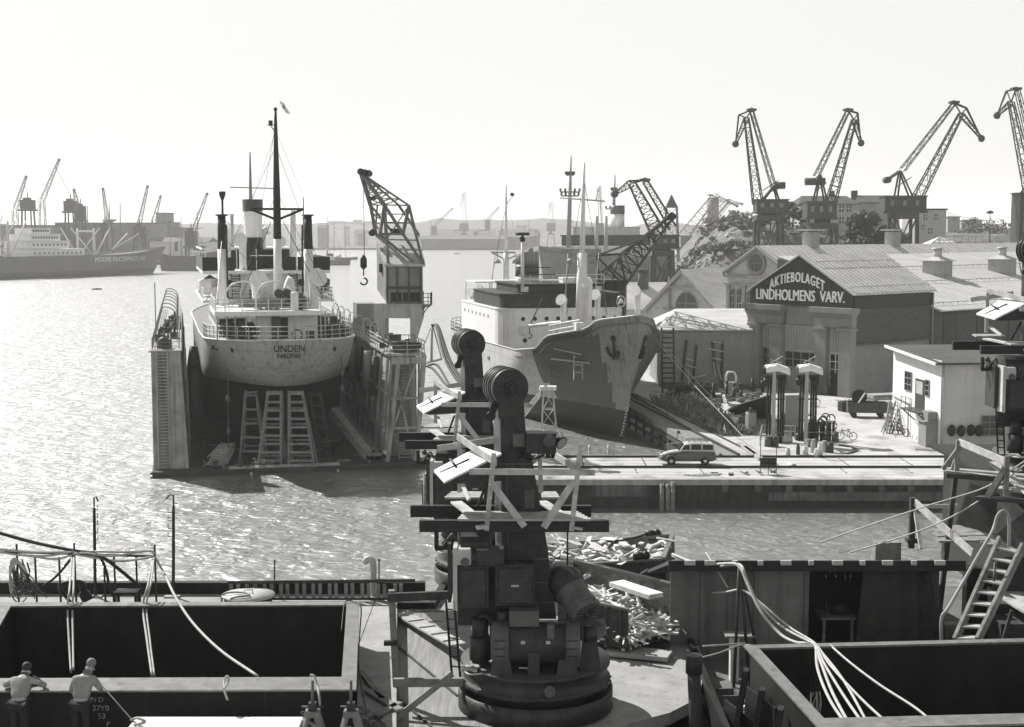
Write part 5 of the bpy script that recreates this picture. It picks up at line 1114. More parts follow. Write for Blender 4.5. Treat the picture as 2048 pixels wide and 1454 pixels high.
# ================================================================ FREIGHTER by the quay
FR = Frame(-2.9, 196.3, 193.6)          # u>0 = the flank seen from here, v = towards the bow
M['frhull'] = mat('freighter_light_hull', .5, .6, var=.12, scale=.4, streak=.35, plates=.12, rz=rad(193.6))
M['frprim'] = mat('freighter_fresh_primer', .09, .65, var=.14, scale=.5, streak=.25, plates=.14, rz=rad(193.6))
M['frbow'] = mat('freighter_faded_bow', .25, .65, var=.16, scale=.5, streak=.5, plates=.12, rz=rad(193.6))
M['frboot'] = mat('freighter_boot_topping', .018, .7, var=.25, scale=.5, streak=.2)
DT = [(0,7.6),(20,7.5),(45,7.9),(50.6,8.5),(52.4,9.9),(57.3,10.8),(58.0,10.9),(59.4,11.9),(64,12.6)]
fh = Hull(FR, 64, 15, lambda v: interp(DT, v), -1, 11, [-1, .2, 1.6, 3.0], [.08,.16,.24,.32,.4,.48,.56,.64,.72,.8,.88,.94,1],
   [(0,6),(.35,4),(.7,1),(1,0)], [(0,58),(.2,59.7),(.5,61.3),(1,64)], [(0,22),(.5,14),(1,10)], [(0,30),(.35,26),(1,19)])
fr = root('freighter', FR.w(0,30,0), 'freighter alongside the quay with two anchors on its dark primed bow', 'cargo ship')
def fmat(i, j):
    if i < 3: return 1
    v = 64*(1-math.cos(math.pi*(j+.5)/70))/2
    if i >= 3 and v > 61.3-(i-3)*.22: return 4
    if v > 50.6-(i-3)*.12: return 3
    return 0
mb = MB(); nl = 17; ts = [(1-math.cos(math.pi*i/70))/2 for i in range(71)]
for sg_ in (1, -1):
    rows = []
    for i in range(nl):
        h = fh.hn(i); a, b = interp(fh.v0,h), interp(fh.v1,h); rows.append([FR.w(sg_*fh.hb(lerp(a,b,t),h), lerp(a,b,t), fh.z(lerp(a,b,t),i)) for t in ts])
    mb.grid(rows, True, fmat)
a, b = 0, 64; mb.mi = 2
mb.grid([[FR.w(s*fh.hb(lerp(a,b,t),1), lerp(a,b,t), fh.deck(lerp(a,b,t))-.7) for t in ts] for s in (-1,1)], False)
hl = mb.build('hull', [M['frhull'], M['frboot'], M['woodg'], M['frprim'], M['frbow']], fr)
mb = MB(); 
for s in (1,-1): mb.tube([FR.w(s*(fh.hb(v,1)+.0), v, fh.deck(v)) for v in [i*64/80 for i in range(81)]], .09, 5)
mb.build('gunwale', M['lgrey'], hl)
def fpt(u_s, v, z, off=.05):
    t = (3.0+1)/11; hn = lerp(t, 1, (z-3.0)/(fh.deck(v)-3.0)) if z > 3 else (z+1)/11
    return FR.w(u_s*(fh.hb(v, hn)+off), v, z)
mb = MB()
for i in range(10):
    z = .4+i*.33; mb.box(fpt(1, interp(fh.v1, lerp(.12,.45,i/10))-.35, z, .06), (.14,.05,.16), FR.a)
mb.build('draft_mark', M['letter'], hl)
for s in (1, -1):
    mb = MB(); c = fpt(s, 60.3, 9.0, .15); dn = (fpt(s, 60.0, 7.8, .15)-fpt(s,60.4,9.4,.15)).normalized(); out = (FR.U*s+FR.D*.4).normalized(); si = dn.cross(out)
    mb.tube([c-dn*1.1, c+dn*.7], .14, 6); mb.tube(smoothpath([c+si*.95-dn*.1+out*.2, c+si*.6+dn*.55+out*.15, c+dn*.8, c-si*.6+dn*.55+out*.15, c-si*.95-dn*.1+out*.2]), .15, 6); mb.sph(c-dn*1.2, .32, 8); mb.box(c+dn*.7, (.5,.5,.5)); mb.build('anchor', M['black'], fr)
mb = MB()
for v, z in ((8,5.6),(22.5,5.9),(24,5.9),(32,5.9)): mb.box(fpt(1, v, z, .02), (.1,.9,.35), FR.a)
mb.parts('freeing_port', M['dgrey'], hl)
# superstructure
def ftier(name, u, v0, v1, z0, z1, m, rnd=1.5, par=fr, over=.0):
    """deckhouse with rounded front corners"""
    pl = [(u, v0), (-u, v0)]+[(-u+rnd-rnd*math.cos(a), v1-rnd+rnd*math.sin(a)) for a in [i*math.pi/10 for i in range(6)]]+[(u-rnd+rnd*math.sin(a), v1-rnd+rnd*math.cos(a)) for a in [i*math.pi/10 for i in range(6)]]
    mb = MB(); mb.prism([FR.w(x, y, z0) for x, y in pl], Z*(z1-z0)); o = mb.build(name, M[m], par)
    if over:
        mb = MB(); mb.prism([FR.w(x*(1+over/u), y+(over if y > v0 else 0), z1+.003) for x, y in pl], Z*.16); mb.build('deck_edge', M[m], o)
    return o
d1 = ftier('deckhouse', 7.4, 16, 37.5, 6.9, 11.7, 'white', 2.6, over=.08)
for i in range(9):
    a_ = -6+i*1.35; mb = MB(); 
    vv = 37.5 if abs(a_) < 4.9 else 37.5-2.6*(1-math.sqrt(max(0,1-((abs(a_)-4.8)/2.6)**2)))
    mb.cyl(FR.w(a_, vv+.03, 10.7), FR.w(a_, vv-.3, 10.7), .24, .24, 12); mb.build('porthole', M['black'], d1)
for i in range(7):
    mb = MB(); v = 18+i*2.2; mb.cyl(FR.w(7.43, v, 10.7), FR.w(7.2, v, 10.7), .22, .22, 10); mb.build('porthole', M['black'], d1)
for a_ in (2.2, -1.2, 4.6):
    mb = MB(); mb.cyl(FR.w(a_, 37.53, 8.3), FR.w(a_, 37.2, 8.3), .26, .26, 12); mb.build('porthole', M['black'], d1)
mb = MB(); FR.box(mb, 4.3, 5.2, 37.4, 37.8, 9.0, 9.9); mb.build('vent_box', M['white2'], d1)
d2 = ftier('bridge_front', 7.1, 22, 37, 11.9, 13.35, 'woodd', 1.6, over=.12)
d3 = ftier('wheelhouse', 5.0, 25, 36.2, 13.53, 14.4, 'woodd', .9, over=.2)
for a_ in (4.3, -4.3):
    mb = MB(); FR.box(mb, a_-.4, a_+.4, 36.0, 36.28, 13.65, 14.25); mb.build('window', M['white2'], d3)
mb = MB(); q = FR.w(-3.4, 36.3, 13.95); mb.tube([q+FR.U*.3*math.cos(t)+Z*.3*math.sin(t) for t in [i*.52 for i in range(13)]], .06, 5); mb.build('lifebuoy', M['white'], d3)
mb = MB(); rail(mb, [FR.w(u, 36.3, 14.56) for u in (5.0, -5.0)], 1.0, 2, .035, 1.3); FR.box(mb, -2.5, -.5, 33, 35, 14.57, 15.2); mb.build('railing', M['white'], d3)
mb = MB(); q = FR.w(2.2, 29, 13.4); fz_ = lambda y: P(0, y, 168).z
mb.tube([q, V((q.x,q.y,fz_(552)))], [1.45,1.4], 18); f0 = mb.build('funnel', M['lgrey'], fr)
mb = MB(); mb.tube([V((q.x,q.y,fz_(552))), V((q.x,q.y,fz_(529)))], 1.42, 18); mb.build('funnel_band', M['dgrey'], f0)
mb = MB(); mb.tube([V((q.x,q.y,fz_(529))), V((q.x,q.y,fz_(503)))], [1.4,1.36], 18); mb.tube([V((q.x+.4,q.y,fz_(503))), V((q.x+.4,q.y,fz_(496)))], .3, 8); mb.build('funnel_top', M['frbow'], f0)
# masts
def fmast(px, Y, ybase, yjoin, ytop, r0, r1, tab=None, yard=None, m='white', name='mast', lamp=None):
    b = P(px, ybase, Y); mb = MB(); t_ = P(px+6*(1 if name == 'foremast' else 0), ytop, Y); j = b.lerp(t_, .0); 
    pts_ = [b, b.lerp(t_, (ybase-yjoin)/(ybase-ytop)), t_]; j_ = pts_[1]; mb.tube([b, j_], [r0, r0*.8], 12); mb.tube([j_, j_.lerp(t_, .55), t_], [r0*.5, r0*.36, r1], 8); o = mb.build(name, M[m], fr)
    if tab:
        y, hw, dy = tab; c = P(px+(2 if name == 'foremast' else 1), y, Y); k = px2m(Y); mb = MB(); l, r = c-FR.U*-1*hw*k*0+V((-hw*k,0.3,0)), c+V((hw*k,-.3,0)); mb.beam(l, r, .2); mb.beam(l, c-Z*dy*k, .18); mb.beam(r, c-Z*dy*k, .18); mb.build('derrick_table', M['grey'], o)
        for q in (l, r): mb = MB(); p_ = q.lerp(c, .4)-Z*.9; mb.cyl(p_, p_-Z*.5, .25, .5, 10); mb.tube([p_, p_+Z*.8], .04, 4); mb.build('floodlight', M['grey'], o)
    if yard:
        y, hw = yard; c = P(px+3, y, Y); k = px2m(Y); mb = MB(); mb.tube([c+V((-hw*k,.3,.2)), c+V((hw*k,-.3,-.2))], .09, 6); mb.build('yard', M['lgrey'], o)
    if lamp:
        q = P(px, lamp, Y); mb = MB(); mb.beam(q-Z*1.2, q+V((.9,0,-.0)), .07); mb.box(q+V((.8,0,.2)), (.5,.4,.4)); mb.build('lamp_bracket', M['dgrey'], o)
    return o
fmast(1012, 184, 590, 505, 372, .46, .1, (505, 30, 15), None, 'white2', lamp=392)
fmast(1162, 151, 645, 505, 326, .62, .12, (500, 38, 18), (399, 45), 'white', 'foremast')
for q in ((P(1168,360,151), P(1215,630,146)), (P(1168,360,151), P(1120,640,160)), (P(1014,400,184), P(975,600,190)), (P(1014,400,184), P(1052,560,172)), (P(1165,500,151), P(1130,640,156)), (P(1201,500,151), P(1212,632,148))):
    mb = MB(); mb.tube(q, .035, 3); mb.build('stay', M['dgrey'], fr)
mb = MB(); q = P(1045, 575, 160); t_ = P(1045, 482, 160); mb.tube([q, t_], [.22,.16], 8); o = mb.build('radar_mast', M['white2'], fr)
mb = MB(); mb.sph(t_+Z*.2, .35, 8); mb.tube([t_, t_+Z*.8], .12, 6); mb.cyl(t_+Z*.62, t_+Z*.95, .75, .85, 14); mb.build('radar_scanner', M['black'], o)
for i, (dx, w_) in enumerate(((-5, 22), (0, 30))): mb = MB(); mb.beam(P(1034, 535+i*14, 160), P(1080+w_, 535+i*14, 160), .1); mb.build('yard', M['black'], o)
for (px, y0, y1, Y) in ((981,600,510,186),(1128,645,505,158),(1190,590,505,158)):
    mb = MB(); mb.tube([P(px, y0, Y), P(px+8, y1, Y)], [.1,.05], 5); mb.build('derrick_boom', M['lgrey'], fr)
mb = MB(); mb.tube([P(1058,652,156), P(1120,645,155), P(1165,648,150)], .2, 8); mb.build('derrick_boom', M['white'], fr)
mb = MB(); a_ = P(1059,652,156); mb.tube([a_, P(1085,596,156)], .07, 4); mb.tube([a_, a_-Z*.9], .05, 4); s_ = a_-Z*1.1; mb.tube([s_+V((.25*math.sin(t), 0, .25*math.cos(t))) for t in [i*.6 for i in range(8)]], .07, 5); mb.build('cargo_hook', M['dgrey'], fr)
mb = MB()
for px, py, Y, h_, r_ in ((1127,648,153,2.2,.62),(1178,640,150,3.6,.6),(1195,640,152,2.3,.6),(1275,632,141,2.1,.55),(945,628,186,2.4,.6),(962,606,180,1.6,.5)): q = P(px, py, Y); cowl(mb, q, h_, r_, (-.5,-.7,0))
mb.parts('ventilator', M['white'], fr)
mb = MB(); rail(mb, [fpt(1, v, fh.deck(v)-.03, -.1) for v in (16,12,8,5,3,1.5)]+[fpt(-1, v, fh.deck(v)-.03, -.1) for v in (1.5,4,8)], 1.3, 3, .04, 1.4); mb.build('railing', M['lgrey'], fr)
mb = MB(); rail(mb, [fpt(1, v, fh.deck(v)-.05, -.15) for v in (57,55.5,54,52.6)], 1.1, 2, .04, 1.0); FR.box(mb, 3.5, 4.3, 56, 57, 10.7, 11.5); mb.build('railing', M['white'], fr)
mb = MB()
for i in range(14): c = FR.w(R.uniform(-5,6), R.uniform(5,14), 7); s = R.uniform(.5,1.5); mb.box(c+Z*s/2, (s,s,s), R.random()*3)
for i in range(8): c = FR.w(R.uniform(1,6.4), R.uniform(16,24), 11.8); s = R.uniform(.5,1.4); mb.box(c+Z*s/2, (s,s,s), R.random()*3)
mb.parts('deck_gear', M['grey'], fr)
mb = MB(); FR.box(mb, -2.5, 2.5, 16.5, 22, 11.8, 13.4); FR.box(mb, -6.5, 7, 16.3, 22, 14.2, 14.35); 
for u in (7.0, 4, -6): mb.cyl(FR.w(u, 16.6, 11.8), FR.w(u,16.6,14.2), .07, .07, 5)
mb.build('boat_deck', M['white2'], fr)
mb = MB(); q = FR.w(0, 58, 12.2); mb.tube([q, q+Z*.9], .1, 6); mb.tube([q+Z*1.4+FR.U*.42*math.cos(t)+Z*.55*math.sin(t) for t in [i*.52 for i in range(13)]], .07, 5); mb.lathe([(.3,1.2),(.22,1.35),(.16,1.6),(.02,1.7)], q, 8); mb.build('ship_bell', M['chrome'], fr)
# painters' staging hung on the flank
st = root('hanging_staging', P(1130, 700, 147), 'painters staging of ladders and planks hung on the freighter bow', 'staging')
for px0, px1, y0, y1, Y, n in ((1100,1113,658,772,147.5,6),(1148,1165,655,760,143.5,6)):
    mb = MB(); a_, b_ = P((px0+px1)/2, y1, Y-3), P((px0+px1)/2, y0, Y); ladder(mb, a_, b_, (px1-px0)*Y/F, n, (1,0,0), .06, .055); mb.build('ladder', M['woodg'] if px0 < 1120 else M['lgrey'], st)
mb = MB(); mb.beam(P(1108,697,144), P(1164,709,141), .25, .12); mb.build('plank', M['wood'], st)
mb = MB(); mb.beam(P(1104,718,143.6), P(1190,727,140.5), .4, .12); mb.build('plank', M['wood'], st)
mb = MB(); mb.tube([P(1165,690,141.5), P(1184,727,140.3)], .05, 4); mb.build('rope', M['roped'], st)
# big grey ship beyond
BS0, BS1 = V((6, 322, 0)), V((42, 432, 0)); L_ = (BS0-BS1).length; dd = (BS0-BS1).normalized()
BF = Frame(BS1.x, BS1.y, 0); BF.D = dd; BF.U = V((-dd.y, dd.x, 0))*-1
M['bship'] = mat('big_ship_grey', .3, .6, var=.08, scale=.3, streak=.15)
bg_ = root('grey_ship', BF.w(0,50,0), 'large grey ship moored bow on behind the freighter funnel', 'ship')
bhull = Hull(BF, L_, 21, lambda v: 13.6+3.4*max(0,(v-60)/(L_-60))**1.5, -1, 16, [-1,1,3], [.25,.5,.75,1], [(0,6),(1,0)], [(0,L_-7),(.4,L_-5),(1,L_)], [(0,30),(1,18)], [(0,40),(1,27)])
mb = MB(); bhull.mesh(mb, 40, [1,1,0,0,0,0,0]); mb.build('hull', [M['bship'], M['dgrey'], M['woodg']], bg_)
def btier(name, u, v0, v1, z0, z1, m): mb = MB(); BF.box(mb, -u, u, v0, v1, z0, z1); BF.box(mb, -u-.3, u+.3, v0-.3, v1+.3, z1+.003, z1+.3); return mb.build(name, M[m], bg_)
b1 = btier('deckhouse', 9.5, 20, 72, 12.8, 16.2, 'white2'); b2 = btier('deckhouse', 9, 30, 66, 16.5, 19.0, 'woodd'); b3 = btier('bridge', 7, 45, 62, 19.3, 21.2, 'white2')
for i in range(14):
    for u in (-9.55, 9.55):
        mb = MB(); BF.box(mb, u-.06, u+.06, 22+i*3.5-.5, 22+i*3.5+.5, 14.6, 15.4); mb.build('window', M['black'], b1)
mb = MB()
q = BF.w(0, 42, 21); mb.tube([q, q+Z*4.0], [2.0,1.9], 14); f_ = mb.build('funnel', M['white2'], bg_); mb = MB(); mb.tube([q+Z*4.0, q+Z*6.3], 2.0, 14); mb.build('funnel_top', M['dgrey'], f_)
for px, Y, y0, y1, tabs in ((1140, 345, 495, 311, ((392,17),(384,19),(350,8))), (1228, 395, 475, 350, ((418,16),(381,5)))):
    mb = MB(); a_, b_ = P(px-3, y0, Y), P(px+2, y1, Y); mb.tube([a_, a_.lerp(b_,.5), b_], [.6,.5,.15], 8); mo = mb.build('mast', M['grey'], bg_)
    for y, hw in tabs:
        c = P(px, y, Y); k = px2m(Y); mb = MB(); mb.beam(c-V((hw*k,0,0)), c+V((hw*k,0,0)), .3)
        for i in range(5): x = c.x+lerp(-hw,hw,i/4)*k; mb.box((x, Y, c.z+.5), (.5,.5,.7)); mb.beam((x,Y,c.z), (x,Y,c.z+.5), .12)
        mb.build('cross_tree', M['iron'], mo)
mb = MB(); 
for px in (1193,1212): mb.tube([P(px, 500, 350), P(px, 432, 350)], [.5,.4], 8)
mb.parts('kingpost', M['lgrey'], bg_)
# derrick crane standing on the quay beside the freighter
DC = 174
qc = root('jib_crane', P(1220, 640, DC), 'dark drum cabined crane whose lattice jib reaches right over the sheds', 'crane')
def d_(x, y, dy=0): return P(x, y, DC+dy)
mb = MB(); q = d_(1221, 640); 
pl = [(q.x+1.95*math.cos(i*math.pi/5), DC+1.95*math.sin(i*math.pi/5)) for i in range(10)]
mb.prism([(x, y, d_(0,634).z) for x, y in pl], Z*(d_(0,563).z-d_(0,634).z)); cb = mb.build('cabin', M['black'], qc)
mb = MB(); mb.prism([(lerp(q.x,x,1.08), lerp(DC,y,1.08), d_(0,562).z) for x, y in pl], Z*.2); mb.prism([(lerp(q.x,x,1.06), lerp(DC,y,1.06), d_(0,638).z) for x, y in pl], Z*.2); mb.build('roof', M['dgrey'], cb)
mb = MB(); rail(mb, [d_(1244,596,-1), d_(1248,596,1)], 2, 3, .06, .8); mb.beam(d_(1205,562,-1.9), d_(1212,634,-2), .3); mb.build('ladder', M['ironl'], cb)
mb = MB(); mb.lat((q.x, DC, 2.2), d_(1221,640), 3.2, 2.6, 3, .2); mb.build('tower', M['iron'], qc)
tp = d_(1343, 433); mb = MB(); mb.lat(d_(1222,562), tp, 3.3, .5, 9, .13, side=(0,1,0)); mb.build('jib', M['iron'], qc)
mb = MB(); ap = d_(1193,511,-1), d_(1240,508,1)
for a_, b_ in ((d_(1199,563,-1),ap[0]),(d_(1240,563,-1),ap[0]),(ap[0],ap[1]),(d_(1200,563,1),ap[1]),(d_(1250,560,1),ap[1]),(ap[0],d_(1272,483,-.8)),(ap[1],d_(1272,483,.8)),(d_(1272,483,-.8),tp),(d_(1272,483,.8),tp),(d_(1255,508),d_(1272,483)),(d_(1285,500),d_(1272,483)),(d_(1300,473),d_(1310,460)),(d_(1222,562),ap[1])): mb.tube([a_, b_], .12, 4)
mb.build('gantry_frame', M['iron'], qc)
mb = MB(); mb.sph(tp, .5, 8); mb.cyl(tp-V((0,.6,0)), tp+V((0,.6,0)), .5, .5, 10); mb.build('sheave', M['black'], qc)
# other cranes round the slipways
luff('luffing_crane', 262, (1306,1342,506,572,4), (1303,1355,472,494), ((1318,470),(1264,366)), ((1346,456),(1290,362)), ((1290,360),(1256,362),(1229,388)), 'mid distance luffing crane whose hooked head bends left above the freighter', group='luffing cranes of the yard', w=2.6)
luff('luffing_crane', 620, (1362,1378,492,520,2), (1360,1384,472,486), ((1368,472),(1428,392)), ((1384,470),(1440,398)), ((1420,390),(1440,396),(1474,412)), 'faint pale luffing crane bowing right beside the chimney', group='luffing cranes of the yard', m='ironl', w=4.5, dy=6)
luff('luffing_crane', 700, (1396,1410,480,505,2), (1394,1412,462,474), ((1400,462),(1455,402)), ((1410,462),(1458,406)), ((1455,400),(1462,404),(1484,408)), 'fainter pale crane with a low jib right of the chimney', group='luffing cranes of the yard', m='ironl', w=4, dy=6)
mb = MB(); Yt = 480; c = P(1343, 470, Yt); mb.lat((c.x,Yt,2), P(1343,415,Yt), 5.5, 3.6, 8, .22); o_ = root('spire_tower', (c.x,Yt,2), 'dark lattice tower with a pointed spire roof behind the left luffing crane', 'tower'); mb.build('frame', M['ironl'], o_)
mb = MB(); b4 = [P(1343,415,Yt)+V((x,y,0)) for x, y in ((-2,-2),(2,-2),(2,2),(-2,2))]; mb.add(b4+[P(1343,388,Yt)], [(0,1,4),(1,2,4),(2,3,4),(3,0,4),(3,2,1,0)]); mb.build('spire', M['iron'], o_)
mb = MB(); Yc = 720; mb.tube([P(1426,470,Yc), P(1426,395,Yc)], [3.4,2.9], 10); mb.zbox(P(1420,0,Yc).x, P(1432,0,Yc).x, Yc-3, Yc+3, 2, P(0,420,Yc).z); o_ = mb.build('chimney', M['ironl'], origin=P(1426,470,Yc)); tag(o_, 'stout pale brick chimney rising from the slipways', 'chimney')
A_ = ('luffing_crane', 'luffing cranes of the yard')
luff(A_[0], 290, (1514,1560,436,492,4), (1510,1572,401,424), ((1516,408),(1493,236)), ((1550,382),(1503,222)), ((1503,220),(1478,230),(1471,288)), 'luffing crane left above the sign gable, its head drooping left', group=A_[1], post=([(1525,401),(1556,401)],(1548,372)), cw=(1560,371,7,.6,1.0), w=1.9)
luff(A_[0], 290, (1622,1668,452,492,4), (1610,1668,405,436), ((1660,410),(1708,240)), ((1632,354),(1696,222)), ((1696,220),(1716,226),(1722,286)), 'luffing crane before the pale hill house, drum counterweight at its left', group=A_[1], post=([(1628,405),(1652,405)],(1640,350)), cw=(1630,363,7.5,.6,2.0), w=1.9)
luff(A_[0], 290, (1784,1828,432,492,3), (1764,1846,394,423), ((1826,412),(1922,228)), ((1805,340),(1908,207)), ((1908,205),(1934,216),(1963,277)), 'luffing crane by the dark tree, round counterweight disc, arm bending right', group=A_[1], post=([(1792,394),(1822,394)],(1800,342)), cw=(1774,360,6.5), w=1.9)
luff(A_[0], 280, (2036,2080,515,560,4), (2032,2092,388,510), ((2062,390),(2022,205)), ((2085,388),(2035,182)), ((2032,178),(2014,182),(1994,231)), 'luffing crane cut by the right photo edge, only its head and cabin showing', group=A_[1], post=([(2045,388),(2075,388)],(2070,350)), w=2.0)
# ================================================================ HILL with houses and trees
def hz_at(x, y):
    a = min(1, max(0, (x-(29+(y-320)*.10))/24)); a = a*a*(3-2*a)
    b = min(1, max(0, (y-318)/26)); b = b*b*(3-2*b)
    c = 16.5+4.0*math.exp(-((x-70)/26)**2)*math.exp(-((y-400)/70)**2)+2*max(0,min(1,(y-420)/200))
    return 2.15+a*b*c+(nz(x, y, .05)*2.2+nz(x, y, .17, 5)*1.0)*a*b
rows = [[(x, y, hz_at(x, y)) for x in [28+i*3.0 for i in range(130)]] for y in [312+j*4 for j in range(70)]]
mb = MB(); mb.grid(rows, True); struct('rocky_hill', mb, M['scrubg'])
M['rock'] = mat('bare_rock', .4, .95, var=.3, scale=.4, bump=.5, bscale=2)
mb = MB()
for i in range(60):
    x = R.uniform(40,78); y = R.uniform(322,350); s = R.uniform(.4,1.5); c = V((x,y,hz_at(x,y)-.3*s)); n = 7
    vs = [c+V((s*(1+.3*R.random())*math.cos(k*6.28/n), s*.8*math.sin(k*6.28/n), 0)) for k in range(n)]+[c+V((s*.7*math.cos(k*6.28/n+.3), s*.5*math.sin(k*6.28/n+.3), s*(.4+.4*R.random()))) for k in range(n)]
    mb.add(vs, [tuple(range(n,2*n))]+[(k,(k+1)%n,n+(k+1)%n,n+k) for k in range(n)])
o = mb.build('rocks', M['rock']); tag(o, 'pale bare rocks scattered over the foot of the scrub slope', 'rocks', kind='stuff')
def crown_mesh(mb, c, rx, ry, rz, n, leaf, seed, clump=14):
    rr = random.Random(seed); cl = []
    for i in range(clump):
        th, ph = rr.random()*6.28, math.acos(rr.uniform(-.7,1)); d = rr.uniform(.45,.95)
        cl.append((V((rx*d*math.sin(ph)*math.cos(th), ry*d*math.sin(ph)*math.sin(th), rz*d*math.cos(ph))), rr.uniform(.22,.42)))
    vs, fs = [], []
    for i in range(n):
        p0, r = cl[i%clump]
        v = V((rr.gauss(0,1), rr.gauss(0,1), rr.gauss(0,1))).normalized()*rr.uniform(.5,1)*r; p = V(c)+p0+V((v.x*rx, v.y*ry, v.z*rz))
        a = V((rr.gauss(0,1), rr.gauss(0,1), rr.gauss(0,.6))).normalized(); b = a.orthogonal().normalized(); s = leaf*rr.uniform(.6,1.4); k = len(vs)
        vs += [p-a*s-b*s*.4, p+a*s*.3-b*s*.7, p+a*s+b*s*.3, p-a*s*.2+b*s*.7]; fs.append((k,k+1,k+2,k+3))
    mb.add(vs, fs)
def tree(x, y, h, r, label, n=900, leaf=.45, seed=1, cat='tree', group=None, trunk=True, m='leaf', z=None, name='tree'):
    z = hz_at(x, y) if z is None else z; o = root(name, (x,y,z), label, cat, group)
    if trunk:
        mb = MB(); mb.tube([(x,y,z-.5),(x+.1,y,z+h*.35),(x-.1,y+.1,z+h*.75)], [h*.035,h*.027,h*.008], 7)
        for k in range(6): a = k*1.05; mb.tube([(x,y,z+h*(.25+.06*k)), (x+r*.6*math.cos(a), y+r*.6*math.sin(a), z+h*(.5+.06*k))], [h*.014,h*.005], 5)
        mb.build('trunk', M['bark'], o)
    mb = MB(); crown_mesh(mb, (x,y,z+h*(.58 if trunk else .3)), r, r, h*(.42 if trunk else .62), n, leaf, seed); mb.build('crown', M[m], o); return o
def hp(px, Y): return P(px, 460, Y).x
tree(hp(1738,318), 318, 10.5, 6.2, 'big dark broadleaf tree between the second and third luffing cranes', 2600, .5, 3, z=14.0)
tree(hp(1780,322), 322, 7, 4, 'smaller dark tree leaning on the big tree to its right', 900, .45, 4, z=14.0)
tree(hp(1700,322), 322, 5, 3.6, 'low rounded tree at the left foot of the big dark tree', 700, .45, 5, z=13.2)
tree(hp(1856,400), 400, 9, 4.2, 'pale rounded tree above the small house behind the third crane', 800, .5, 6, z=16.8)
tree(hp(1585,345), 345, 6.5, 3.6, 'bushy tree between the first crane and the pale house', 900, .45, 7)
tree(hp(1540,340), 340, 6.5, 4.2, 'dark bushy tree right behind the first luffing crane legs', 900, .45, 8)
for i, (px, Y, h, r) in enumerate([(1432,420,5,4),(1462,410,5.5,4),(1478,380,4,3.4),(1495,345,3.6,4),(1520,335,3.4,4),(1452,360,3,3.4),(1415,395,3.4,3),(1560,335,3.4,3.6),(1600,330,3,3.4),(1965,400,5,6),(1990,410,6,5),(1940,420,4.5,5),(2020,420,5,6),(1470,338,2.6,3.2),(1440,340,2.4,3),(1685,330,3.5,3),(1820,330,3,3.5),(1405,360,2.2,2.8)]):
    x = hp(px, Y); o = tree(x, Y, h, r, 'rounded scrub bush growing on the hill slope', 620, .3, 20+i, 'bush', 'scrub bushes on the hill', False, 'bush', name='bush')
mb = MB(); rr = random.Random(9)
for i in range(5200):
    x, y = rr.uniform(33, 95), rr.uniform(320, 430); k_ = nz(x, y, .06, 7)
    if k_ < -.05: continue
    p = V((x, y, hz_at(x, y)+rr.random()*1.1)); s = rr.uniform(.25,.6); a_ = rr.random()*6.28; d_ = V((math.cos(a_), math.sin(a_), rr.uniform(-.3,.6)))*s; e_ = V((0,0,1))*s*.9; mb.add([p-d_, p+d_, p+d_*.6+e_, p-d_*.5+e_*1.2], [(0,1,2,3)])
o = mb.build('undergrowth', M['bush']); tag(o, 'low scrub undergrowth covering the rocky hill slope', 'undergrowth', kind='stuff')
def hill_house(px0, px1, ye, yr, Y, dep, label, wins, gable=None, chim=(), roofm='rooff', flat=False, base=14):
    a, b = P(px0, ye, Y), P(px1, ye, Y); rz_ = P(0, yr, Y).z; o = root('hill_house', ((a.x+b.x)/2, Y, base), label, 'house')
    mb = MB(); mb.zbox(a.x, b.x, Y, Y+dep, base, a.z); w = mb.build('wall', M['pale2'], o)
    mb = MB()
    if flat: mb.zbox(a.x-.3, b.x+.3, Y-.3, Y+dep+.3, a.z+.003, a.z+.35)
    else:
        for yy, s in ((Y-.5, 1), (Y+dep+.5, -1)): q = [V((a.x-.5,yy,a.z-.1)), V((b.x+.5,yy,a.z-.1)), V((b.x-1.5,Y+dep/2,rz_)), V((a.x+1.5,Y+dep/2,rz_))]; mb.hexa(q+[p+Z*.18 for p in q])
        for xx, x2 in ((a.x-.5, a.x+1.5), (b.x+.5, b.x-1.5)): mb.add([(xx,Y-.5,a.z-.1),(xx,Y+dep+.5,a.z-.1),(x2,Y+dep/2,rz_)], [(0,1,2)])
    rf = mb.build('roof', M[roofm], o)
    for cx in chim: mb = MB(); x = P(cx, 0, Y).x; mb.zbox(x-.6, x+.6, Y+dep/2-.5, Y+dep/2+.5, rz_-.8, rz_+1.4); mb.build('chimney', M['brick'], rf)
    for px, y0, y1, wpx in wins:
        p0, p1 = P(px-wpx/2, y1, Y), P(px+wpx/2, y0, Y); mb = MB(); mb.zbox(p0.x, p1.x, Y-.06, Y+.1, p0.z, p1.z); q = mb.build('window', M['glass'], w)
        mb = MB(); xm = (p0.x+p1.x)/2; mb.zbox(xm-.06, xm+.06, Y-.1, Y-.05, p0.z, p1.z); mb.zbox(p0.x, p1.x, Y-.1, Y-.05, (p0.z+p1.z)/2-.05, (p0.z+p1.z)/2+.05); mb.build('frame', M['white'], q)
M['pale2'] = mat('weathered_house_wall', .36, .9, var=.12, scale=.6, streak=.2)
W_ = [(1615,432,445,8),(1615,455,467,8),(1683,410,424,9),(1698,410,424,9),(1683,434,447,9),(1698,434,447,9),(1660,412,424,8)]
hill_house(1601, 1716, 408, 392, 346, 12, 'large pale two storey house behind the second crane on the hill', W_, chim=(1683,1728), base=12.8)
hill_house(1712, 1800, 405, 391, 358, 12, 'long wing of the pale house behind the big dark tree', [(1770,415,428,8),(1790,415,428,8)], chim=(1730,), base=12.8)
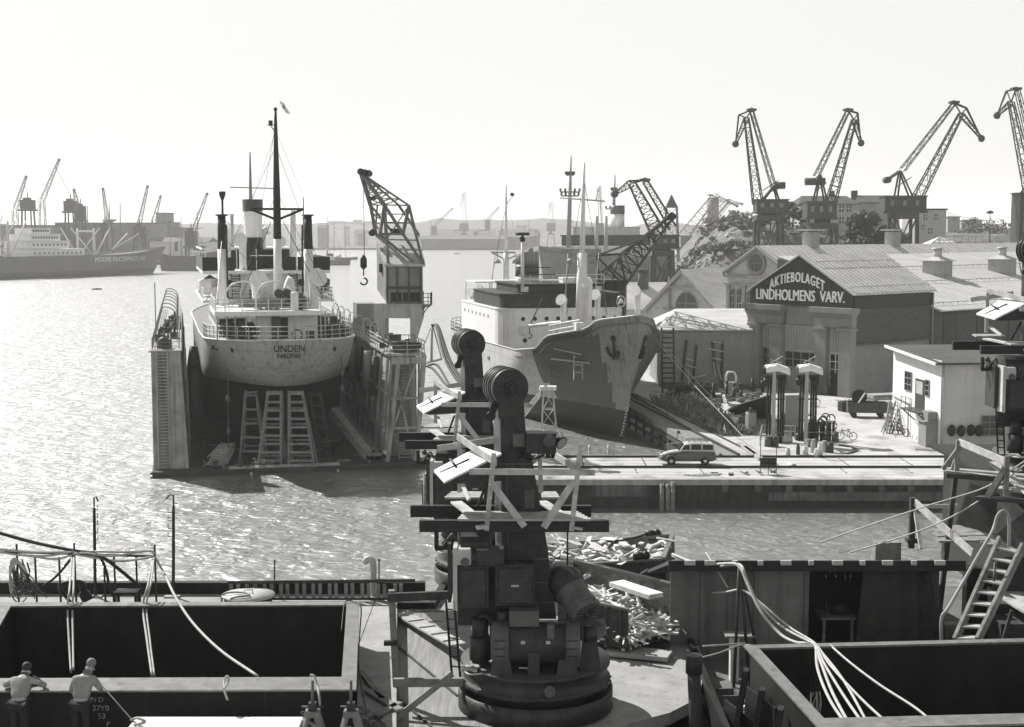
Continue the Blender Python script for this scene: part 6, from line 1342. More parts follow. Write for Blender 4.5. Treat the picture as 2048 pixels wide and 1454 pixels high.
hill_house(1830, 1893, 420, 415, 336, 11, 'small flat roofed box house right of the third luffing crane', [(1851,428,440,7),(1872,428,440,7),(1860,456,468,8),(1846,450,460,6)], flat=True, base=11.6)
hill_house(1896, 1920, 433, 425, 470, 10, 'distant low house on the plateau right of the box house', [(1908,436,441,5)], roofm='roofm', base=14)
hill_house(1925, 1965, 440, 434, 520, 12, 'farthest long shed on the plateau horizon', [(1940,443,447,5)], roofm='roofm', base=14)
pr = root('glass_lantern', P(1882, 492, 258), 'white pyramid roof light poking above the long ridge', 'roof light'); mb = MB(); q = P(1882, 472, 258); b4 = [V((q.x+x*3.2, 258+y*3.2, P(0,491,258).z)) for x, y in ((-1,-1),(1,-1),(1,1),(-1,1))]
mb.add(b4+[q], [(0,1,4),(1,2,4),(2,3,4),(3,0,4)]); mb.build('glazing', M['white2'], pr); mb = MB(); mb.prism([p-Z*5 for p in b4], Z*4.95); mb.build('base', M['brickl'], pr)
mb = MB()
for i in range(5): mb.beam(b4[0].lerp(b4[1], i/4)-V((0,.05,0)), q.lerp(b4[0].lerp(b4[1], i/4), .02), .1)
for t in (.3,.6): mb.beam(b4[0].lerp(q,t)-V((0,.05,0)), b4[1].lerp(q,t)-V((0,.05,0)), .1)
mb.build('glazing_bar', M['grey'], pr)
lp = root('lamp_post', P(1980, 490, 300), 'tall street lamp on the plateau near the right photo edge', 'street lamp'); mb = MB(); mb.tube([P(1980,492,300)-Z*3, P(1980,430,300)], [.14,.09], 6); mb.build('pole', M['dgrey'], lp); mb = MB(); t_ = P(1980,428,300); mb.lathe([(.1,0),(.8,.2),(.75,.5),(.1,.75)], t_, 10); mb.build('lamp_head', M['dgrey'], lp)
mb = MB()
for i in range(14):
    x = hp(1895+i*14, 330); mb.beam((x,330,14), (x,330,P(0,470,330).z), .12)
for k in (462,466,470): mb.beam((hp(1895,330),330,P(0,k,330).z-1), (hp(2080,330),330,P(0,k,330).z-1), .06)
o = mb.build('wire_fence', M['grey'], origin=(hp(1980,330),330,15)); tag(o, 'post and wire fence crossing the plateau', 'fence')
# ================================================================ FOREGROUND SHIP: deck, hatches, machinery
ZD, ZP, ZR_, ZT = 9.75, 9.3, 8.9, 10.85
M['deck'] = mat('steel_deck', .30, .75, var=.22, scale=.9, bump=.2, bscale=8, speck=.2, fine=.12)
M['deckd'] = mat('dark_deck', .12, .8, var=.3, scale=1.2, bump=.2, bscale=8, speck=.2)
M['plate'] = mat('black_hatch_plate', .016, .55, .2, var=.5, scale=1.4, bump=.12, bscale=6, streak=.3)
M['flange'] = mat('worn_flange_plate', .17, .5, .2, var=.25, scale=3, bump=.1, speck=.3)
M['ply'] = mat('oiled_plank_deck', .21, .7, var=.35, scale=1.1, sv=(7,.5,1), rz=rad(44), bump=.25, bscale=6)
M['mach'] = mat('machine_paint', .042, .5, .1, var=.4, scale=3, bump=.2, bscale=12, fine=.2, speck=.25, streak=.2)
M['machl'] = mat('machine_paint_dusty', .095, .6, .1, var=.25, scale=4, bump=.12, bscale=12, speck=.2)
def DP(*ps): return [(p.x, p.y) for p in ps]
# ship hull block under the decks
gL = lambda x, y: G(x, y, ZT)
def slab(mb, pts, z0, z1): mb.prism([V((p[0], p[1], z0)) for p in pts], Z*(z1-z0))
hA, hB, hC, hD = [gL(*p) for p in ((-30,1204.5),(719,1203),(713,1379),(-110,1382))]     # left hatch outline
mb = MB(); t0 = ZD-.25
slab(mb, [(-40,hA.y),(hA.x-.0,hA.y-.1),(hB.x,hB.y-.1),(hB.x+.0,41.9),(-40,41.9)], t0, ZD)
slab(mb, [(hB.x-.02,41.9),(hB.x-.02,hB.y-.1),(hC.x-.02,hC.y),(hC.x-.02,26),(-2.2,26),(-3.45,41.9)], t0, ZD)
slab(mb, [(-40,26),(hC.x-.02,26),(hC.x-.02,hC.y),(hD.x,hD.y),(-40,hD.y)], t0, ZD)
slab(mb, [(-40,hD.y),(hD.x+.1,hD.y),(hA.x+.1,hA.y-.1),(-40,hA.y)], t0, ZD)
hull_o = mb.build('ship_deck', [M['deck']], origin=(-10,34,ZD)); hull_o['kind'] = 'structure'
mb = MB(); slab(mb, [(-40,41.7),(-40,41.9),(-2.5,41.9),(-1.9,47.4),(4.95,47.4),(4.95,47.2),(-1.7,47.2),(-2.3,41.7)], -1, t0-.004); o = mb.build('ship_side', M['plate']); o['kind'] = 'structure'
ra, rb = G(1487,1290,ZT), G(1640,1458,ZT)
mb = MB(); t0 = ZR_-.25
slab(mb, [(4.42,20),(4.97,34.5),(5.0,46),(ra.x-.1,46),(ra.x-.1,ra.y),(rb.x-.1,rb.y),(rb.x-.1,20)], t0, ZR_)
slab(mb, [(ra.x-.1,ra.y),(ra.x-.1,46),(60,46),(60,ra.y+.6)], t0, ZR_)
slab(mb, [(rb.x-.1,20),(rb.x-.1,rb.y),(60,rb.y+.2),(60,20)], t0, ZR_)
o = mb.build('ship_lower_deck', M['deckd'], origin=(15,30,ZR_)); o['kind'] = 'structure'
mb = MB(); slab(mb, [(4.97,45.8),(60,45.8),(60,46),(4.97,46)], -1, t0-.004); slab(mb, [(4.75,31),(4.9,31),(5.0,46),(4.85,46)], t0-.0, ZD-.26); o = mb.build('ship_side', M['plate']); o['kind'] = 'structure'
mb = MB(); pl = [V((-2.15,25,0)),V((-3.5,42,0)),V((-2.6,42,0)),V((-1.9,47.4,0)),V((4.95,47.4,0)),V((5.0,41,0)),G(1372,1205,ZP),G(1390,1250,ZP),G(1402,1310,ZP),G(1405,1360,ZP),G(1398,1395,ZP),G(1340,1425,ZP),G(1240,1452,ZP),G(1120,1475,ZP)]
mb.prism([V((p.x,p.y,ZP-.3)) for p in pl], Z*.3); o = mb.build('platform', M['deck'], origin=(1,33,ZP)); o['kind'] = 'structure'
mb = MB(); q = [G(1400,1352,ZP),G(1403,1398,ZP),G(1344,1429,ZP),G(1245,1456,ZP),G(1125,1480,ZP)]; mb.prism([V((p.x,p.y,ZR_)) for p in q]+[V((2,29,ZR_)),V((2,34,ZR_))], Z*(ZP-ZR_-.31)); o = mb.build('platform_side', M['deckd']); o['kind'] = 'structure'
mb = MB(); pl = [G(793,1222,ZP),G(905,1222,ZP),G(985,1300,ZP),G(985,1475,ZP),G(793,1475,ZP)]; mb.prism([V((p.x,p.y,ZP+.004)) for p in pl], Z*.05); o = mb.build('plank_deck', M['ply'], origin=(-1.5,33,ZP)); o['kind'] = 'structure'
# bulwark
mb = MB(); mb.zbox(-40, -2.6, 41.75, 41.9, ZD+.005, ZD+.32); mb.zbox(-40,-2.6,41.68,41.95,ZD+.322,ZD+.36); o = mb.build('bulwark', M['plate'], origin=(-10,41.8,ZD)); tag(o, 'low black bulwark along the far edge of the foreground deck', 'bulwark')
# ---- left hatch

def hatch(nm, FLo, FRo, NRo, NLo, FLi, FRi, NRi, NLi, zb, label, depth):
    o = root(nm, (FRo+NRo)/2, label, 'hatch'); o.location.z = zb; WL[o.name] = V(o.location)
    mb = MB(); z0 = zb+.005; out = [FLo,FRo,NRo,NLo]; inn = [FLi,FRi,NRi,NLi]
    for i in range(4):
        a, b, c, d = out[i], out[(i+1)%4], inn[(i+1)%4], inn[i]; e = .12
        a2, b2 = d.lerp(a, .55), c.lerp(b, .55); d2, c2 = d.lerp(a,.12), c.lerp(b,.12)
        q = [V((p.x,p.y,zb-depth)) for p in (a2,b2,c2,d2)]+[V((p.x,p.y,ZT-.05)) for p in (a2,b2,c2,d2)]
        mb.add(q, [(0,1,5,4),(2,3,7,6),(3,2,1,0)])
    mb.poly([V((p.x,p.y,zb-depth)) for p in inn]); cm = mb.build('coaming', M['plate'], o)
    mb = MB(); k = len(out)
    mb.add(out+inn+[p-Z*.05 for p in out+inn], [(i,(i+1)%4,4+(i+1)%4,4+i) for i in range(4)]+[(8+i,8+(i+1)%4,(i+1)%4,i) for i in range(4)]+[(12+i,4+i,4+(i+1)%4,12+(i+1)%4) for i in range(4)]+[(8+i,12+i,12+(i+1)%4,8+(i+1)%4) for i in range(4)])
    mb.build('top_flange', M['flange'], o, .012)
    return o, cm
g = lambda x, y: G(x, y, ZT)
lh_, lc_ = hatch('hatch', g(-30,1204.5), g(719,1203), g(713,1379), g(-110,1382), g(22,1212), g(693,1210), g(683,1353), g(-60,1356), ZD, 'big open left hatch with black coaming and worn top flange, two men leaning on it', 6.5)
mb = MB()
for px in (60,172,290,410,530,640): a = g(px,1380); mb.beam((a.x,a.y+.02,ZD+.01), (a.x,a.y+.02,ZT-.06), .03, .02)
mb.build('stiffener', M['plate'], lc_)
for s, px, py, sz in (('H D', 196, 1398, .16), ('27Y0', 203, 1415, .17), ('53', 205, 1431, .17), ('9', 606, 1428, .2), ('P', 218, 1446, .15)):
    yy = g(px,1380).y+.20; c = P(px, py, yy-.0); c2 = lc_
    text(s, sz, lambda x, y, e: V((c.x+x, g(px,1380).y+.147-e*.2, c.z+y-.05)), M['chalk'], lc_, name='chalk_mark', ext=.02)
# ---- right hatch, lying askew
h2o, h2c = hatch('hatch', G(1487,1290,ZT-.0), G(2300,1270,ZT), G(2300,1440,ZT), G(1640,1458,ZT), G(1518,1296,ZT), G(2300,1277,ZT), G(2300,1420,ZT), G(1648,1436,ZT), ZR_, 'right hand open hatch lying askew with hoses running across its black side', 5.5)
mb = MB()
for i in range(15):
    px = 1660+i*26; a = G(px, 1436-(px-1640)*.018, ZT)
    b_ = P(px, 1404+(i%2), 33.9); mb.sph(b_, .05, 6, (1,1,1.6))
mb.parts('lug', M['grey'], h2c)
mb = MB()
for i, px in enumerate((1515,1548,1585)): a = G(px-18, 1330+i*38, ZT); mb.beam(a-Z*.1+V((-.05,0,0)), a-Z*1.8+V((-.3,0,0)), .12, .35, V((.3,1,0)))
mb.parts('bracket', M['plate'], h2c)
# men leaning on the coaming
def skin_obj(name, verts, edges, radii, m, parent, o0, sub=1, smooth=True, rootv=0):
    me = bpy.data.meshes.new(name); me.from_pydata([V(v)-o0 for v in verts], edges, []); ob = bpy.data.objects.new(name, me); COL.objects.link(ob); ob.parent = parent
    sk = ob.modifiers.new('skin', 'SKIN'); sk.use_smooth_shade = True
    for i, r in enumerate(radii): sv_ = me.skin_vertices[0].data[i]; sv_.radius = r if isinstance(r, tuple) else (r, r); sv_.use_root = (i == rootv)
    if sub: s_ = ob.modifiers.new('sub', 'SUBSURF'); s_.levels = sub; s_.render_levels = sub
    me.materials.append(M[m]); WL[ob.name] = o0; return ob
def person(o0, label, pose, shirt='shirt', tr='trouser', hair='hair', scale=1.0, turn=0., group=None, fingers=True, sub=2):
    """pose: dict of joint -> local (x right, y forward, z up)"""
    o0 = V(o0); rt = root('person', o0, label, 'person', group); q = Matrix.Rotation(turn, 3, 'Z')
    J = {k: o0+q@(V(v)*scale) for k, v in pose.items()}; k = scale
    names = ['pel','sp1','sp2','nk','hd0','hd1','shL','elL','wrL','shR','elR','wrR','hpL','knL','anL','toL','hpR','knR','anR','toR']
    E = [('pel','sp1'),('sp1','sp2'),('sp2','nk'),('nk','hd0'),('hd0','hd1'),('sp2','shL'),('shL','elL'),('elL','wrL'),('sp2','shR'),('shR','elR'),('elR','wrR'),('pel','hpL'),('hpL','knL'),('knL','anL'),('anL','toL'),('pel','hpR'),('hpR','knR'),('knR','anR'),('anR','toR')]
    RR = dict(pel=.11,sp1=.105,sp2=.12,nk=.064,hd0=.082,hd1=.088,shL=.075,elL=.052,wrL=.034,shR=.075,elR=.052,wrR=.032,hpL=.085,knL=.06,anL=.042,toL=.04,hpR=.085,knR=.06,anR=.042,toR=.04)
    def sub_(nm, keep, f, m, par, s=sub, ov={}):
        vs = [n for n in names if n in keep]; ix = {n: i for i, n in enumerate(vs)}
        ed = [(ix[a], ix[b]) for a, b in E if a in ix and b in ix]
        return skin_obj(nm, [ov.get(n, J[n]) for n in vs], ed, [(RR[n]*k*f if n not in ('sp1','sp2','pel') else (RR[n]*k*f*1.42, RR[n]*k*f*.92)) for n in vs], m, par, o0, s)
    body = sub_('body', names, .93, 'skin', rt)
    sub_('shirt', ['pel','sp1','sp2','nk','shL','elL','shR','elR','wrL','wrR'], 1.3, shirt, rt, ov={'nk': J['sp2'].lerp(J['nk'],.55), 'pel': J['pel'].lerp(J['sp1'],.25), 'wrL': J['elL'].lerp(J['wrL'],.8 if shirt == 'shirt' else .1), 'wrR': J['elR'].lerp(J['wrR'],.8 if shirt == 'shirt' else .1)})
    sub_('trousers', ['pel','hpL','knL','anL','hpR','knR','anR'], 1.32, tr, rt)
    mb = MB(); d = (J['hd1']-J['hd0']).normalized(); fw = (q@V((0,1,0))); fw = (fw-d*fw.dot(d)).normalized(); sd_ = d.cross(fw)
    hc = J['hd1']+d*.01*k
    mb.sph(hc+d*.015*k-fw*.012*k, .105*k, 12, (1,1.05,1.0)); hr = mb.build('hair', M[hair], rt)
    mb = MB()
    for s in (-1, 1): mb.sph(J['hd0']+d*.03*k+sd_*s*.088*k, .026*k, 8, (.6,1,1.3))
    nb = J['hd0']+d*.02*k+fw*.095*k; mb.sph(nb, .02*k, 6, (1,1.3,1.5)); mb.sph(J['hd0']-d*.055*k+fw*.06*k, .035*k, 8)
    if fingers:
        for s, (w, e) in (('L', ('wrL','elL')), ('R', ('wrR','elR'))):
            hd = (J[w]-J[e]).normalized(); up = V((0,0,1)); sw = hd.cross(up).normalized() if abs(hd.z) < .95 else q@V((1,0,0)); pm = J[w]+hd*.05*k
            mb.tube([J[w]-hd*.01, pm, pm+hd*.045*k], [.026*k,.04*k,.034*k], 8)
            for f in range(4):
                b = pm+hd*.04*k+sw*(f-1.5)*.02*k; L = (.07,.08,.075,.06)[f]*k; mb.tube([b, b+hd*L*.5-up*.008, b+hd*L*.8-up*.03, b+hd*L*.85-up*.055], [.0095*k,.009*k,.008*k,.006*k], 5)
            b = pm+sw*(.035 if s == 'L' else -.035)*k; mb.tube([b, b+hd*.03*k+sw*(.02 if s == 'L' else -.02)*k, b+hd*.065*k+sw*(.02 if s == 'L' else -.02)*k-up*.01], [.011*k,.010*k,.008*k], 5)
    mb.build('hands_and_face', M['skin'], body)
    mb = MB()
    for a, t_ in (('anL','toL'),('anR','toR')): mb.tube([J[a]-(J[t_]-J[a])*.4+V((0,0,-.03)), J[a].lerp(J[t_],.5)+V((0,0,-.025)), J[t_]+V((0,0,-.01))], [.045*k,.055*k,.04*k], 8)
    mb.parts('shoe', M['rubber'], rt); return rt
yC = g(60,1382).y
def lean(dx, sh=0, head=(0,.30,1.47), el=.52, hand=.35, bend=.30):
    return dict(pel=(0,0,.96), sp1=(0,.08,1.10), sp2=(sh,bend-.06,1.30), nk=(sh*1.2,bend+.02,1.40), hd0=(head[0],head[1],head[2]), hd1=(head[0]*1.2,head[1]+.04,head[2]+.11),
      shL=(-.19+sh,bend-.04,1.31), elL=(-el,bend+.06,1.18), wrL=(-hand,bend+.22,1.14), shR=(.19+sh,bend-.04,1.31), elR=(el,bend+.06,1.18), wrR=(hand,bend+.22,1.14),
      hpL=(-.10,0,.90), knL=(-.11,.04,.50), anL=(-.13,-.04,.09), toL=(-.15,.12,.05), hpR=(.10,0,.90), knR=(.11,.03,.50), anR=(.13,-.05,.09), toR=(.15,.11,.05))
pA = P(38, 1400, yC-.22); person((pA.x, yC-.25, ZD), 'short haired man in a pale shirt bent over the hatch edge, elbows spread wide', lean(0, 0, (.03,.42,1.43), .44, .33, .34), hair='hair2')
ps = lean(0, .04, (.12,.30,1.56), .40, .22, .24); ps['elL'] = (-.26,.20,1.10); ps['wrL'] = (-.16,.42,1.14); ps['elR'] = (.36,.26,1.16); ps['wrR'] = (.30,.42,1.14)
for k_ in ('sp2','nk','shL','shR'): v_ = ps[k_]; ps[k_] = (v_[0], v_[1], v_[2]+.07)
pB = P(163, 1400, yC-.2); person((pB.x, yC-.28, ZD), 'grey haired man in a work shirt standing at the hatch, holding a thin line', ps, hair='hair')
mb = MB(); mb.tube([P(193,1360,yC-.1), P(225,1395,yC-.3), P(262,1437,yC-.7)], .012, 5); o = mb.build('hand_line', M['rope'], origin=P(225,1395,yC-.3)); tag(o, 'thin line running down from the standing man to the white chest', 'line')
o = root('white_chest', P(440,1440,28.6), 'long white topped chest at the bottom edge below the left hatch', 'chest'); a, b = P(272,1433,29.0), P(606,1436,28.9)
mb = MB(); mb.hexa([V(p) for p in ((a.x,27.6,a.z-.06),(b.x,27.6,a.z-.06),(b.x,29,a.z-.06),(a.x,29,a.z-.06),(a.x,27.6,a.z),(b.x,27.6,a.z),(b.x,29,a.z),(a.x,29,a.z))]); mb.build('lid', M['white'], o, .02)
mb = MB(); mb.zbox(a.x+.1, b.x-.1, 27.7, 28.9, ZD+.005, a.z-.065); mb.build('box', M['white2'], o)
mb = MB(); mb.tube(smoothpath([P(605,1440,28.8), P(622,1447,28.6), P(640,1460,28.4)]), .035, 6); mb.tube(smoothpath([P(262,1440,28.8), P(275,1436,28.5), P(290,1444,28.4), P(268,1450,28.4)]), .03, 6); mb.parts('handle', M['grey'], o)
for px, l in ((625, 'wooden screw jack trestle nearest the white chest'), (702, 'wooden screw jack trestle beside the hatch corner')):
    Yj = 28.7; o = root('jack_stand', P(px,1470,Yj), l, 'jack stand', 'screw jack trestles'); c = P(px,1424,Yj)
    mb = MB(); mb.cyl(P(px,1408,Yj), P(px,1361,Yj), .03, .03, 8); mb.build('screw', M['rust'], o)
    mb = MB(); q = P(px,1414,Yj); mb.box(q, (.16,.16,.2)); mb.tube([q+V((-.22,-.05,.02)), q+V((.24,.03,-.02))], .025, 6); mb.build('nut', M['steel'], o)
    mb = MB(); mb.box(c-Z*.02, (.3,.3,.12)); mb.build('head_block', M['woodg'], o, .01)
    for sx in (-1, 1):
        for sy in (-1, 1): mb = MB(); mb.beam(c+V((sx*.1,sy*.1,-.08)), (c.x+sx*.32, c.y+sy*.3, ZD), .1, .08); mb.build('leg', M['woodg'], o)
    mb = MB(); mb.beam(c+V((-.2,-.15,-.3)), c+V((.2,-.15,-.3)), .05, .08); mb.build('brace', M['woodg'], o)
# ropes and planks on the deck right of the hatch
mb = MB()
for i in range(10): mb.tube(smoothpath([P(R.uniform(690,775), R.uniform(1385,1420), R.uniform(29.6,31)) for _ in range(5)], 5), .014, 4)
for v in mb.v: v.z = ZD+.02+abs(v.z-10)*.05
o = mb.build('rope_tangle', M['roped'], origin=P(730,1400,30.5)); tag(o, 'tangle of thin dark rope on deck at the hatch corner', 'rope')
for i, (a, b, w) in enumerate((((722,1342),(765,1398),.14),((735,1380),(800,1420),.2),((752,1430),(800,1405),.16),((700,1425),(738,1420),.18))):
    mb = MB(); a, b = G(*a, ZD+.06), G(*b, ZD+.06); mb.beam(a, b, w, .05); tag(mb.build('plank', M['woodg'], origin=a), ['narrow plank lying beside the right side of the left hatch','weathered plank lying below the narrow plank near the timber post','short plank at the foot of the timber post','short board lying next to the second jack trestle'][i], 'plank', 'loose planks on the deck')
# cable along hatch flange
mb = MB(); mb.tube(smoothpath([g(682,1235)-Z*.4, g(690,1208)+Z*.03, g(708,1207)+Z*.04, g(722,1215)+Z*.02, P(720,1260,36), P(717,1320,33.4), P(722,1370,31.4), P(728,1400,30.6), P(735,1440,29)]), .018, 5); o = mb.build('cable', M['roped'], origin=g(722,1215)); tag(o, 'dark cable looped over the far right corner of the left hatch', 'cable')
for i, (pp, l) in enumerate(((((448,1378),(449,1360),(455,1352),(457,1362),(449,1378),(455,1400)), 'hose end hooked over the hatch flange left of middle'), (((620,1350),(628,1352),(634,1368),(638,1390),(640,1410)), 'hose end hooked over the hatch flange near the jack trestle'))):
    mb = MB(); mb.tube(smoothpath([P(x, y, yC+.1-(.25 if y > 1370 else 0)) for x, y in pp]), .025, 6); tag(mb.build('hose_end', M['rope'], origin=P(*pp[0], yC)), l, 'hose', 'hose ends on the hatch')
# ---------------------------------------------------------------- deck behind the left hatch: rail frame, hoses, poles
YR = 39.0
fr_ = root('hose_rack', P(150,1200,YR), 'pipe rail rack with tall pegs carrying pale hoses behind the left hatch', 'rack')
mb = MB(); mb.tube([P(-40,1104,YR), P(60,1105,YR), P(310,1113,YR)], .035, 6); mb.build('rail', M['steel'], fr_)
for px, y0 in ((33,1088),(70,1115),(118,1114),(148,1086),(208,1125),(228,1112),(272,1114),(309,1090)):
    mb = MB(); a = P(px, y0, YR); mb.tube([a, V((a.x+.02, YR, ZD))], .03, 6); mb.build('post', M['steel'], fr_)
for i, (pp, r, m) in enumerate((
  (((-20,1097),(60,1104),(140,1104),(190,1103)), .035, 'rope'), (((-20,1100),(30,1109),(90,1112),(148,1103)), .03, 'rope'), (((60,1112),(110,1118),(148,1109)), .03, 'rope'), (((148,1108),(190,1115),(240,1122),(307,1114)), .035, 'rope'), (((190,1103),(250,1104),(300,1102),(308,1108)), .035, 'rope'),
  (((148,1108),(170,1106),(225,1112),(290,1102)), .03, 'rope'), (((146,1112),(136,1125),(110,1155),(70,1182),(50,1188)), .04, 'roped'))):
    mb = MB(); mb.tube(smoothpath([P(x, y, YR-.05-.02*i) for x, y in pp]), r, 6); mb.build('hose', M[m], fr_)
mb = MB(); mb.tube(smoothpath([P(-40,1055,YR+.3), P(60,1083,YR+.2), P(140,1100,YR), P(195,1110,YR-.1), P(240,1140,YR-.2), P(300,1192,YR-.4)]), .05, 7); o = mb.build('power_cable', M['roped'], origin=P(140,1100,YR)); tag(o, 'thick black cable entering from the left edge over the hose rack', 'cable')
mb = MB(); mb.tube(smoothpath([P(200,1112,YR-.1), P(212,1140,YR-.15), P(218,1170,YR-.2), P(226,1192,YR-.3)]), .04, 6); o = mb.build('power_cable', M['roped'], origin=P(212,1140,YR)); tag(o, 'short black cable dropping from the rack beside the hooked pole', 'cable')
yF = g(300,1206).y
def fall(pp, r, label, m='rope'):
    mb = MB(); mb.tube(smoothpath([P(x, y, Y) for x, y, Y in pp], 8), r, 7); o = mb.build('hose', M[m], origin=P(*pp[0])); tag(o, label, 'hose', 'pale hoses hanging into the hatches')
fall(((144,1110,YR),(139,1180,yF+.1),(135,1212,yF-.1),(138,1280,yF-1.2),(142,1345,yF-2.4)), .028, 'leftmost pale hose falling into the left hatch between the two men')
fall(((148,1110,YR),(147,1180,yF+.1),(145,1212,yF-.1),(146,1280,yF-1.2),(147,1340,yF-2.4)), .028, 'second pale hose falling into the left hatch above the standing man')
fall(((306,1114,YR),(296,1170,yF+.2),(286,1212,yF-.1),(294,1280,yF-1.5),(304,1352,yF-3)), .03, 'pale hose leaning right as it falls into the middle of the left hatch')
fall(((308,1114,YR),(302,1165,yF+.2),(293,1212,yF-.1),(300,1280,yF-1.5),(309,1352,yF-3)), .025, 'thin pale hose paired with the hose leaning right in the left hatch')
fall(((310,1114,YR),(330,1150,YR-.5),(350,1192,yF),(385,1245,yF-1.6),(440,1300,yF-3.6),(515,1352,yF-5.9)), .035, 'pale hose sweeping in a long curve across the left hatch opening')
# coils on the rack
mb = MB()
for i in range(5): c = P(30+i*1.5, 1140+i*7, YR-.12-.03*i); rr = .28+.05*i; mb.tube([c+V((rr*.55*math.cos(t), .02*i, rr*1.2*math.sin(t))) for t in [k*.45 for k in range(15)]], .026, 5)
o = mb.build('hose_coil', M['rope'], origin=P(30,1140,YR)); tag(o, 'coil of hose hanging at the left end of the rack', 'hose coil')
mb = MB()
for i in range(16): mb.tube(smoothpath([P(R.uniform(22,60), R.uniform(1118,1150), YR-.1), P(R.uniform(20,70), R.uniform(1150,1175), YR-.2), P(R.uniform(15,95), R.uniform(1180,1198), YR-.3)]), R.choice((.018,.025)), 4)
o = mb.build('hose_bundle', M['dgrey'], origin=P(45,1180,YR)); tag(o, 'messy bundle of dark hoses drooping to the deck at far left', 'hoses')
mb = MB()
for i in range(7):
    c = P(70+i*9, 1190, YR-.6); mb.cyl(V((c.x,c.y,ZD)), V((c.x,c.y,ZD+.16+.2*(i%2))), .07, .07, 8); mb.tube([V((c.x,c.y,ZD+.2)), V((c.x+.25,c.y,ZD+.2+.08*(i%3)))], .035, 6)
o = mb.build('valve_manifold', M['steel'], origin=P(95,1190,YR-.6)); tag(o, 'low black valve manifold on deck under the hose rack', 'manifold')
# big clamp shaped fitting
mb = MB(); q = P(147,1200,YR+.2); mb.tube(smoothpath([V((P(119,0,YR).x,YR+.2,ZD+.1)), P(121,1178,YR+.2), P(128,1167,YR+.2), P(150,1164,YR+.2), P(164,1168,YR+.2), P(168,1185,YR+.2), P(176,1200,YR+.2)]), [.05]*6+[.06]*6+[.07]*6+[.08]*6+[.1]*6+[.16]*6+[.3], 10)
o = mb.build('fairlead_arch', M['black'], origin=q); tag(o, 'black arched fairlead standing on deck beside the hanging hoses', 'fairlead')
o = root('frame_box', P(253,1200,YR-.7), 'small open frame box on deck right of the arched fairlead', 'box'); a, b = P(233,1204,YR-.7), P(275,1183,YR-.7)
mb = MB()
for x in (a.x, b.x):
    for y in (YR-.9, YR-.5): mb.beam((x,y,ZD), (x,y,b.z), .07)
for z in (b.z, ZD+.05): mb.zbox(a.x-.03, b.x+.03, YR-.93, YR-.47, z-.05, z+.03)
mb.build('frame', M['steel'], o); mb = MB(); mb.cyl((lerp(a.x,b.x,.5),YR-.7,ZD+.1), (lerp(a.x,b.x,.5),YR-.7,ZD+.4), .15, .15, 10); mb.build('core', M['lgrey'], o)
for px, yt, hk, l in ((188,992,1,'hooked pole with pegs up its right side standing behind the hose rack'), (347,988,-1,'hooked pole bending left at its tip, standing alone on the bulwark')):
    Yp = 41.4; o = root('hooked_pole', P(px,1203,Yp), l, 'pole', 'hooked poles on the bulwark'); b_ = P(px+(3 if hk > 0 else 0),1203,Yp); t_ = P(px,yt+3,Yp)
    mb = MB(); mb.tube([V((b_.x,Yp,ZD)), b_.lerp(t_,.55), t_.lerp(b_,.1)], [.05,.05,.045], 7); mb.tube([t_.lerp(b_,.1), t_, t_+V((.06*hk if hk > 0 else -.1,0,.03)), t_+V((.12 if hk > 0 else -.22,0,-.12 if hk > 0 else -.1))], .025, 6); mb.build('pole', M['steel'], o)
    for i in range(5 if hk > 0 else 4):
        p = b_.lerp(t_, (.60+.072*i) if hk > 0 else (.62+.075*i)); mb = MB(); mb.tube([p, p+V((.1*hk*(1 if hk > 0 else 1.6),0,-.02)), p+V((.1*hk*(1 if hk > 0 else 1.6),0,.12))], .014, 5); mb.build('peg', M['steel'], o)
    mb = MB(); mb.zbox(b_.x-.25, b_.x+.2, Yp-.15, Yp+.15, ZD+.0, ZD+.05); mb.build('base_plate', M['lgrey'], o)
# ladder lying on edge along the bulwark
YL = 40.9; o = root('timber_ladder', P(630,1195,YL), 'long timber ladder set on edge along the bulwark like a fence', 'ladder')
zt_, zb_ = P(0,1165,YL).z, ZD+.03; xa, xb = P(433,0,YL).x, P(823,0,YL).x
mb = MB(); mb.beam((xa,YL,zt_), (xb,YL,zt_+.06), .07, .09); mb.beam((xa,YL,zb_+.05), (xb-.5,YL,zb_+.05), .07, .07); mb.build('side_rail', M['woodd'], o)
for i, px in enumerate((440,455,473,490,510,524,544,557,577,592,611,625,645,658,679,692,713,726,746,759,781,793)):
    x = P(px,0,YL).x; mb = MB(); mb.zbox(x-.05, x+.05, YL-.03, YL+.03, zb_+.09, zt_-.045); mb.build('rung', M['woodg'], o)
o = root('drum_lid', P(497,1200,40), 'round dark tub with a pale lid and hose on top behind the hatch', 'tub'); c = P(497,1200,40.1); c.z = ZD
mb = MB(); mb.lathe([(.66,0),(.68,.2),(.7,.38)], c, 20); mb.build('tub', M['steel'], o); mb = MB(); mb.lathe([(.76,.385),(.76,.42),(.2,.46)], c, 20); mb.tube([c+V((-.12,0,.46)), c+V((-.12,0,.55)), c+V((.12,0,.55)), c+V((.12,0,.46))], .02, 5); mb.build('lid', M['lgrey'], o)
mb = MB(); mb.tube(smoothpath([c+V((-.75,-.1,.1)), c+V((-.7,-.1,.45)), c+V((-.2,-.15,.52)), c+V((.1,-.4,.5)), c+V((-.4,-.6,.44)), c+V((.2,-.7,.2))]), .03, 6); mb.build('hose', M['grey'], o)
mb = MB(); q = P(747,1195,41.2); q.z = ZD; mb.tube(smoothpath([q, q+Z*.9, q+V((-.02,0,1.13)), q+V((-.15,0,1.2)), q+V((-.26,0,1.08))], 4), .1, 10); mb.cyl(q, q+Z*.1, .2, .2, 10); o = mb.build('gooseneck_vent', M['lgrey'], origin=q); tag(o, 'pale gooseneck vent pipe rising behind the timber ladder', 'vent pipe')
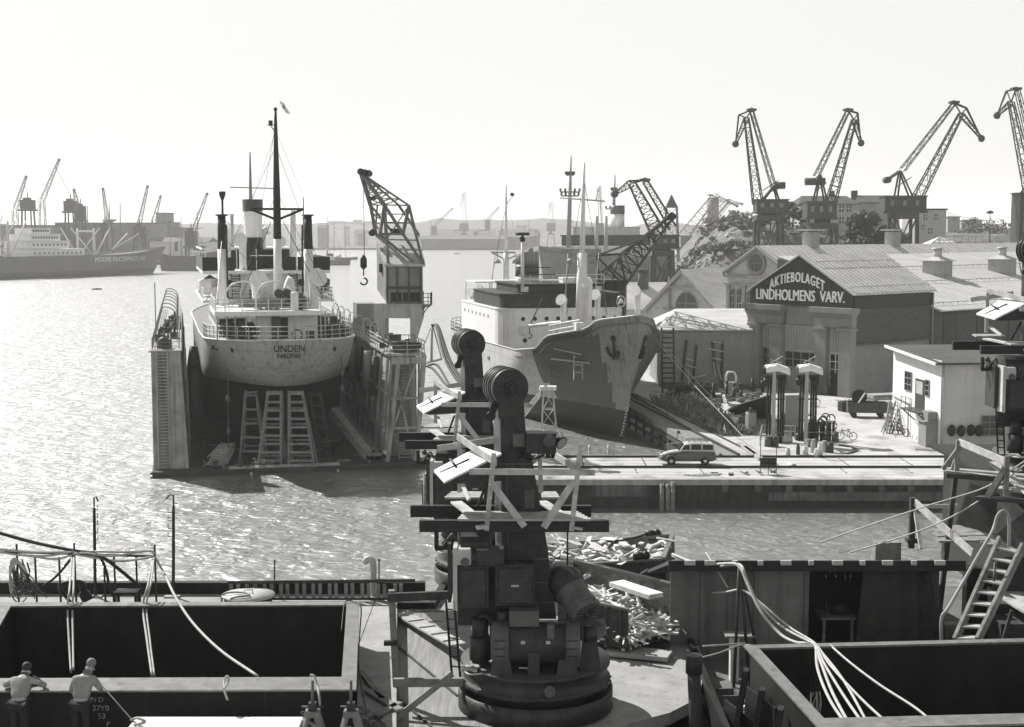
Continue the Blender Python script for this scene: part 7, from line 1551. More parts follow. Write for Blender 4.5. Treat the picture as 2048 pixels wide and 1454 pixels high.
for px, y0, l in ((549,1122,'thin rod standing by the tub on the bulwark'), (758,1120,'thin dark rod next to the gooseneck pipe')):
    mb = MB(); q = P(px,1200,41.3); t_ = P(px,y0,41.3); mb.tube([V((q.x,41.3,ZD)), t_], .022, 5); mb.sph(t_, .04, 6); tag(mb.build('rod', M['steel'], origin=q), l, 'rod')
# ---------------------------------------------------------------- DECK CRANE with timber staging
YC = 33.0
def q_(px, py, dy=0): return P(px, py, YC+dy)
CX = q_(1073,0).x
dk = root('deck_crane', (CX, YC, ZP), 'black deck crane on a round pedestal in the middle of the foreground', 'deck crane', 'deck cranes of the foreground ship')
c0 = V((CX, YC, 0))
mb = MB(); mb.lathe([(1.80,ZP+.06),(1.84,ZP+.06),(1.84,ZP+.52),(1.78,ZP+.52),(1.76,ZP+.1)], c0, 48); mb.build('base_ring', M['mach'], dk)
mb = MB(); mb.lathe([(1.45,ZP+.055),(1.56,ZP+.6),(1.62,ZP+.66),(1.78,ZP+.67),(1.78,ZP+.77),(1.72,ZP+.78),(1.70,ZP+1.1),(1.77,ZP+1.11),(1.77,ZP+1.2),(0.01,ZP+1.2)], c0, 48)
for i in range(36): a = i*math.pi/18; mb.sph(c0+V((1.785*math.cos(a), 1.785*math.sin(a), ZP+.72)), .03, 6)
tb = mb.build('turntable', M['mach'], dk)
mb = MB()
q = c0+V((.28,-1.70,ZP+.94)); mb.cyl(q, q+V((.02,-.16,0)), .15, .12, 14); mb.cyl(q+V((.02,-.16,0)), q+V((.02,-.2,0)), .06, .06, 10); mb.build('hub', M['machl'], tb)
ZU = ZP+1.2
# post
secs = [(1238,1004,1113),(1100,1004,1096),(1040,1003,1086),(910,1002,1063),(870,1001,1052),(790,1000,1047)]
mb = MB(); rows = []
for y, l, r in secs:
    f0, f1 = q_(l, y, -.36), q_(r, y, -.36); dz = f0.z; w = (1238-y)/448*.14
    rows.append([V((f0.x,YC-.36,dz)), V((f1.x,YC-.36,dz)), V((f1.x-.10,YC+.36-w,dz)), V((f0.x-.17,YC+.42-w,dz)), V((f0.x,YC-.36,dz))])
mb.grid(rows, False); mb.poly(rows[-1][:-1]); ps_ = mb.build('post', M['mach'], dk, .012)
mb = MB()
for y in (1205, 1165, 1118, 928): 
    r_ = interp([(790,1047),(870,1052),(910,1063),(1040,1086),(1100,1096),(1238,1113)], y); a, b = q_(1003,y,-.375), q_(r_,y,-.375); mb.beam(a, b, .02, .03)
mb.beam(q_(1020,1230,-.38), q_(1013,930,-.38), .02, .05, (0,1,0)); mb.zbox(q_(1050,0).x, q_(1070,0).x, YC-.385, YC-.36, q_(0,1010).z, q_(0,975).z); mb.build('weld_strip', M['machl'], ps_)
mb = MB(); mb.hexa([V(p) for p in ((q_(990,0).x,YC-.6,ZU+.0),(q_(1125,0).x,YC-.6,ZU),(q_(1120,0).x,YC+.6,ZU),(q_(985,0).x,YC+.6,ZU),(q_(996,0).x,YC-.48,ZU+.45),(q_(1118,0).x,YC-.48,ZU+.45),(q_(1113,0).x,YC+.5,ZU+.45),(q_(990,0).x,YC+.5,ZU+.45))]); mb.build('foot', M['mach'], dk, .02)
# sheave head
h = q_(1021,776,-.42); ax = V((-.30, .82, 0)).normalized()
mb = MB(); mb.cyl(h-ax*.02, h+ax*.14, .44, .44, 32); mb.build('head_plate', M['mach'], dk, .01)
mb = MB(); prof = []
for k in range(4): z = .16+k*.15; prof += [(.46,z),(.46,z+.03),(.38,z+.06),(.38,z+.09),(.46,z+.12)]
mb.lathe([(.05,.15)]+prof+[(.05,.77)], h, 32, ax); sh_ = mb.build('sheave', M['steel'], dk)
mb = MB(); mb.cyl(h-ax*.10, h, .15, .17, 20); mb.cyl(h-ax*.16, h-ax*.1, .08, .09, 14)
mb.build('axle', M['mach'], sh_)
for i in range(6): a = i*math.pi/3; mb = MB(); u = V((ax.y,-ax.x,0)); p = h-ax*.03+u*.2*math.cos(a)+Z*.2*math.sin(a); mb.cyl(p, p-ax*.04, .022, .022, 6); mb.build('bolt', M['machl'], sh_)
mb = MB(); a, b = q_(993,800,-.1), q_(982,832,-.15); mb.beam(a, b, .16, .07, (0,1,0)); mb.cyl(b-V((0,.08,0)), b+V((0,.08,0)), .11, .11, 12); mb.build('guide_arm', M['black'], dk)
mb = MB(); mb.tube([q_(982,760,.35), q_(978,790,.35), q_(983,835,.2)], .02, 5); mb.tube([q_(1000,742,.3), q_(1014,737,.2)], .03, 5); mb.build('rope_guard', M['lgrey'], dk)
# arm box and lamp
mb = MB(); a, b = q_(1052,865,-.55), q_(1112,905,-.55); mb.zbox(a.x, b.x, YC-.75, YC-.2, b.z, a.z); bx_ = mb.build('winch_box', M['mach'], dk, .015)
mb = MB(); a, b = q_(1026,868,-.6), q_(1050,893,-.6); mb.zbox(a.x, b.x, YC-.65, YC-.3, b.z, a.z); mb.build('bracket', M['machl'], dk, .01)
mb = MB(); c = q_(1098,881,-.75); mb.cyl(c, c-V((0,.12,0)), .15, .13, 16); mb.cyl(c-V((0,.12,0)), c-V((0,.15,0)), .05, .05, 10); mb.build('motor_cap', M['machl'], bx_)
mb = MB(); 
for px in (1042,1096,1106): mb.tube([q_(px,904,-.5), q_(px,912,-.5), q_(px,916,-.5)], [.06,.05,.03], 8)
mb.tube(smoothpath([q_(1048,913,-.5), q_(1060,918,-.5), q_(1078,914,-.5), q_(1092,905,-.5)]), .02, 5); mb.parts('cable_gland', M['black'], bx_)
c = q_(1122,885,-.4); mb = MB(); d_l = V((.5,-.6,-.35)).normalized(); mb.lathe([(.03,-.16),(.08,-.12),(.15,0),(.155,.03)], c, 16, d_l); lm = mb.build('lamp', M['black'], dk); mb = MB(); mb.lathe([(.01,.02),(.13,.035)], c, 16, d_l); mb.build('lens', M['chrome'], lm)
mb = MB(); mb.tube([q_(1112,868,-.45), q_(1118,862,-.45), q_(1124,866,-.45), q_(1126,876,-.45)], .022, 5); mb.build('lamp_bracket', M['lgrey'], dk)
# control cabinets
def cabinet(x0, x1, y0, y1, d0, d1, par, nm='cabinet', m='mach'):
    a, b = q_(x0,y0,d0), q_(x1,y1,d0); mb = MB(); mb.zbox(a.x, b.x, YC+d0, YC+d1, b.z, a.z); o = mb.build(nm, M[m], par, .015)
    mb = MB(); k = .06; mb.zbox(a.x+k, b.x-k, YC+d0-.06, YC+d0-.003, b.z+k, a.z-k); mb.build('door', M[m], o, .03); return o
cabinet(917,978,1133,1216,-.95,-.35,dk); cb2 = cabinet(990,1070,1130,1212,-.95,-.35,dk)
mb = MB(); a, b = q_(915,1120,-.3), q_(1072,1250,-.3); mb.zbox(a.x, b.x, YC-.34, YC-.28, b.z, a.z); mb.build('dark_gap_backing', M['mach'], dk)  # dark sheet added behind the cabinets so the gap reads dark
mb = MB(); a = q_(1030,1172,-1.012); mb.zbox(a.x-.09, a.x+.09, a.y-.006, a.y+.01, a.z-.022, a.z+.022); mb.build('name_plate', M['lgrey'], cb2)
mb = MB(); a, b = q_(908,1098,-.9), q_(942,1130,-.9); mb.zbox(a.x, b.x, YC-.95, YC-.5, b.z, a.z); cc = mb.build('cabinet', M['lgrey'], dk, .02); mb = MB(); c = q_(930,1124,-.96); mb.cyl(c, c-V((0,.08,0)), .1,.09,12); mb.build('motor_cap', M['machl'], cc)
mb = MB(); a, b = q_(906,1095,-.9), q_(915,1220,-.9); mb.zbox(a.x, b.x, YC-.95, YC-.3, b.z, a.z); mb.build('side_plate', M['lgrey'], dk)
mb = MB(); a, b = q_(895,1088,-.6), q_(905,1205,-.6); mb.zbox(a.x, b.x-.03, YC-.6, YC+.3, b.z, a.z); mb.build('side_plate', M['mach'], dk)
mb = MB(); a, b = q_(953,1098,-.8), q_(1008,1132,-.8); mb.zbox(a.x, b.x, YC-.9, YC-.4, b.z, a.z); mb.build('junction_box', M['mach'], dk, .01)
mb = MB(); rows = []
for py, k in ((1096,1.0),(1080,1.0),(1068,.82),(1062,.55)):
    z = q_(0,py,-.3).z; x0, x1 = q_(918,0,-.3).x, q_(978,0,-.3).x; xm = (x0+x1)/2; hw = (x1-x0)/2*lerp(.85,1,k)
    rows.append([V((xm-hw,YC-.6*k-.1,z)), V((xm+hw,YC-.6*k-.1,z)), V((xm+hw,YC+.4*k,z)), V((xm-hw,YC+.4*k,z)), V((xm-hw,YC-.6*k-.1,z))])
mb.grid(rows, False); mb.poly(rows[-1][:-1]); mb.build('motor_cover', M['mach'], dk, .03)
mb = MB(); mb.beam(q_(873,1063,-.2), q_(873,1096,-.2), .1, .1, (0,1,0)); mb.beam(q_(870,1096,-.2), q_(985,1092,-.2), .1, .1); mb.build('bracket', M['black'], dk)
mb = MB(); 
for i in range(8): c = q_(R.uniform(880,915), R.uniform(1066,1092), -.1); mb.sph(c, R.uniform(.05,.1), 7)
mb.tube(smoothpath([q_(888,1090,-.2), q_(905,1068,-.3), q_(915,1085,-.2)]), .03, 5); mb.parts('fitting', M['machl'], dk)
# big twin motor lying across the turntable
ym = -1.0; zc = q_(0,1284,ym).z
x0, x1 = q_(980,0,ym).x, q_(1165,0,ym).x; rr = .46
mb = MB(); mb.tube([V((x0+.28,YC+ym,zc)), V((lerp(x0,x1,.5),YC+ym,zc)), V((x1-.25,YC+ym,zc))], rr, 28); mo = mb.build('motor', M['mach'], dk)
for xa, xb in ((x0,x0+.42),(x1-.38,x1)):
    mb = MB(); mb.tube([V((xa,YC+ym,zc)), V((xa+.06,YC+ym,zc)), V((xb-.03,YC+ym,zc)), V((xb,YC+ym,zc))], [rr*.75,rr*1.06,rr*1.06,rr*.98], 28)
    eb = mb.build('end_bell', M['machl'], mo)
    for i in range(5):
        for dz in (.18, -.12): pass
    for dz in (.16,-.02,-.2): mb = MB(); yy = -math.sqrt(max(0,(rr*1.065)**2-dz*dz)); mb.box((lerp(xa,xb,.5), YC+ym+yy, zc+dz), (.24,.03,.02)); mb.build('cooling_slot', M['black'], eb)
mb = MB(); xm = lerp(x0,x1,.48); mb.tube([V((xm-.04,YC+ym,zc)), V((xm+.04,YC+ym,zc))], rr*1.08, 28); mb.zbox(xm-.13, xm+.13, YC+ym-.5, YC+ym+.1, ZU, zc-.1); mb.build('flange', M['mach'], mo)
for t in (.36,.64): mb = MB(); mb.box((lerp(x0,x1,t), YC+ym-rr*.98, zc+.12), (.10,.03,.07)); mb.build('name_plate', M['lgrey'], mo)
mb = MB(); a, b = q_(1018,1216,ym), q_(1078,1243,ym); mb.zbox(a.x, b.x, YC+ym-.3, YC+ym+.4, b.z-.05, a.z); mb.build('terminal_box', M['machl'], mo, .02)
mb = MB(); a, b = q_(1093,1240,ym), q_(1108,1268,ym); mb.zbox(a.x, b.x, YC+ym-.45, YC+ym-.1, b.z, a.z); mb.build('terminal_box', M['machl'], mo, .015)
for px in (985,1127):
    mb = MB(); c = q_(px,1244,ym); mb.tube([c+V((.06*math.cos(t),0,.06*math.sin(t))) for t in [i*.7 for i in range(10)]], .018, 5); mb.build('lifting_eye', M['steel'], mo)
mb = MB()
for xx in (x0+.25, x1-.3): mb.hexa([V(p) for p in ((xx-.25,YC+ym-.4,ZU),(xx+.25,YC+ym-.4,ZU),(xx+.25,YC+ym+.4,ZU),(xx-.25,YC+ym+.4,ZU),(xx-.16,YC+ym-.3,zc-.2),(xx+.16,YC+ym-.3,zc-.2),(xx+.16,YC+ym+.3,zc-.2),(xx-.16,YC+ym+.3,zc-.2))])
mb.parts('motor_foot', M['mach'], mo)
# column gear left of the motor, slanted gear motor right of the post
mb = MB(); a = q_(958,0,-.5).x
for z0, z1, r in ((1225,1260,.2),(1260,1305,.26),(1305,1320,.2)): mb.cyl((a,YC-.5,q_(0,z1).z), (a,YC-.5,q_(0,z0).z), r, r, 14)
mb.tube(smoothpath([(a,YC-.5,q_(0,1225).z), (a+.1,YC-.6,q_(0,1218).z), (a+.25,YC-.6,q_(0,1228).z), (a+.28,YC-.6,q_(0,1260).z)]), .06, 8); mb.build('oil_pump', M['mach'], dk)
mb = MB(); mb.cyl(q_(1005,1250,-.6), q_(1005,1222,-.6), .13, .13, 12); mb.build('breather', M['machl'], dk)
A_0, A_1 = q_(1128,1160,-.2), q_(1170,1222,-1.0); dv = (A_1-A_0).normalized()
mb = MB(); mb.tube([A_0-dv*.25, A_0, A_0+dv*.01, A_0+dv*.4], [.3,.42,.42,.4], 20); gm = mb.build('gear_motor', M['mach'], dk)
mb = MB(); mb.tube([A_0+dv*.42, A_0+dv*.46, A_0+dv*.85, A_1], [.42,.36,.36,.40], 22); mb.tube([A_1, A_1+dv*.03, A_1+dv*.12], [.40,.37,.34], 22); mb.build('motor_body', M['machl'], gm)
mb = MB(); u = dv.orthogonal().normalized(); w = dv.cross(u)
for i in range(16): a = i*math.pi/8; mb.beam(A_1+dv*.125+(u*math.cos(a)+w*math.sin(a))*.05, A_1+dv*.125+(u*math.cos(a)+w*math.sin(a))*.33, .015, .02, dv)
mb.build('fan_grille', M['black'], gm)
mb = MB(); a, b = q_(1106,1128,-.1), q_(1140,1200,-.1); mb.zbox(a.x, b.x, YC-.4, YC+.3, b.z, a.z); mb.build('gear_case', M['mach'], dk, .06)
mb = MB(); mb.tube(smoothpath([q_(1122,1135,-.4), q_(1138,1140,-.5), q_(1150,1155,-.55), q_(1154,1168,-.6)]), .04, 7); mb.build('pipe', M['machl'], dk)
mb = MB(); c = q_(1179,1268,-.9); mb.cyl(c-V((.15,0,0)), c+V((.15,0,0)), .2, .2, 16); mb.sph(c-V((0,.12,0)), .16, 10); mb.hexa([V(p) for p in ((c.x-.22,c.y-.15,ZU),(c.x+.26,c.y-.15,ZU),(c.x+.26,c.y+.15,ZU),(c.x-.22,c.y+.15,ZU),(c.x-.14,c.y-.12,c.z),(c.x+.16,c.y-.12,c.z),(c.x+.16,c.y+.12,c.z),(c.x-.14,c.y+.12,c.z))]); mb.build('bearing', M['mach'], dk)
mb = MB(); mb.hexa([q_(*p) for p in ((1185,1280,-.8),(1212,1262,-.6),(1214,1268,-.2),(1190,1285,-.4),(1183,1240,-.8),(1207,1236,-.6),(1209,1242,-.2),(1186,1246,-.4))]); mb.tube([q_(1160,1218,-1.1), q_(1205,1250,-.7)], .03, 6); mb.build('gusset', M['machl'], dk)
mb = MB()
for i in range(9): c = q_(R.uniform(925,965), R.uniform(1312,1326), -1.2+R.random()*.4); mb.box(V((c.x,c.y,ZU+.04)), (.2,.06,.05), R.random()*3)
mb.tube(smoothpath([V((q_(928,0).x,YC-1.2,ZU+.03)), V((q_(940,0).x,YC-1.5,ZU+.05)), V((q_(965,0).x,YC-1.4,ZU+.04))]), .02, 5); mb.parts('loose_tool', M['lgrey'], dk)
# ladder
o = root('crane_ladder', q_(905,1370,-.6), 'narrow steel ladder fixed at the left side of the middle deck crane', 'ladder', 'crane ladders'); mb = MB(); ladder(mb, q_(912,1352,-.9), q_(900,1200,-.9), .2, 7, V((1,-.3,0)), .028, .02); mb.build('ladder', M['black'], o); LADD = o
# ---- staging of fresh timber round the crane
stg = root('timber_staging', (CX, YC, q_(0,1040).z), 'pale new timber staging with rails round the middle deck crane', 'staging', 'timber staging round deck cranes')
def bd(a, b, w, h, nm='board', m='wood', up=Z): mb = MB(); mb.beam(a, b, w, h, up); return mb.build(nm, M[m], stg, .004)
for (x0_, x1_, y0_, y1_, d0) in ((839,1218,1040,1063,-1.0),(821,1182,1010,1034,.75)):
    a, b = q_(x0_, (y0_+y1_)/2, d0), q_(x1_, (y0_+y1_)/2, d0); bd(a, b, .16, (y1_-y0_)/86, 'bearer', 'black')
zpl = q_(0,1040,-1.0).z+.03
for i in range(5): x0_ = q_(912,0,-1).x+i*.03; bd(V((x0_,YC-1.12+i*.19,zpl+.01)), V((q_(1186,0,-1).x-i*.06,YC-1.12+i*.19,zpl+.01)), .17, .05, 'deck_board', 'wood2')
for i in range(4):
    z = q_(0,992,1.2).z; bd(V((q_(886,0,1.2).x+i*.04,YC+1.0+i*.2,z)), V((q_(966,0,1.2).x,YC+1.0+i*.2,z)), .18, .05, 'deck_board', 'wood2'); bd(V((q_(1085,0,1.2).x,YC+1.0+i*.2,z)), V((q_(1122,0,1.2).x-i*.02,YC+1.0+i*.2,z)), .18, .05, 'deck_board', 'wood2')
M['fw'] = M['wood']
for a, b in (((988,906),(973,1061)),((1161,888),(1143,1062)),((919,872),(919,985)),((1079,900),(1082,985))):
    d0 = -1.12 if a[1] > 885 and a[0] not in (919,1079) else 1.0
    bd(q_(*a,d0), q_(*b,d0), .11, .05, 'upright', up=(0,1,0))
bd(q_(938,943,-1.16), q_(1190,945,-1.16), .045, .14, 'guard_rail')
bd(q_(915,873,.9), q_(992,926,-1.05), .045, .16, 'guard_rail'); bd(q_(875,897,1.05), q_(990,880,1.05), .045, .15, 'guard_rail')
bd(q_(1092,898,.9), q_(1152,938,-1.05), .045, .16, 'guard_rail'); 
bd(q_(983,966,-1.17), q_(1049,1053,-1.17), .15, .05, 'brace', up=(0,1,0)); bd(q_(1148,962,-1.17), q_(1087,1055,-1.17), .16, .05, 'brace', up=(0,1,0))
bd(q_(925,968,1.0), q_(938,1000,.3), .1, .05, 'brace', up=(0,1,0)); bd(q_(1060,930,1.0), q_(1078,912,1.0), .1, .05, 'brace', up=(0,1,0)); bd(q_(912,1004,.8), q_(945,1030,-.4), .28, .05, 'board', 'wood'); bd(q_(1084,1003,.8), q_(1118,1026,-.3), .25, .05, 'board', 'wood')
bd(q_(952,1055,-1.25), q_(975,1052,-1.2), .22, .07, 'board', 'wood'); bd(q_(1145,1055,-1.2), q_(1165,1058,-1.2), .15, .05, 'board', 'wood')
mb = MB(); p4 = [q_(868,940,.3), q_(889,963,-.6), q_(1003,906,-.6), q_(958,892,.5)]; mb.add(p4+[p-Z*.05 for p in p4], [(0,1,2,3),(7,6,5,4),(0,4,5,1),(1,5,6,2),(2,6,7,3),(3,7,4,0)]); sp_ = mb.build('sloping_panel', M['white2'], stg)
mb = MB(); mb.add([q_(889,964,-.58), q_(1003,908,-.58), q_(1003,962,-.5), q_(905,968,-.5), q_(889,964,-.3), q_(1003,908,-.3), q_(1003,962,-.3), q_(905,968,-.3)], [(0,1,2,3),(7,6,5,4),(0,4,5,1),(1,5,6,2),(2,6,7,3),(3,7,4,0)]); mb.build('panel_side', M['mach'], stg)
mb = MB(); mb.tube([q_(880,945,0), q_(938,918,-.1)], .02, 5); mb.tube([q_(900,918,.1), q_(915,937,-.2)], .03, 5); mb.build('strap', M['black'], sp_)
mb = MB(); mb.tube([q_(972,970,-.3), q_(955,1013,.0)], .035, 6); mb.build('prop', M['black'], stg)
mb = MB(); mb.tube([q_(1135,1062,-1.1), q_(1135,1130,-1.1)], .02, 5); mb.build('drop_rod', M['steel'], stg)
# copies of crane and staging further along the ship
LB = {}
for src, lab in ((dk, ('second deck crane farther out, in front of the freighter flank', 'deck crane at the right photo edge standing on a raised deck')), (stg, ('timber staging round the farther crane in front of the freighter', 'timber staging of the crane cut by the right photo edge'))):
    dup(src, (-1.22, 12, .05), 0, lab[0]); dup(src, (16.75, 12.3, 3.0), 0, lab[1])
dup(LADD, (16.75, 12.3, 3.0), 0, 'narrow ladder of the deck crane at the right photo edge')
# timber post frame left of the crane
tf = root('post_frame', q_(783,1454,.0), 'dark timber post with cross beams and a long diagonal prop beside the pedestal', 'post frame')
def tb_(a, b, w, h, nm, m='woodg', up=Z): mb = MB(); mb.beam(a, b, w, h, up); mb.build(nm, M[m], tf, .006)
yp = .1
tb_(q_(783,1180,yp), V((q_(783,0,yp).x, YC+yp, ZP+.06)), .15, .13, 'post', 'woodg', (0,1,0))
tb_(q_(775,1195,yp-.1), q_(898,1190,yp-.1), .12, .2, 'cross_beam', 'woodd'); tb_(q_(787,1365,-.5), q_(928,1364,-.5), .12, .2, 'cross_beam', 'woodg'); tb_(q_(768,1286,yp-.1), q_(796,1285,yp-.1), .14, .11, 'block', 'black')
tb_(q_(764,1460,-1.2), q_(905,1347,-.9), .14, .1, 'prop', 'woodg', (0,1,0))
gp = root('gangplank', G(850,1250,ZP), 'cleated gangplank lying on the plank deck left of the pedestal', 'gangplank'); a, b = G(800,1225,ZP+.2), G(915,1290,ZP+.4); mb = MB(); mb.beam(a, b, .5, .05); mb.build('plank', M['wood2'] if 'wood2' in M else M['wood'], gp)
for i in range(5): t = (i+.5)/5; c = a.lerp(b, t); d = (b-a).normalized(); s = d.cross(Z).normalized(); mb = MB(); mb.beam(c-s*.24+Z*.045, c+s*.24+Z*.045, .05, .04); mb.build('cleat', M['wood'], gp)
bo = root('bollard_post', G(1388,1400,ZR_), 'black round capped post standing at the curved platform corner', 'post'); c = P(1388,1320,31.5); mb = MB(); mb.tube([V((c.x+.1,31.5,ZR_)), V((c.x,31.5,c.z-.3))], [.16,.15], 14); mb.build('post', M['woodd'], bo)
mb = MB(); mb.tube([V((c.x,31.5,c.z-.3)), V((c.x,31.5,c.z+.12))], .19, 16); mb.build('cap', M['black'], bo)

mb = MB(); q = [G(845,1226,ZP),G(935,1226,ZP),G(955,1330,ZP)]; mb.prism([V((p.x,p.y,ZP+.06)) for p in q], Z*.01); o = mb.build('black_deck_triangle', M['black'], origin=q[0]); o['kind'] = 'structure'  # flat black triangle laid on the plank deck
for i, (a, b) in enumerate((((795,1292),(915,1392)),((800,1400),(880,1468)))): mb = MB(); mb.beam(G(*a,ZP+.07), G(*b,ZP+.07), .06, .04); tag(mb.build('batten', M['woodd'], origin=G(*a,ZP)), ['long dark batten lying diagonally on the plank deck','short dark batten nearer the bottom edge of the plank deck'][i], 'batten')
# ---------------------------------------------------------------- scrap skips, deck shed, hoses on the right
M['skip'] = mat('rusty_skip', .06, .8, .2, var=.5, scale=2.2, bump=.3, bscale=9, streak=.3, speck=.3)
M['skipi'] = mat('skip_inside_flaking', .25, .9, .1, var=.5, scale=3, bump=.7, bscale=7, speck=.5)
M['scrap'] = mat('scrap_timber', .56, .8, var=.3, scale=2.0, speck=.15)
def skip(name, A, B, Bb, D, Db, C, Cb, label, rim=.05):
    """tipping skip: A-B back rim, C-D front rim, open right end with sloping floor"""
    o = root(name, Cb.lerp(Bb, .5), label, 'skip', 'scrap skips on deck'); Ab = V((A.x, A.y, Bb.z)); 
    def wall(nm, p, q, pb, qb, n, m): 
        n = V(n).normalized()*.06; mb = MB(); mb.add([pb,qb,q,p,pb+n,qb+n,q+n,p+n], [(0,1,2,3),(7,6,5,4),(0,4,5,1),(1,5,6,2),(2,6,7,3),(3,7,4,0)]); return mb.build(nm, M[m], o)
    nb = (B-A).cross(Z); nb.z = 0
    bw = wall('back_wall', A, B, Ab, Bb, -nb, 'skipi'); fw = wall('front_wall', C, D, Cb, Db, nb, 'skip'); ew = wall('end_wall', C, A, Cb, Ab, (-1,0,0), 'skip')
    mb = MB(); f = [Cb,Db,Bb,Ab]; mb.add(f+[p-Z*.06 for p in f], [(0,1,2,3),(7,6,5,4),(0,4,5,1),(1,5,6,2),(2,6,7,3),(3,7,4,0)]); mb.build('floor', M['skip'], o)
    mb = MB()
    for i in range(5): t = .1+i*.2; p, q = C.lerp(D, t), Cb.lerp(Db, t); n_ = nb.normalized()*.06; mb.beam(p+n_, q+n_, .12, .1, (D-C))
    mb.parts('rib', M['skip'], fw)
    mb = MB(); mb.beam(A+Z*.03, B+Z*.03, .2, .12); mb.beam(B, Bb, .1, .1, (B-A)); mb.build('rim', M['flange'], bw); mb = MB(); mb.beam(C+Z*.03, D+Z*.03, .1, .07); mb.build('rim', M['flange'], fw)
    return o
A, B, Bb = P(1150,1124,41), P(1383,1182,38.9), G(1380,1256,9.6); D, Db = P(1257,1222,36.9), G(1257,1296,9.6); C = P(1120,1192,38.0); Cb = V((C.x,C.y,9.6))
sk1 = skip('skip', A, B, Bb, D, Db, C, Cb, 'nearer rusty scrap skip, its open end spilling pale timber')
A2, B2 = P(1085,1092,46.8), P(1345,1072,46.4); B2b = P(1347,1160,46.0); D2, D2b = P(1326,1120,43.6), P(1328,1175,43.5); C2, C2b = P(1090,1136,43.8), P(1090,1175,43.6); B2b.z = D2b.z = C2b.z = ZP+.05
sk2 = skip('skip', A2, B2, B2b, D2, D2b, C2, C2b, 'farther scrap skip with a closed pale rimmed end, heaped with offcuts')
mb = MB(); q = [D2, B2, B2b, D2b]; n = V((.06,0,0)); mb.add(q+[p+n for p in q], [(0,1,2,3),(7,6,5,4),(0,4,5,1),(1,5,6,2),(2,6,7,3),(3,7,4,0)]); ew = mb.build('end_wall', M['skip'], sk2); mb = MB(); mb.beam(D2+Z*.04, B2+Z*.04, .14, .1); mb.build('rim', M['flange'], ew)
def heap(corners, n, zf, L, th, label, bend=.25):
    mb = MB(); a, b, c, d = corners
    for i in range(n):
        u, v = R.random(), R.random(); p = a.lerp(b, u).lerp(d.lerp(c, u), v); ln = R.uniform(*L); w = R.uniform(*th); h = R.uniform(.02, .06) if ln > .35 else R.uniform(.05,.14)
        z = p.z+zf(u, v)*R.random(); M3 = Matrix.Rotation(R.uniform(0,6.28), 3, 'Z')@Matrix.Rotation(R.gauss(0,bend), 3, 'Y')@Matrix.Rotation(R.gauss(0,bend), 3, 'X'); mb.box((p.x,p.y,z+.05), (ln,w,h), 0, M3)
    o = mb.build('timber_scrap', M['scrap'], origin=a.lerp(c,.5)); tag(o, label, 'scrap', kind='stuff'); return o
heap([Cb.lerp(Bb,.12), Db+V((-.1,.1,0)), Bb+V((-.15,-.3,0)), V((A.x+.1,A.y-.3,Bb.z))], 560, lambda u, v: 1.25*(1-u*.75)*(1-abs(v-.4)*.5), (.3,1.3), (.03,.10), 'pale splintered timber strips filling the nearer skip')
heap([C2b+V((.1,.2,.1)), D2b+V((-.2,.2,.1)), B2b+V((-.2,-.3,.1)), V((A2.x+.2,A2.y-.3,B2b.z))], 340, lambda u, v: .75+.4*v, (.2,.85), (.08,.26), 'pale blocks and offcuts heaped in the farther skip')
mb = MB(); mb.beam(P(1232,1166,39), P(1312,1192,37.6), .5, .12); o = mb.build('plank', M['scrap'], origin=P(1270,1180,38.4)); tag(o, 'one wide pale plank lying on top of the nearer skip load', 'plank')
for i, (px, py, Y, l) in enumerate(((1305,1068,46.5,'black roller on the back rim of the farther skip'),(1282,1112,43.7,'black clamp on the front rim of the farther skip'))):
    mb = MB(); c = P(px, py, Y); mb.cyl(c-V((.25,0,0)), c+V((.12,0,0)), .13, .13, 10); mb.sph(c+V((.15,0,.02)), .15, 8); mb.box(c-Z*.12, (.3,.2,.15)); tag(mb.build('clamp', M['black'], origin=c), l, 'clamp')
mb = MB(); mb.tube(smoothpath([P(1298,1066,46.5), P(1270,1075,46), P(1235,1082,45.6), P(1215,1083,45.4)]), .035, 6); tag(mb.build('cable', M['roped'], origin=P(1270,1075,46)), 'dark cable drooping from the roller over the farther skip', 'cable')
for i, (x0, y0, x1, y1, Y, h_, l) in enumerate(((1215,1300,1340,1312,34.6,.12,'dark steel beam lying flat under the front of the nearer skip'),(1240,1286,1335,1296,35.6,.14,'short dark beam propped under the open end of the nearer skip'),(1290,1172,1402,1176,41,.2,'black girder end sticking out beyond the nearer skip'))):
    a, b = (G(x0,y0,9.42), G(x1,y1,9.42)) if i < 2 else (P(x0,y0,Y), P(x1,y1,Y)); mb = MB(); mb.beam(a, b, .7-.3*i if i < 2 else .5, h_); tag(mb.build('steel_beam', M['steel'] if i else M['deck'], origin=a), l, 'beam')
# deck shed
YS = 38.0
def s_(px, py, d=0): return P(px, py, YS+d)
sd_o = root('deck_shed', V((s_(1640,0).x, YS, ZR_)), 'dark lean-to workshop shed on the lower deck with grey sheet walls', 'shed')
M['sheet'] = mat('grey_wall_sheet', .14, .7, .1, var=.22, scale=1.4, bump=.1, streak=.35); M['sheet2'] = mat('pale_wall_sheet', .19, .7, .1, var=.25, scale=1.4, bump=.1, streak=.35)
zt = s_(0,1122).z; mb = MB()
xs = [s_(p,0).x for p in (1352,1420,1478,1532,1636)]
for i in range(4):
    mb = MB(); mb.zbox(xs[i]+.015, xs[i+1]-.015, YS-.0, YS+.06, ZR_, zt); mb.build('wall_sheet', M['sheet2' if i == 3 else 'sheet'], sd_o)
mb = MB()
for x in xs[1:]: mb.zbox(x-.06, x+.06, YS-.07, YS-.002, ZR_, zt)
mb.parts('batten', M['sheet'], sd_o)
xR = s_(1952,0).x; xo0, xo1 = s_(1637,0).x, s_(1900,0).x
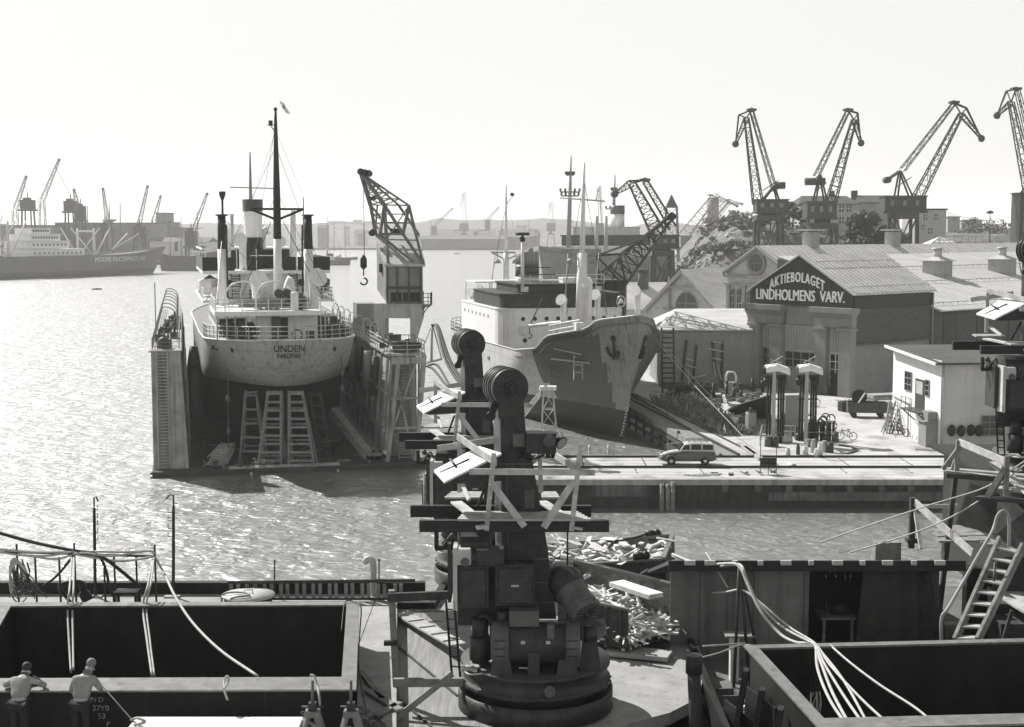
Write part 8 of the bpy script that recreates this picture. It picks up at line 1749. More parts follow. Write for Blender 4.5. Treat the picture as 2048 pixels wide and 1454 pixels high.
mb = MB(); mb.hexa([V(p) for p in ((xs[0]-.1,YS-.5,zt+.02),(xR,YS-.5,zt+.02),(xR,YS+5.2,zt-1.6),(xs[0]-.1,YS+5.2,zt-1.6),(xs[0]-.1,YS-.5,zt+.12),(xR,YS-.5,zt+.12),(xR,YS+5.2,zt-1.5),(xs[0]-.1,YS+5.2,zt-1.5))]); rf = mb.build('roof', M['rooff'], sd_o)
mb = MB(); mb.zbox(xs[0]-.1, xR, YS-.58, YS-.51, zt-.14, zt+.14); mb.build('fascia', M['black'], rf)
mb = MB()
for i, px in enumerate((1380,1470,1420,1521,1572,1622,1675,1725,1775,1828,1880)): a = P(px, 1107, YS-.6); mb.box((a.x,YS-.62,zt+.1), (.14 if i%2 else .28,.08,.12))
mb.parts('clip', M['lgrey'], rf)
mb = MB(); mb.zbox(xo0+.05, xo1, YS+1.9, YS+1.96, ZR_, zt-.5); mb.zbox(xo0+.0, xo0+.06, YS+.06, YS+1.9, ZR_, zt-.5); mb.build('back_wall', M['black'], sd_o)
for px in (1652,1671,1690,1702): mb = MB(); a = s_(px,1142,1.8); mb.tube([a, s_(px+R.uniform(-2,2),1168,1.8)], .022, 5); tag(mb.build('hand_tool', M['chrome'], origin=a), 'slim bright tool hanging in a row in the dark shed opening', 'tool', 'tools hanging in the shed opening')
wb = root('work_bench', s_(1670,1290,.9), 'dim work bench with a grinder inside the shed opening', 'work bench'); a, b = s_(1636,1228,.9), s_(1706,1232,.9)
mb = MB(); mb.zbox(a.x, b.x, YS+.5, YS+1.4, a.z-.06, a.z); mb.build('top', M['woodg'], wb)
for x in (a.x+.1, b.x-.1):
    mb = MB(); mb.zbox(x-.04, x+.04, YS+.55, YS+.63, ZR_, a.z-.061); mb.build('leg', M['woodg'], wb)
mb = MB(); c = s_(1680,1218,.9); mb.sph(c, .28, 10, (1,.7,.7)); mb.box(c-Z*.15, (.5,.3,.12)); mb.cyl(c+V((-.35,0,.1)), c+V((-.45,0,.1)), .12,.12,10); mb.build('grinder', M['mach'], wb)
mb = MB(); rows = []
for j in range(9):
    t = j/8; r = []
    for i in range(41):
        u = i/40; px = lerp(lerp(1728,1708,t), lerp(1872,1896,t), u); p = P(px, lerp(1118,1300,t), YS-.1); r.append(V((p.x, YS-.15+.09*math.sin(u*26+.6*math.sin(u*9))*(.4+.6*u)+.05*math.sin(u*11+t), lerp(zt-.05, ZR_+.1, t))))
    rows.append(r)
mb.grid(rows); M['curt'] = mat('tarpaulin', .04, .85, var=.3, scale=2.5, bump=.1); o = mb.build('tarpaulin_curtain', M['curt'], origin=s_(1800,1200)); o.modifiers.new('thickness','SOLIDIFY').thickness = .02; tag(o, 'dark tarpaulin curtain hanging in folds across the shed front', 'curtain')
mb = MB(); mb.beam(s_(1860,1120,-.3), s_(1888,1290,-.3), .12, .1, (0,1,0)); mb.beam(V((s_(1906,0,-.3).x,YS-.3,zt)), V((s_(1903,0,-.3).x,YS-.3,ZR_)), .12, .12, (0,1,0)); mb.parts('prop', M['woodd'], sd_o)
mb = MB(); mb.tube([P(1402,1334,38-.3), P(1500,1333,38-.3)], .05, 6); o = mb.build('white_pipe', M['white2'], origin=P(1450,1334,37.7)); tag(o, 'thin white pipe along the foot of the grey shed wall', 'pipe')
# tripod with hose bundle
tp_ = root('hose_tripod', P(1482,1345,35.6), 'dark tripod mast carrying the bundle of white hoses before the shed', 'mast')
tz = P(1479,1127,35.6); mb = MB()
for px in (1468,1500,1525): a = P(px, 1340 if px < 1510 else 1290, 35.6+(.6 if px > 1500 else 0)); mb.tube([tz, V((a.x,a.y,ZR_))], .045, 6)
mb.tube([tz+V((-.1,0,.05)), tz+V((.28,0,-.1)), tz+V((.3,0,-.25))], .02, 5); mb.parts('leg', M['steel'], tp_)
for i, (pp, r, l) in enumerate((
 (((1345,1108,42),(1380,1122,40),(1420,1128,38),(1478,1129,35.5),(1492,1160,35),(1520,1220,34.4),(1560,1268,33.9),(1600,1287,33.6),(1626,1288,33.6),(1640,1320,32.6),(1665,1385,31),(1705,1460,29.5)), .036, 'thickest white hose at the top of the bundle crossing the right hatch'),
 (((1345,1112,42),(1390,1128,40),(1430,1133,38),(1478,1132,35.6),(1498,1170,35),(1530,1235,34.4),(1580,1280,33.9),(1628,1290,33.6),(1650,1330,32.6),(1690,1395,31),(1735,1460,29.5)), .032, 'second white hose of the bundle, running close under the thickest'),
 (((1345,1122,42),(1400,1128,40),(1450,1131,37),(1478,1133,35.5),(1505,1190,35),(1560,1250,34.4),(1625,1287,33.6),(1648,1310,32.8),(1690,1365,31.8),(1740,1455,30)), .03, 'white hose of the bundle hugging the tripod and fanning right'),
 (((1348,1180,41),(1400,1186,39),(1450,1184,37),(1485,1180,35.6),(1520,1205,35),(1580,1255,34.2),(1630,1287,33.6),(1660,1330,32.4),(1720,1395,31),(1790,1460,29.5)), .03, 'lower pale hose of the bundle coming past the skip girder'),
 (((1660,1290,33.6),(1700,1325,32.8),(1760,1370,31.8),(1830,1415,30.8),(1872,1450,30)), .028, 'thin pale rope sagging diagonally over the right hatch'),
 (((1632,1295,33.5),(1636,1340,32.6),(1660,1400,31.4),(1700,1460,30)), .035, 'pale hose falling steeply at the left of the fan'))):
    pp = [(x, y, 9.62*F/(y-460)-.1 if y > 1286 else Y) for x, y, Y in pp]
    mb = MB(); mb.tube(smoothpath([P(*p) for p in pp], 8), r, 7); tag(mb.build('hose', M['rope'], origin=P(*pp[0])), l, 'hose', 'white hoses across the right hatch')
for pp, l in ((((1405,1292,34),(1440,1290,34),(1490,1286,34.2)), 'pale rope tied from the platform to the hatch corner'), (((1403,1315,34),(1440,1305,34),(1480,1290,34.2),(1510,1292,34)), 'second pale rope sagging from the platform to the hatch'), (((1412,1105,39.5),(1428,1130,38),(1445,1158,37.5),(1456,1176,37.4)), 'thin rope slanting down the grey shed wall')):
    mb = MB(); mb.tube(smoothpath([P(*p) for p in pp]), .022, 5); tag(mb.build('rope', M['rope'], origin=P(*pp[0])), l, 'rope')
mb = MB()
for i in range(9): mb.tube(smoothpath([P(1628+R.uniform(-8,25), 1290, 33.4), P(1632+R.uniform(-10,20), 1350, 32.6), P(1628+R.uniform(-10,20), 1400, 31.6), P(1630+R.uniform(-15,20), 1450, 30.5)]), .012, 4)
o = mb.build('wire_tangle', M['roped'], origin=P(1632,1350,32.6)); tag(o, 'thin dark wires hanging in a tangle at the right hatch corner', 'wires', kind='stuff')
o = root('tray', P(1437,1380,33), 'shallow rusty tray on the lower deck beside the capped post', 'tray'); c = P(1437,1384,34.5); c.z = ZR_; mb = MB()
for sx, sy, dx, dy in ((0,-.28,1,.04),(0,.28,1,.04),(-.46,0,.04,.52),(.46,0,.04,.52)): mb.box(c+V((sx,sy,.12)), (dx*.95,dy,.24), .1)
mb.build('side', M['rust'], o); mb = MB(); mb.box(c+Z*.02, (.9,.5,.03), .1); mb.build('bottom', M['rust'], o)
# gear at the left of the right hatch
o = root('valve_box', P(1530,1430,31), 'small box of pipes and taps below the slanted hatch flange', 'valve box'); c = P(1530,1425,31.5); mb = MB(); mb.box(c-Z*.15, (.3,.4,.35)); mb.build('box', M['mach'], o); mb = MB()
for i in range(5): mb.tube(smoothpath([c+V((R.uniform(-.2,.2),-.2,.1)), c+V((R.uniform(-.2,.25),-.25,-.1)), c+V((R.uniform(-.2,.25),-.3,-.4))]), .03, 5)
mb.parts('pipe', M['lgrey'], o)
for i, (x, y0, y1, l) in enumerate(((1448,1400,1462,'black plate leaning at the foot of the slanted hatch'),(1490,1372,1440,'taller black plate standing before the slanted hatch'))):
    a, b = P(x,y0,32.2-i*.4), P(x+60,y0+45,30.8-i*.4); mb = MB(); mb.hexa([V((a.x,a.y,ZR_)),V((b.x,b.y,ZR_)),V((b.x+.05,b.y+.08,ZR_)),V((a.x+.05,a.y+.08,ZR_)),a,b,b+V((.05,.08,0)),a+V((.05,.08,0))]); tag(mb.build('steel_plate', M['plate'], origin=a), l, 'plate')
mb = MB(); c = P(1513,1385,33.5); mb.tube(smoothpath([V((c.x-.5,c.y,ZR_+.1)), c+V((-.2,0,-.35)), c+V((0,0,-.2)), c+V((.0,0,.15)), c+V((-.05,0,.3))]), .07, 7); tag(mb.build('bent_pipe', M['white2'], origin=c), 'bent pale pipe rising beside the slanted hatch flange', 'pipe')
o = root('gas_cabinet', P(1466,1340,36), 'narrow pale upright cabinet by the tripod foot', 'cabinet'); a, b = P(1462,1274,36), P(1478,1340,36); mb = MB(); mb.zbox(a.x, b.x, 36, 36.3, ZR_, a.z); mb.build('body', M['white2'], o, .01); mb = MB(); mb.zbox(a.x-.15, b.x+.4, 35.9, 36.35, a.z+.003, a.z+.05); mb.build('top', M['woodg'], o)
# ---------------------------------------------------------------- RIGHT EDGE: raised deck, staging, stair, plates
x0 = 14.55
mb = MB(); mb.zbox(x0+.8, 40, 42.2, 50, ZR_+.005, 12.9); mb.zbox(x0+.3, 40, 42, 50.2, 12.904, 13.0); o = mb.build('raised_deck', M['plate'], origin=(20,45,ZR_)); o['kind'] = 'structure'
mb = MB(); mb.zbox(12.3, 40, 38.5, 42.1, ZR_+.005, ZR_+.3); o = mb.build('deck_step', M['deckd']); o['kind'] = 'structure'
def rt_(x, y, Y): return P(x, y, Y)
# leaning bulwark plates
M['steelp'] = mat('weathered_plate', .085, .6, .2, var=.4, scale=1.5, bump=.15, streak=.4)
for pp, Y0, Y1, l in ((((1940,968),(2000,990),(1995,1072),(1912,1048)), 43.5, 42.0, 'left of two tall dark steel plates leaning behind the stair'), (((1998,996),(2075,1010),(2060,1110),(1990,1075)), 42.5, 40.8, 'right of two tall dark steel plates leaning behind the stair')):
    a, b, c, d = [P(x, y, Y0 if k < 2 else Y1) for k, (x, y) in enumerate(pp)]; n = V((0,.08,.05)); mb = MB(); mb.add([a,b,c,d,a+n,b+n,c+n,d+n], [(0,1,2,3),(7,6,5,4),(0,4,5,1),(1,5,6,2),(2,6,7,3),(3,7,4,0)])
    tag(mb.build('steel_plate', M['steelp'], origin=a), l, 'plate', 'leaning plates')
st2 = root('edge_staging', P(1960,950,40), 'timber staging platform with rail boards at the right photo edge', 'staging')
def tb2(a, b, w, h, nm, m='wood', up=Z): mb = MB(); mb.beam(a, b, w, h, up); return mb.build(nm, M[m], st2, .004)
Y1, Y2 = 40.5, 37.5
for (a, b, w, h, nm, m) in (((1885,937,Y1+.6),(2060,952,Y1),.3,.06,'deck_board','wood2'),((1890,942,Y1+.2),(2070,962,Y1-.4),.25,.06,'deck_board','wood2'),((1893,950,Y1-.2),(2000,958,Y1-.6),.2,.14,'bearer','woodd'),((1990,975,Y2+1.5),(2075,985,Y2+1.2),.5,.06,'deck_board','wood2'),((1955,995,Y2+1),(2060,1003,Y2),.3,.1,'bearer','woodd'),((1985,925,Y1-1),(2075,1000,Y2-.6),.3,.06,'deck_board','wood2'),
  ((1918,884,Y1),(2018,926,Y2+.5),.05,.2,'guard_rail','wood')): tb2(P(*a), P(*b), w, h, nm, m)
for (a, b, Y) in (((1917,880),(1913,942),Y1),((2014,912),(2011,992),Y2+.4)): tb2(P(*a,Y), P(*b,Y), .13, .12, 'post', 'woodg', (0,1,0))
tb2(P(1920,893,Y1), P(1886,938,Y1), .1, .12, 'brace', 'woodg'); tb2(P(1916,902,Y1+.3), P(1903,940,Y1+.3), .08, .08, 'brace', 'woodg'); tb2(P(2012,935,Y2+.4), P(1975,996,Y2+.8), .14, .16, 'brace', 'woodg')
tb2(P(1912,942,Y1+.2), V((P(1910,0,Y1+.2).x,Y1+.2,ZR_)), .13, .13, 'post', 'woodd', (0,1,0)); tb2(P(1830,1013,41), P(1915,1012,41), .06, .12, 'guard_rail', 'wood')
for i, (a, b) in enumerate((((1868,1062,42.5),(1955,1060,42.5)),((1870,1070,41.5),(1965,1068,41.5)),((1872,1080,40.7),(1975,1078,40.7)),((1905,1052,43),(1990,1090,40)))): tb2(P(*a), P(*b), .5, .05, 'deck_board', 'woodg')
s3 = root('corner_rail', P(1826,1095,40.5), 'dark post with a long white board sloping down to the shed roof', 'railing')
mb = MB(); mb.beam(P(1826,995,40.5), P(1822,1096,40.5), .16, .16, (0,1,0)); mb.beam(P(1812,1080,40.5), P(1838,1082,40.5), .3, .1); mb.build('post', M['woodd'], s3); mb = MB(); mb.beam(P(1830,1005,40.4), P(1945,1106,37.6), .05, .22); mb.build('board', M['wood'], s3); mb = MB(); mb.beam(P(1830,1022,40.4), P(1842,1098,39.6), .09, .08, (0,1,0)); mb.build('brace', M['wood'], s3)
mb = MB(); a, b = P(1748,1082,41), P(1798,1106,41); mb.zbox(a.x, b.x, 40.8, 41.3, b.z-1, a.z-.02); mb.zbox(lerp(a.x,b.x,.52), b.x, 40.78, 40.9, b.z-1, a.z); o = mb.build('crate', M['woodg'], origin=a); tag(o, 'small timber crate peeping over the shed roof edge', 'crate')
# stair
sr = root('timber_stair', P(1930,1280,33.5), 'steep timber stair with bright treads at the right, bent pipe handrail', 'stair')
a0, a1, b0, b1 = P(1910,1282,34.5), P(2000,1078,36.5), P(1955,1282,34.2), P(2047,1090,36.2)
for a, b in ((a0,a1),(b0,b1)): mb = MB(); mb.beam(a, b, .09, .26); mb.build('stringer', M['woodg'], sr, .006)
for i in range(9): t = (i+.3)/9; p, q = a0.lerp(a1,t), b0.lerp(b1,t); mb = MB(); mb.beam(p+V((.04,0,0)), q-V((.04,0,0)), .34, .045); mb.build('tread', M['wood2'], sr, .004)
mb = MB(); mb.tube(smoothpath([P(1884,1300,34.2), P(1883,1238,34.3), P(1900,1210,34.5), P(1960,1105,35.6), P(1985,1062,36.2), P(1995,1032,36.4), P(2008,1022,36.4), P(2018,1040,36.4), P(2018,1105,36.4)]), .045, 8); mb.build('handrail', M['grey'], sr); mb = MB(); mb.tube([P(1990,1125,35.6), P(1985,1215,35.3)], .03, 6); mb.build('baluster', M['steel'], sr)
ld = root('landing_platform', P(2020,1215,35), 'timber landing and dark boxes right of the stair', 'platform'); mb = MB(); mb.hexa([P(1990,1192,37.2),P(2060,1235,35.2),P(2090,1215,36),P(2030,1178,38),P(1990,1188,37.2),P(2060,1231,35.2),P(2090,1211,36),P(2030,1174,38)]); mb.build('deck_board', M['wood2'], ld)
mb = MB(); mb.beam(P(1981,1207,35.6), P(2012,1207,35.6), .3, .06); c = P(2030,1240,36.4); mb.zbox(c.x-.5, c.x+.8, 36, 37, ZR_, c.z); mb.beam(P(2024,1220,35.8), V((P(2024,0,35.8).x,35.8,ZR_)), .08, .08, (0,1,0)); mb.parts('support', M['woodd'], ld)
mb = MB(); a = P(2010,1092,37.5); mb.zbox(a.x-.2, a.x+2, 37.5, 38.2, ZR_, a.z-.3); mb.zbox(P(1960,0,39).x, P(2048,0,39).x, 38.6, 39, ZR_+.3, P(0,1130,39).z); o = mb.build('machinery_housing', M['black'], origin=a); tag(o, 'black machinery housing in the shade behind the stair', 'housing')
for i, (x, y, l) in enumerate(((1920,1215,'white topped bench in the gap left of the stair'),(1965,1225,'short pale plank lit between the stair and the landing'))):
    c = P(x, y, 39.3); c.z = ZR_+.6; mb = MB(); mb.box(c, (1.4-.6*i,.4,.08)); mb.box(c+V((-.4,0,-.3)), (.08,.3,.52)); mb.box(c+V((.3,0,-.3)), (.08,.3,.52)); tag(mb.build('bench', M['wood'], origin=c), l, 'bench')
for pp, r, l in ((((2060,915,38),(2035,932,38),(1970,975,38.5),(1860,1010,39),(1740,1050,40),(1640,1085,41)), .022, 'upper pale rope running from the right edge staging to the shed roof'), (((2060,922,38),(2030,945,38),(1960,1000,38.4),(1880,1045,38.8),(1800,1075,39.5),(1700,1105,40)), .022, 'lower pale rope running from the right edge staging to the shed roof')):
    mb = MB(); mb.tube(smoothpath([P(*p) for p in pp], 8), r, 5); tag(mb.build('rope', M['rope'], origin=P(*pp[2])), l, 'rope', 'ropes over the shed roof')
# ================================================================ YARD: jetty, lifting posts, drums, cart, bicycles, staging
def y_(px, py, z=QZ): return G(px, py, z)
# sloping timber jetty with a rail along the slip
jt = root('jetty', y_(1400,850), 'dark timber jetty with a rail running diagonally along the slip', 'jetty')
a, b = y_(1262,790), y_(1500,912)
sdv = (b-a).normalized().cross(Z).normalized()
mb = MB(); mb.hexa([a-sdv*-1.0-Z*.5, b-sdv*-1.0-Z*.5, b+sdv*2.6-Z*.5, a+sdv*2.6-Z*.5, a+sdv*1.0+Z*.01, b+sdv*1.0+Z*.01, b+sdv*2.6+Z*.01, a+sdv*2.6+Z*.01]); mb.build('deck', M['woodg'], jt)
mb = MB(); mb.beam(a+sdv*.9+Z*.12, b+sdv*.9+Z*.12, .16, .18); mb.beam(a-sdv*.6+Z*.06, b-sdv*.6+Z*.06, .12, .14); mb.parts('rail', M['railm'], jt)
mb = MB()
for i in range(14): p = a.lerp(b, i/13)+sdv*2.5; mb.tube([V((p.x,p.y,-1.5)), V((p.x,p.y,QZ-.45+(.7 if i > 8 and i%2 else 0)))], .16, 7)
mb.parts('pile', M['woodd'], jt); mb = MB(); mb.beam(a+sdv*2.55-Z*.8, b+sdv*2.55-Z*.8, .2, .3); mb.beam(a+sdv*2.55-Z*1.6, b+sdv*2.55-Z*1.6, .2, .3); mb.parts('waling', M['woodd'], jt)
mb = MB(); p, q = P(1335,888,117), P(1412,882,119); mb.beam(p, q, .12, .12); [mb.beam(p.lerp(q,t), V((p.lerp(q,t).x, p.lerp(q,t).y, -.5)), .14) for t in (.03,.97)]; o = mb.build('mooring_beam', M['woodg'], origin=p); tag(o, 'thin horizontal timber beam on posts in the slip behind the car', 'beam')
o = root('work_float', P(1330,905,116), 'small low work float with gear lying in the slip left of the car', 'float'); c = P(1335,905,117); c.z = .3; mb = MB(); mb.box(c, (3.2,3.6,.9), .1); mb.build('pontoon', M['woodg'], o); mb = MB(); [mb.box(c+V((R.uniform(-1.2,1.2),R.uniform(-1.2,1.2),.7)), (.7,.4,.5), R.random()) for _ in range(5)]; mb.parts('gear', M['dgrey'], o)
for px, l in ((1179,'pale peg topped mooring post on the float by the dark bow'),(1217,'mooring post hung with pale rope coils by the dark bow')):
    mb = MB(); p = P(px,900,117); p.z = .4; mb.tube([p, p+Z*2.4], .11, 7); mb.beam(p+Z*2.2-V((.45,0,0)), p+Z*2.2+V((.45,0,0)), .06)
    if px > 1200: 
        for i in range(4): mb.tube(smoothpath([p+Z*2.3, p+V((.25+.08*i,-.2,1.5)), p+V((.1+.15*i,-.2,.4)), p+V((-.1,-.2,.5)), p+Z*2.2]), .05, 5)
    tag(mb.build('mooring_post', M['lgrey'], origin=p), l, 'post', 'mooring posts by the bow')
o = root('mooring_float', P(1200,905,117), 'grey box float moored under the freighter bow', 'float'); c = P(1198,903,117.5); c.z = .35; mb = MB(); mb.box(c, (2.6,2,.8)); mb.build('body', M['grey'], o, .06); mb = MB(); mb.sph(c+V((.6,-.6,.55)), .25, 8); mb.box(c+V((-.4,0,.5)), (.5,.5,.3)); mb.parts('fitting', M['dgrey'], o)
lt = root('light_tower', P(1095,900,116), 'narrow pale lattice tower carrying cables beside the farther deck crane', 'tower'); mb = MB(); mb.lat((P(1100,905,112).x,112,QZ), P(1096,782,112), 1.5, .75, 4, .06, x=True); mb.build('frame', M['lgrey'], lt); mb = MB(); mb.box(P(1096,776,112), (1.3,.9,.3)); mb.cyl(P(1082,779,112), P(1092,775,111.5), .2,.2,8); mb.build('head', M['white2'], lt)
for i in range(3): mb = MB(); mb.tube(smoothpath([P(1086,780+i*3,112), P(1068,797+i*6,111), P(1044,825+i*7,110), P(1010,850+i*9,109)]), .06, 5); mb.build('cable', M['rope'], lt)
# plants beside the jetty
mb = MB()
rr = random.Random(5)
for i in range(1500):
    t = rr.random(); p = a.lerp(b, .12+.62*t)-sdv*(1.0+rr.random()**1.3*5.0*(1-.4*t)); h = rr.uniform(.25,1.25); d = V((rr.gauss(0,.3),rr.gauss(0,.3),1)).normalized(); s = V((rr.gauss(0,1),rr.gauss(0,1),0)).normalized()*.06; q = p+d*h; q2 = p+d*h*.55+V((rr.gauss(0,.2),rr.gauss(0,.2),0))
    mb.add([p-s, p+s, q2+s*2.4, q, q2-s*2.4], [(0,1,2,3,4)])
M['weed'] = mat('dry_weeds', .2, .85, var=.6, scale=1.2)
o = mb.build('tall_weeds', M['weed'], origin=y_(1390,830)); tag(o, 'tall weeds growing along the inland side of the jetty', 'weeds', kind='stuff')
# two lifting posts with white hoods
def post_frame(px, label):
    Y = 120.5; c = y_(px, 883); Y = c.y; o = root('hooded_post', c, label, 'post', 'hooded lifting posts'); k = Y/F
    X = lambda dx: c.x+dx*k
    zt = P(px, 742, Y).z; zb = QZ
    mb = MB(); mb.beam((X(-3),Y,zb), (X(-3),Y,zt), .3, .22, (0,1,0))
    for i in range(22): z = zb+.4+i*.25; mb.box((X(-3),Y-.14,z), (.34,.05,.05))
    mb.build('mast', M['lgrey'], o)
    for dx in (-15,-9,8,13,18):
        mb = MB(); mb.tube([(X(dx),Y+.3,zb), (X(dx*.95),Y+.2,zt-.4)], .1, 6); mb.build('tube', M['black'], o)
    mb = MB(); mb.beam((X(-22),Y+.15,zt-.5), (X(22),Y+.15,zt-.5), .4, .35)
    for dx in (-18,15): mb.cyl((X(dx),Y-.2,zt-1.0), (X(dx),Y+.3,zt-.8), .3,.3,10)
    for z in (.3,.6): mb.beam((X(-18),Y+.15,lerp(zb,zt,z)), (X(20),Y+.15,lerp(zb,zt,z)), .12, .12)
    mb.build('head_gear', M['black'], o)
    mb = MB(); rows = []
    for i in range(9):
        t = i/8; x = X(lerp(-21,27,t)); zz = zt+.32-.55*abs(t-.5)*(.5 if t < .5 else 1.3); r = .62
        rows.append([V((x,Y+.1+r*math.cos(a_),zz+r*.55*math.sin(a_))) for a_ in [math.pi*j/8 for j in range(9)]]+[V((x,Y-.52,zz-.3))])
    mb.grid(rows); hd = mb.build('hood', M['canvas'], o); hd.modifiers.new('thickness','SOLIDIFY').thickness = .05
    mb = MB(); z = zt+.7; mb.beam((X(-10),Y,z), (X(14),Y,z+.6), .07); mb.beam((X(12),Y-.1,z), (X(-12),Y-.1,z+.3), .07); mb.build('cross_sticks', M['wood'], o)
post_frame(1549, 'left of two tall dark posts under a white canvas hood'); post_frame(1614, 'right of two tall dark posts under a white canvas hood')
o = root('plate_box', y_(1583,862), 'tall plain grey box standing between the two hooded posts', 'box'); c = y_(1583,862); mb = MB(); mb.box(c+Z*1.65, (1.55,1.2,3.3), .1); mb.build('body', M['grey'], o, .04); mb = MB(); mb.box(c+Z*3.36, (1.65,1.3,.1), .1); mb.build('lid', M['lgrey'], o)
# drums, bottles, reels
def drum(px, py, m, label, lie=0, r=.3, h=.88, nm='oil_drum', cat='drum', g='drums on the quay'):
    c = y_(px, py); mb = MB()
    if lie: d = V((math.cos(lie),math.sin(lie),0))*h/2; dcyl(mb, c+Z*r-d, c+Z*r+d, r)
    else: dcyl(mb, c, c+Z*h, r)
    tag(mb.build(nm, M[m], origin=c), label, cat, g)
for px, py, m, l, li in ((1536,893,'rust','rust banded drum standing leftmost in the group of drums by the posts',0),(1550,893,'dgrey','dark drum standing second from the left under the left hooded post',0),(1556,886,'black','black drum half behind the two front standing drums',0),(1573,886,'lgrey','pale ended drum lying on its side before the grey box',.2),(1600,880,'dgrey','dark drum lying in front of the grey box at its right',.1),(1621,893,'woodg','ribbed cask lying in front of the right hooded post',.3),(1654,883,'dgrey','dark drum standing at the right end of the drum group',0),(1670,884,'rust','rusty drum beside the bicycle at the right end',0),(1590,872,'rust','rusty drum standing just behind the lying pale ended drum',0),(1660,905,'dgrey','dark bucket like drum on the ground right of the white churns',.0)): drum(px, py, m, l, li, .34 if 'cask' in l else .3)
for i, (px, py, h, r, m, l) in enumerate(((1576,911,.65,.2,'white2','small pale can leftmost in the row of cans behind the valve rack'),(1596,909,.9,.16,'dgrey','slim dark bottle between the pale cans'),(1611,909,.7,.24,'white2','squat white can with a dark band in the row'),(1626,905,1.1,.2,'lgrey','tall grey milk churn in the row of cans'),(1640,912,1.15,.22,'white','tall white churn, whitest in the row of cans'),(1632,914,.7,.18,'white','short white can at the front of the row'),(1648,904,.95,.25,'lgrey','wide pale bin at the right end of the row of cans'))):
    c = y_(px, py); mb = MB(); mb.lathe([(r,0),(r,h*.7),(r*.6,h*.86),(r*.6,h*.95),(r*.75,h)], c, 14); tag(mb.build('can', M[m], origin=c), l, 'can', 'cans and churns on the quay')
o = root('bottle_rack', y_(1640,880), 'rack of tall dark gas bottles beside the right hooded post', 'gas bottles'); c = y_(1640,882)
for i in range(9): mb = MB(); q = c+V((-1.0+.27*i,.2*(i%2),0)); mb.lathe([(.12,0),(.12,1.5),(.05,1.68),(.05,1.75)], q, 10); mb.build('gas_bottle', M['black' if i%3 else 'dgrey'], o)
mb = MB(); mb.beam(c+V((-1.2,-.2,.8)), c+V((1.3,-.2,.8)), .06); mb.beam(c+V((-1.2,-.2,0)), c+V((-1.2,-.2,1)), .06); mb.beam(c+V((1.3,-.2,0)), c+V((1.3,-.2,1)), .06); mb.build('rail', M['grey'], o)
mb = MB()
for i in range(10): q = c+V((R.uniform(-.8,2),R.uniform(.3,1.6),R.uniform(1.0,2.0))); mb.tube([q+V((.4*math.cos(t),.1*math.sin(t*2),.4*math.sin(t))) for t in [k*.6 for k in range(11)]], .06, 5)
o = mb.build('hose_coils', M['dgrey'], origin=c); tag(o, 'heap of dark hose coils on top of the gas bottles', 'hoses', kind='stuff')
mb = MB(); q = [P(1523,860,QZ+116), 0]; p0, p1, p2 = y_(1520,890), y_(1524,872), y_(1590,874); rail(mb, [p0, p1, p2], 1.0, 2, .04, 1.6); o = mb.build('guard_rail', M['lgrey'], origin=p1); tag(o, 'low pipe guard rail round the left hooded post', 'railing')
mb = MB(); c = y_(1633,814); mb.tube([c+V((.4*math.cos(t),.1,.45+.4*math.sin(t))) for t in [i*.4 for i in range(15)]], .1, 7); o = mb.build('lifebuoy', M['white'], origin=c); tag(o, 'white lifebuoy leaning near the right hooded post', 'lifebuoy')
# tip cart, crate and junk in front of the workshop
ct = root('tip_cart', y_(1735,832), 'dark steel tip cart with a wheel in it parked in the yard', 'cart'); c = y_(1733,834); f = Frame(c.x, c.y, -8, QZ)
mb = MB(); 
for u0,u1,v0,v1 in ((-1.9,1.9,-.8,-.74),(-1.9,1.9,.74,.8),(-1.9,-1.84,-.73,.73),(1.84,1.9,-.73,.73)): f.box(mb, u0,u1,v0,v1,.5,1.5)
f.box(mb, -1.84,1.84,-.73,.73,.5,.56); mb.build('body', M['dgrey'], ct)
for u in (-1.3,1.3):
    for v in (-.7,.7): mb = MB(); mb.cyl(f.w(u,v-.06,.3), f.w(u,v+.06,.3), .3,.3,12); mb.build('wheel', M['black'], ct)
mb = MB(); q = f.w(-.7,.3,1.9); mb.cyl(q-f.D*.1+Z*.1, q+f.D*.1, .75,.75,16); o = mb.build('cart_wheel', M['black'], origin=q); tag(o, 'large dark wheel lying tilted in the tip cart', 'wheel'); mb = MB(); mb.beam(f.w(-.9,-.6,1.4), f.w(-.2,-.2,2.4), .12); o = mb.build('pole', M['wood'], origin=q); tag(o, 'pale pole sticking up out of the tip cart', 'pole')
for i, (px, py, d, m, l) in enumerate(((1700,822,(2.2,1.2,1.0),'black','black low box left of the tip cart'),(1690,818,(1.2,1,.7),'dgrey','smaller dark box heaped with white scrap before the door leaf'),(1768,808,(3.5,1.6,1.2),'wood2','stack of pale boards behind the tip cart'),(1778,823,(2.0,1.4,.9),'wood2','second lower stack of boards beside the white house corner'))):
    c = y_(px, py); o = root('crate' if i < 2 else 'board_stack', c, l, 'crate' if i < 2 else 'boards'); mb = MB()
    if i < 2: mb.box(c+Z*d[2]/2, d, .2); mb.build('body', M[m], o, .03); mb = MB(); [mb.box(c+V((R.uniform(-.6,.6),R.uniform(-.4,.4),d[2]+.1+.1*R.random())), (.7,.12,.12), R.random()*3) for _ in range(7)]; mb.parts('scrap_piece', M['white2'], o)
    else:
        for k in range(8): mb.box(c+V((R.uniform(-.1,.1),R.uniform(-.1,.1),.07+k*.14)), (d[0],d[1],.11), .3+R.uniform(-.05,.05))
        mb.parts('board', M[m], o)
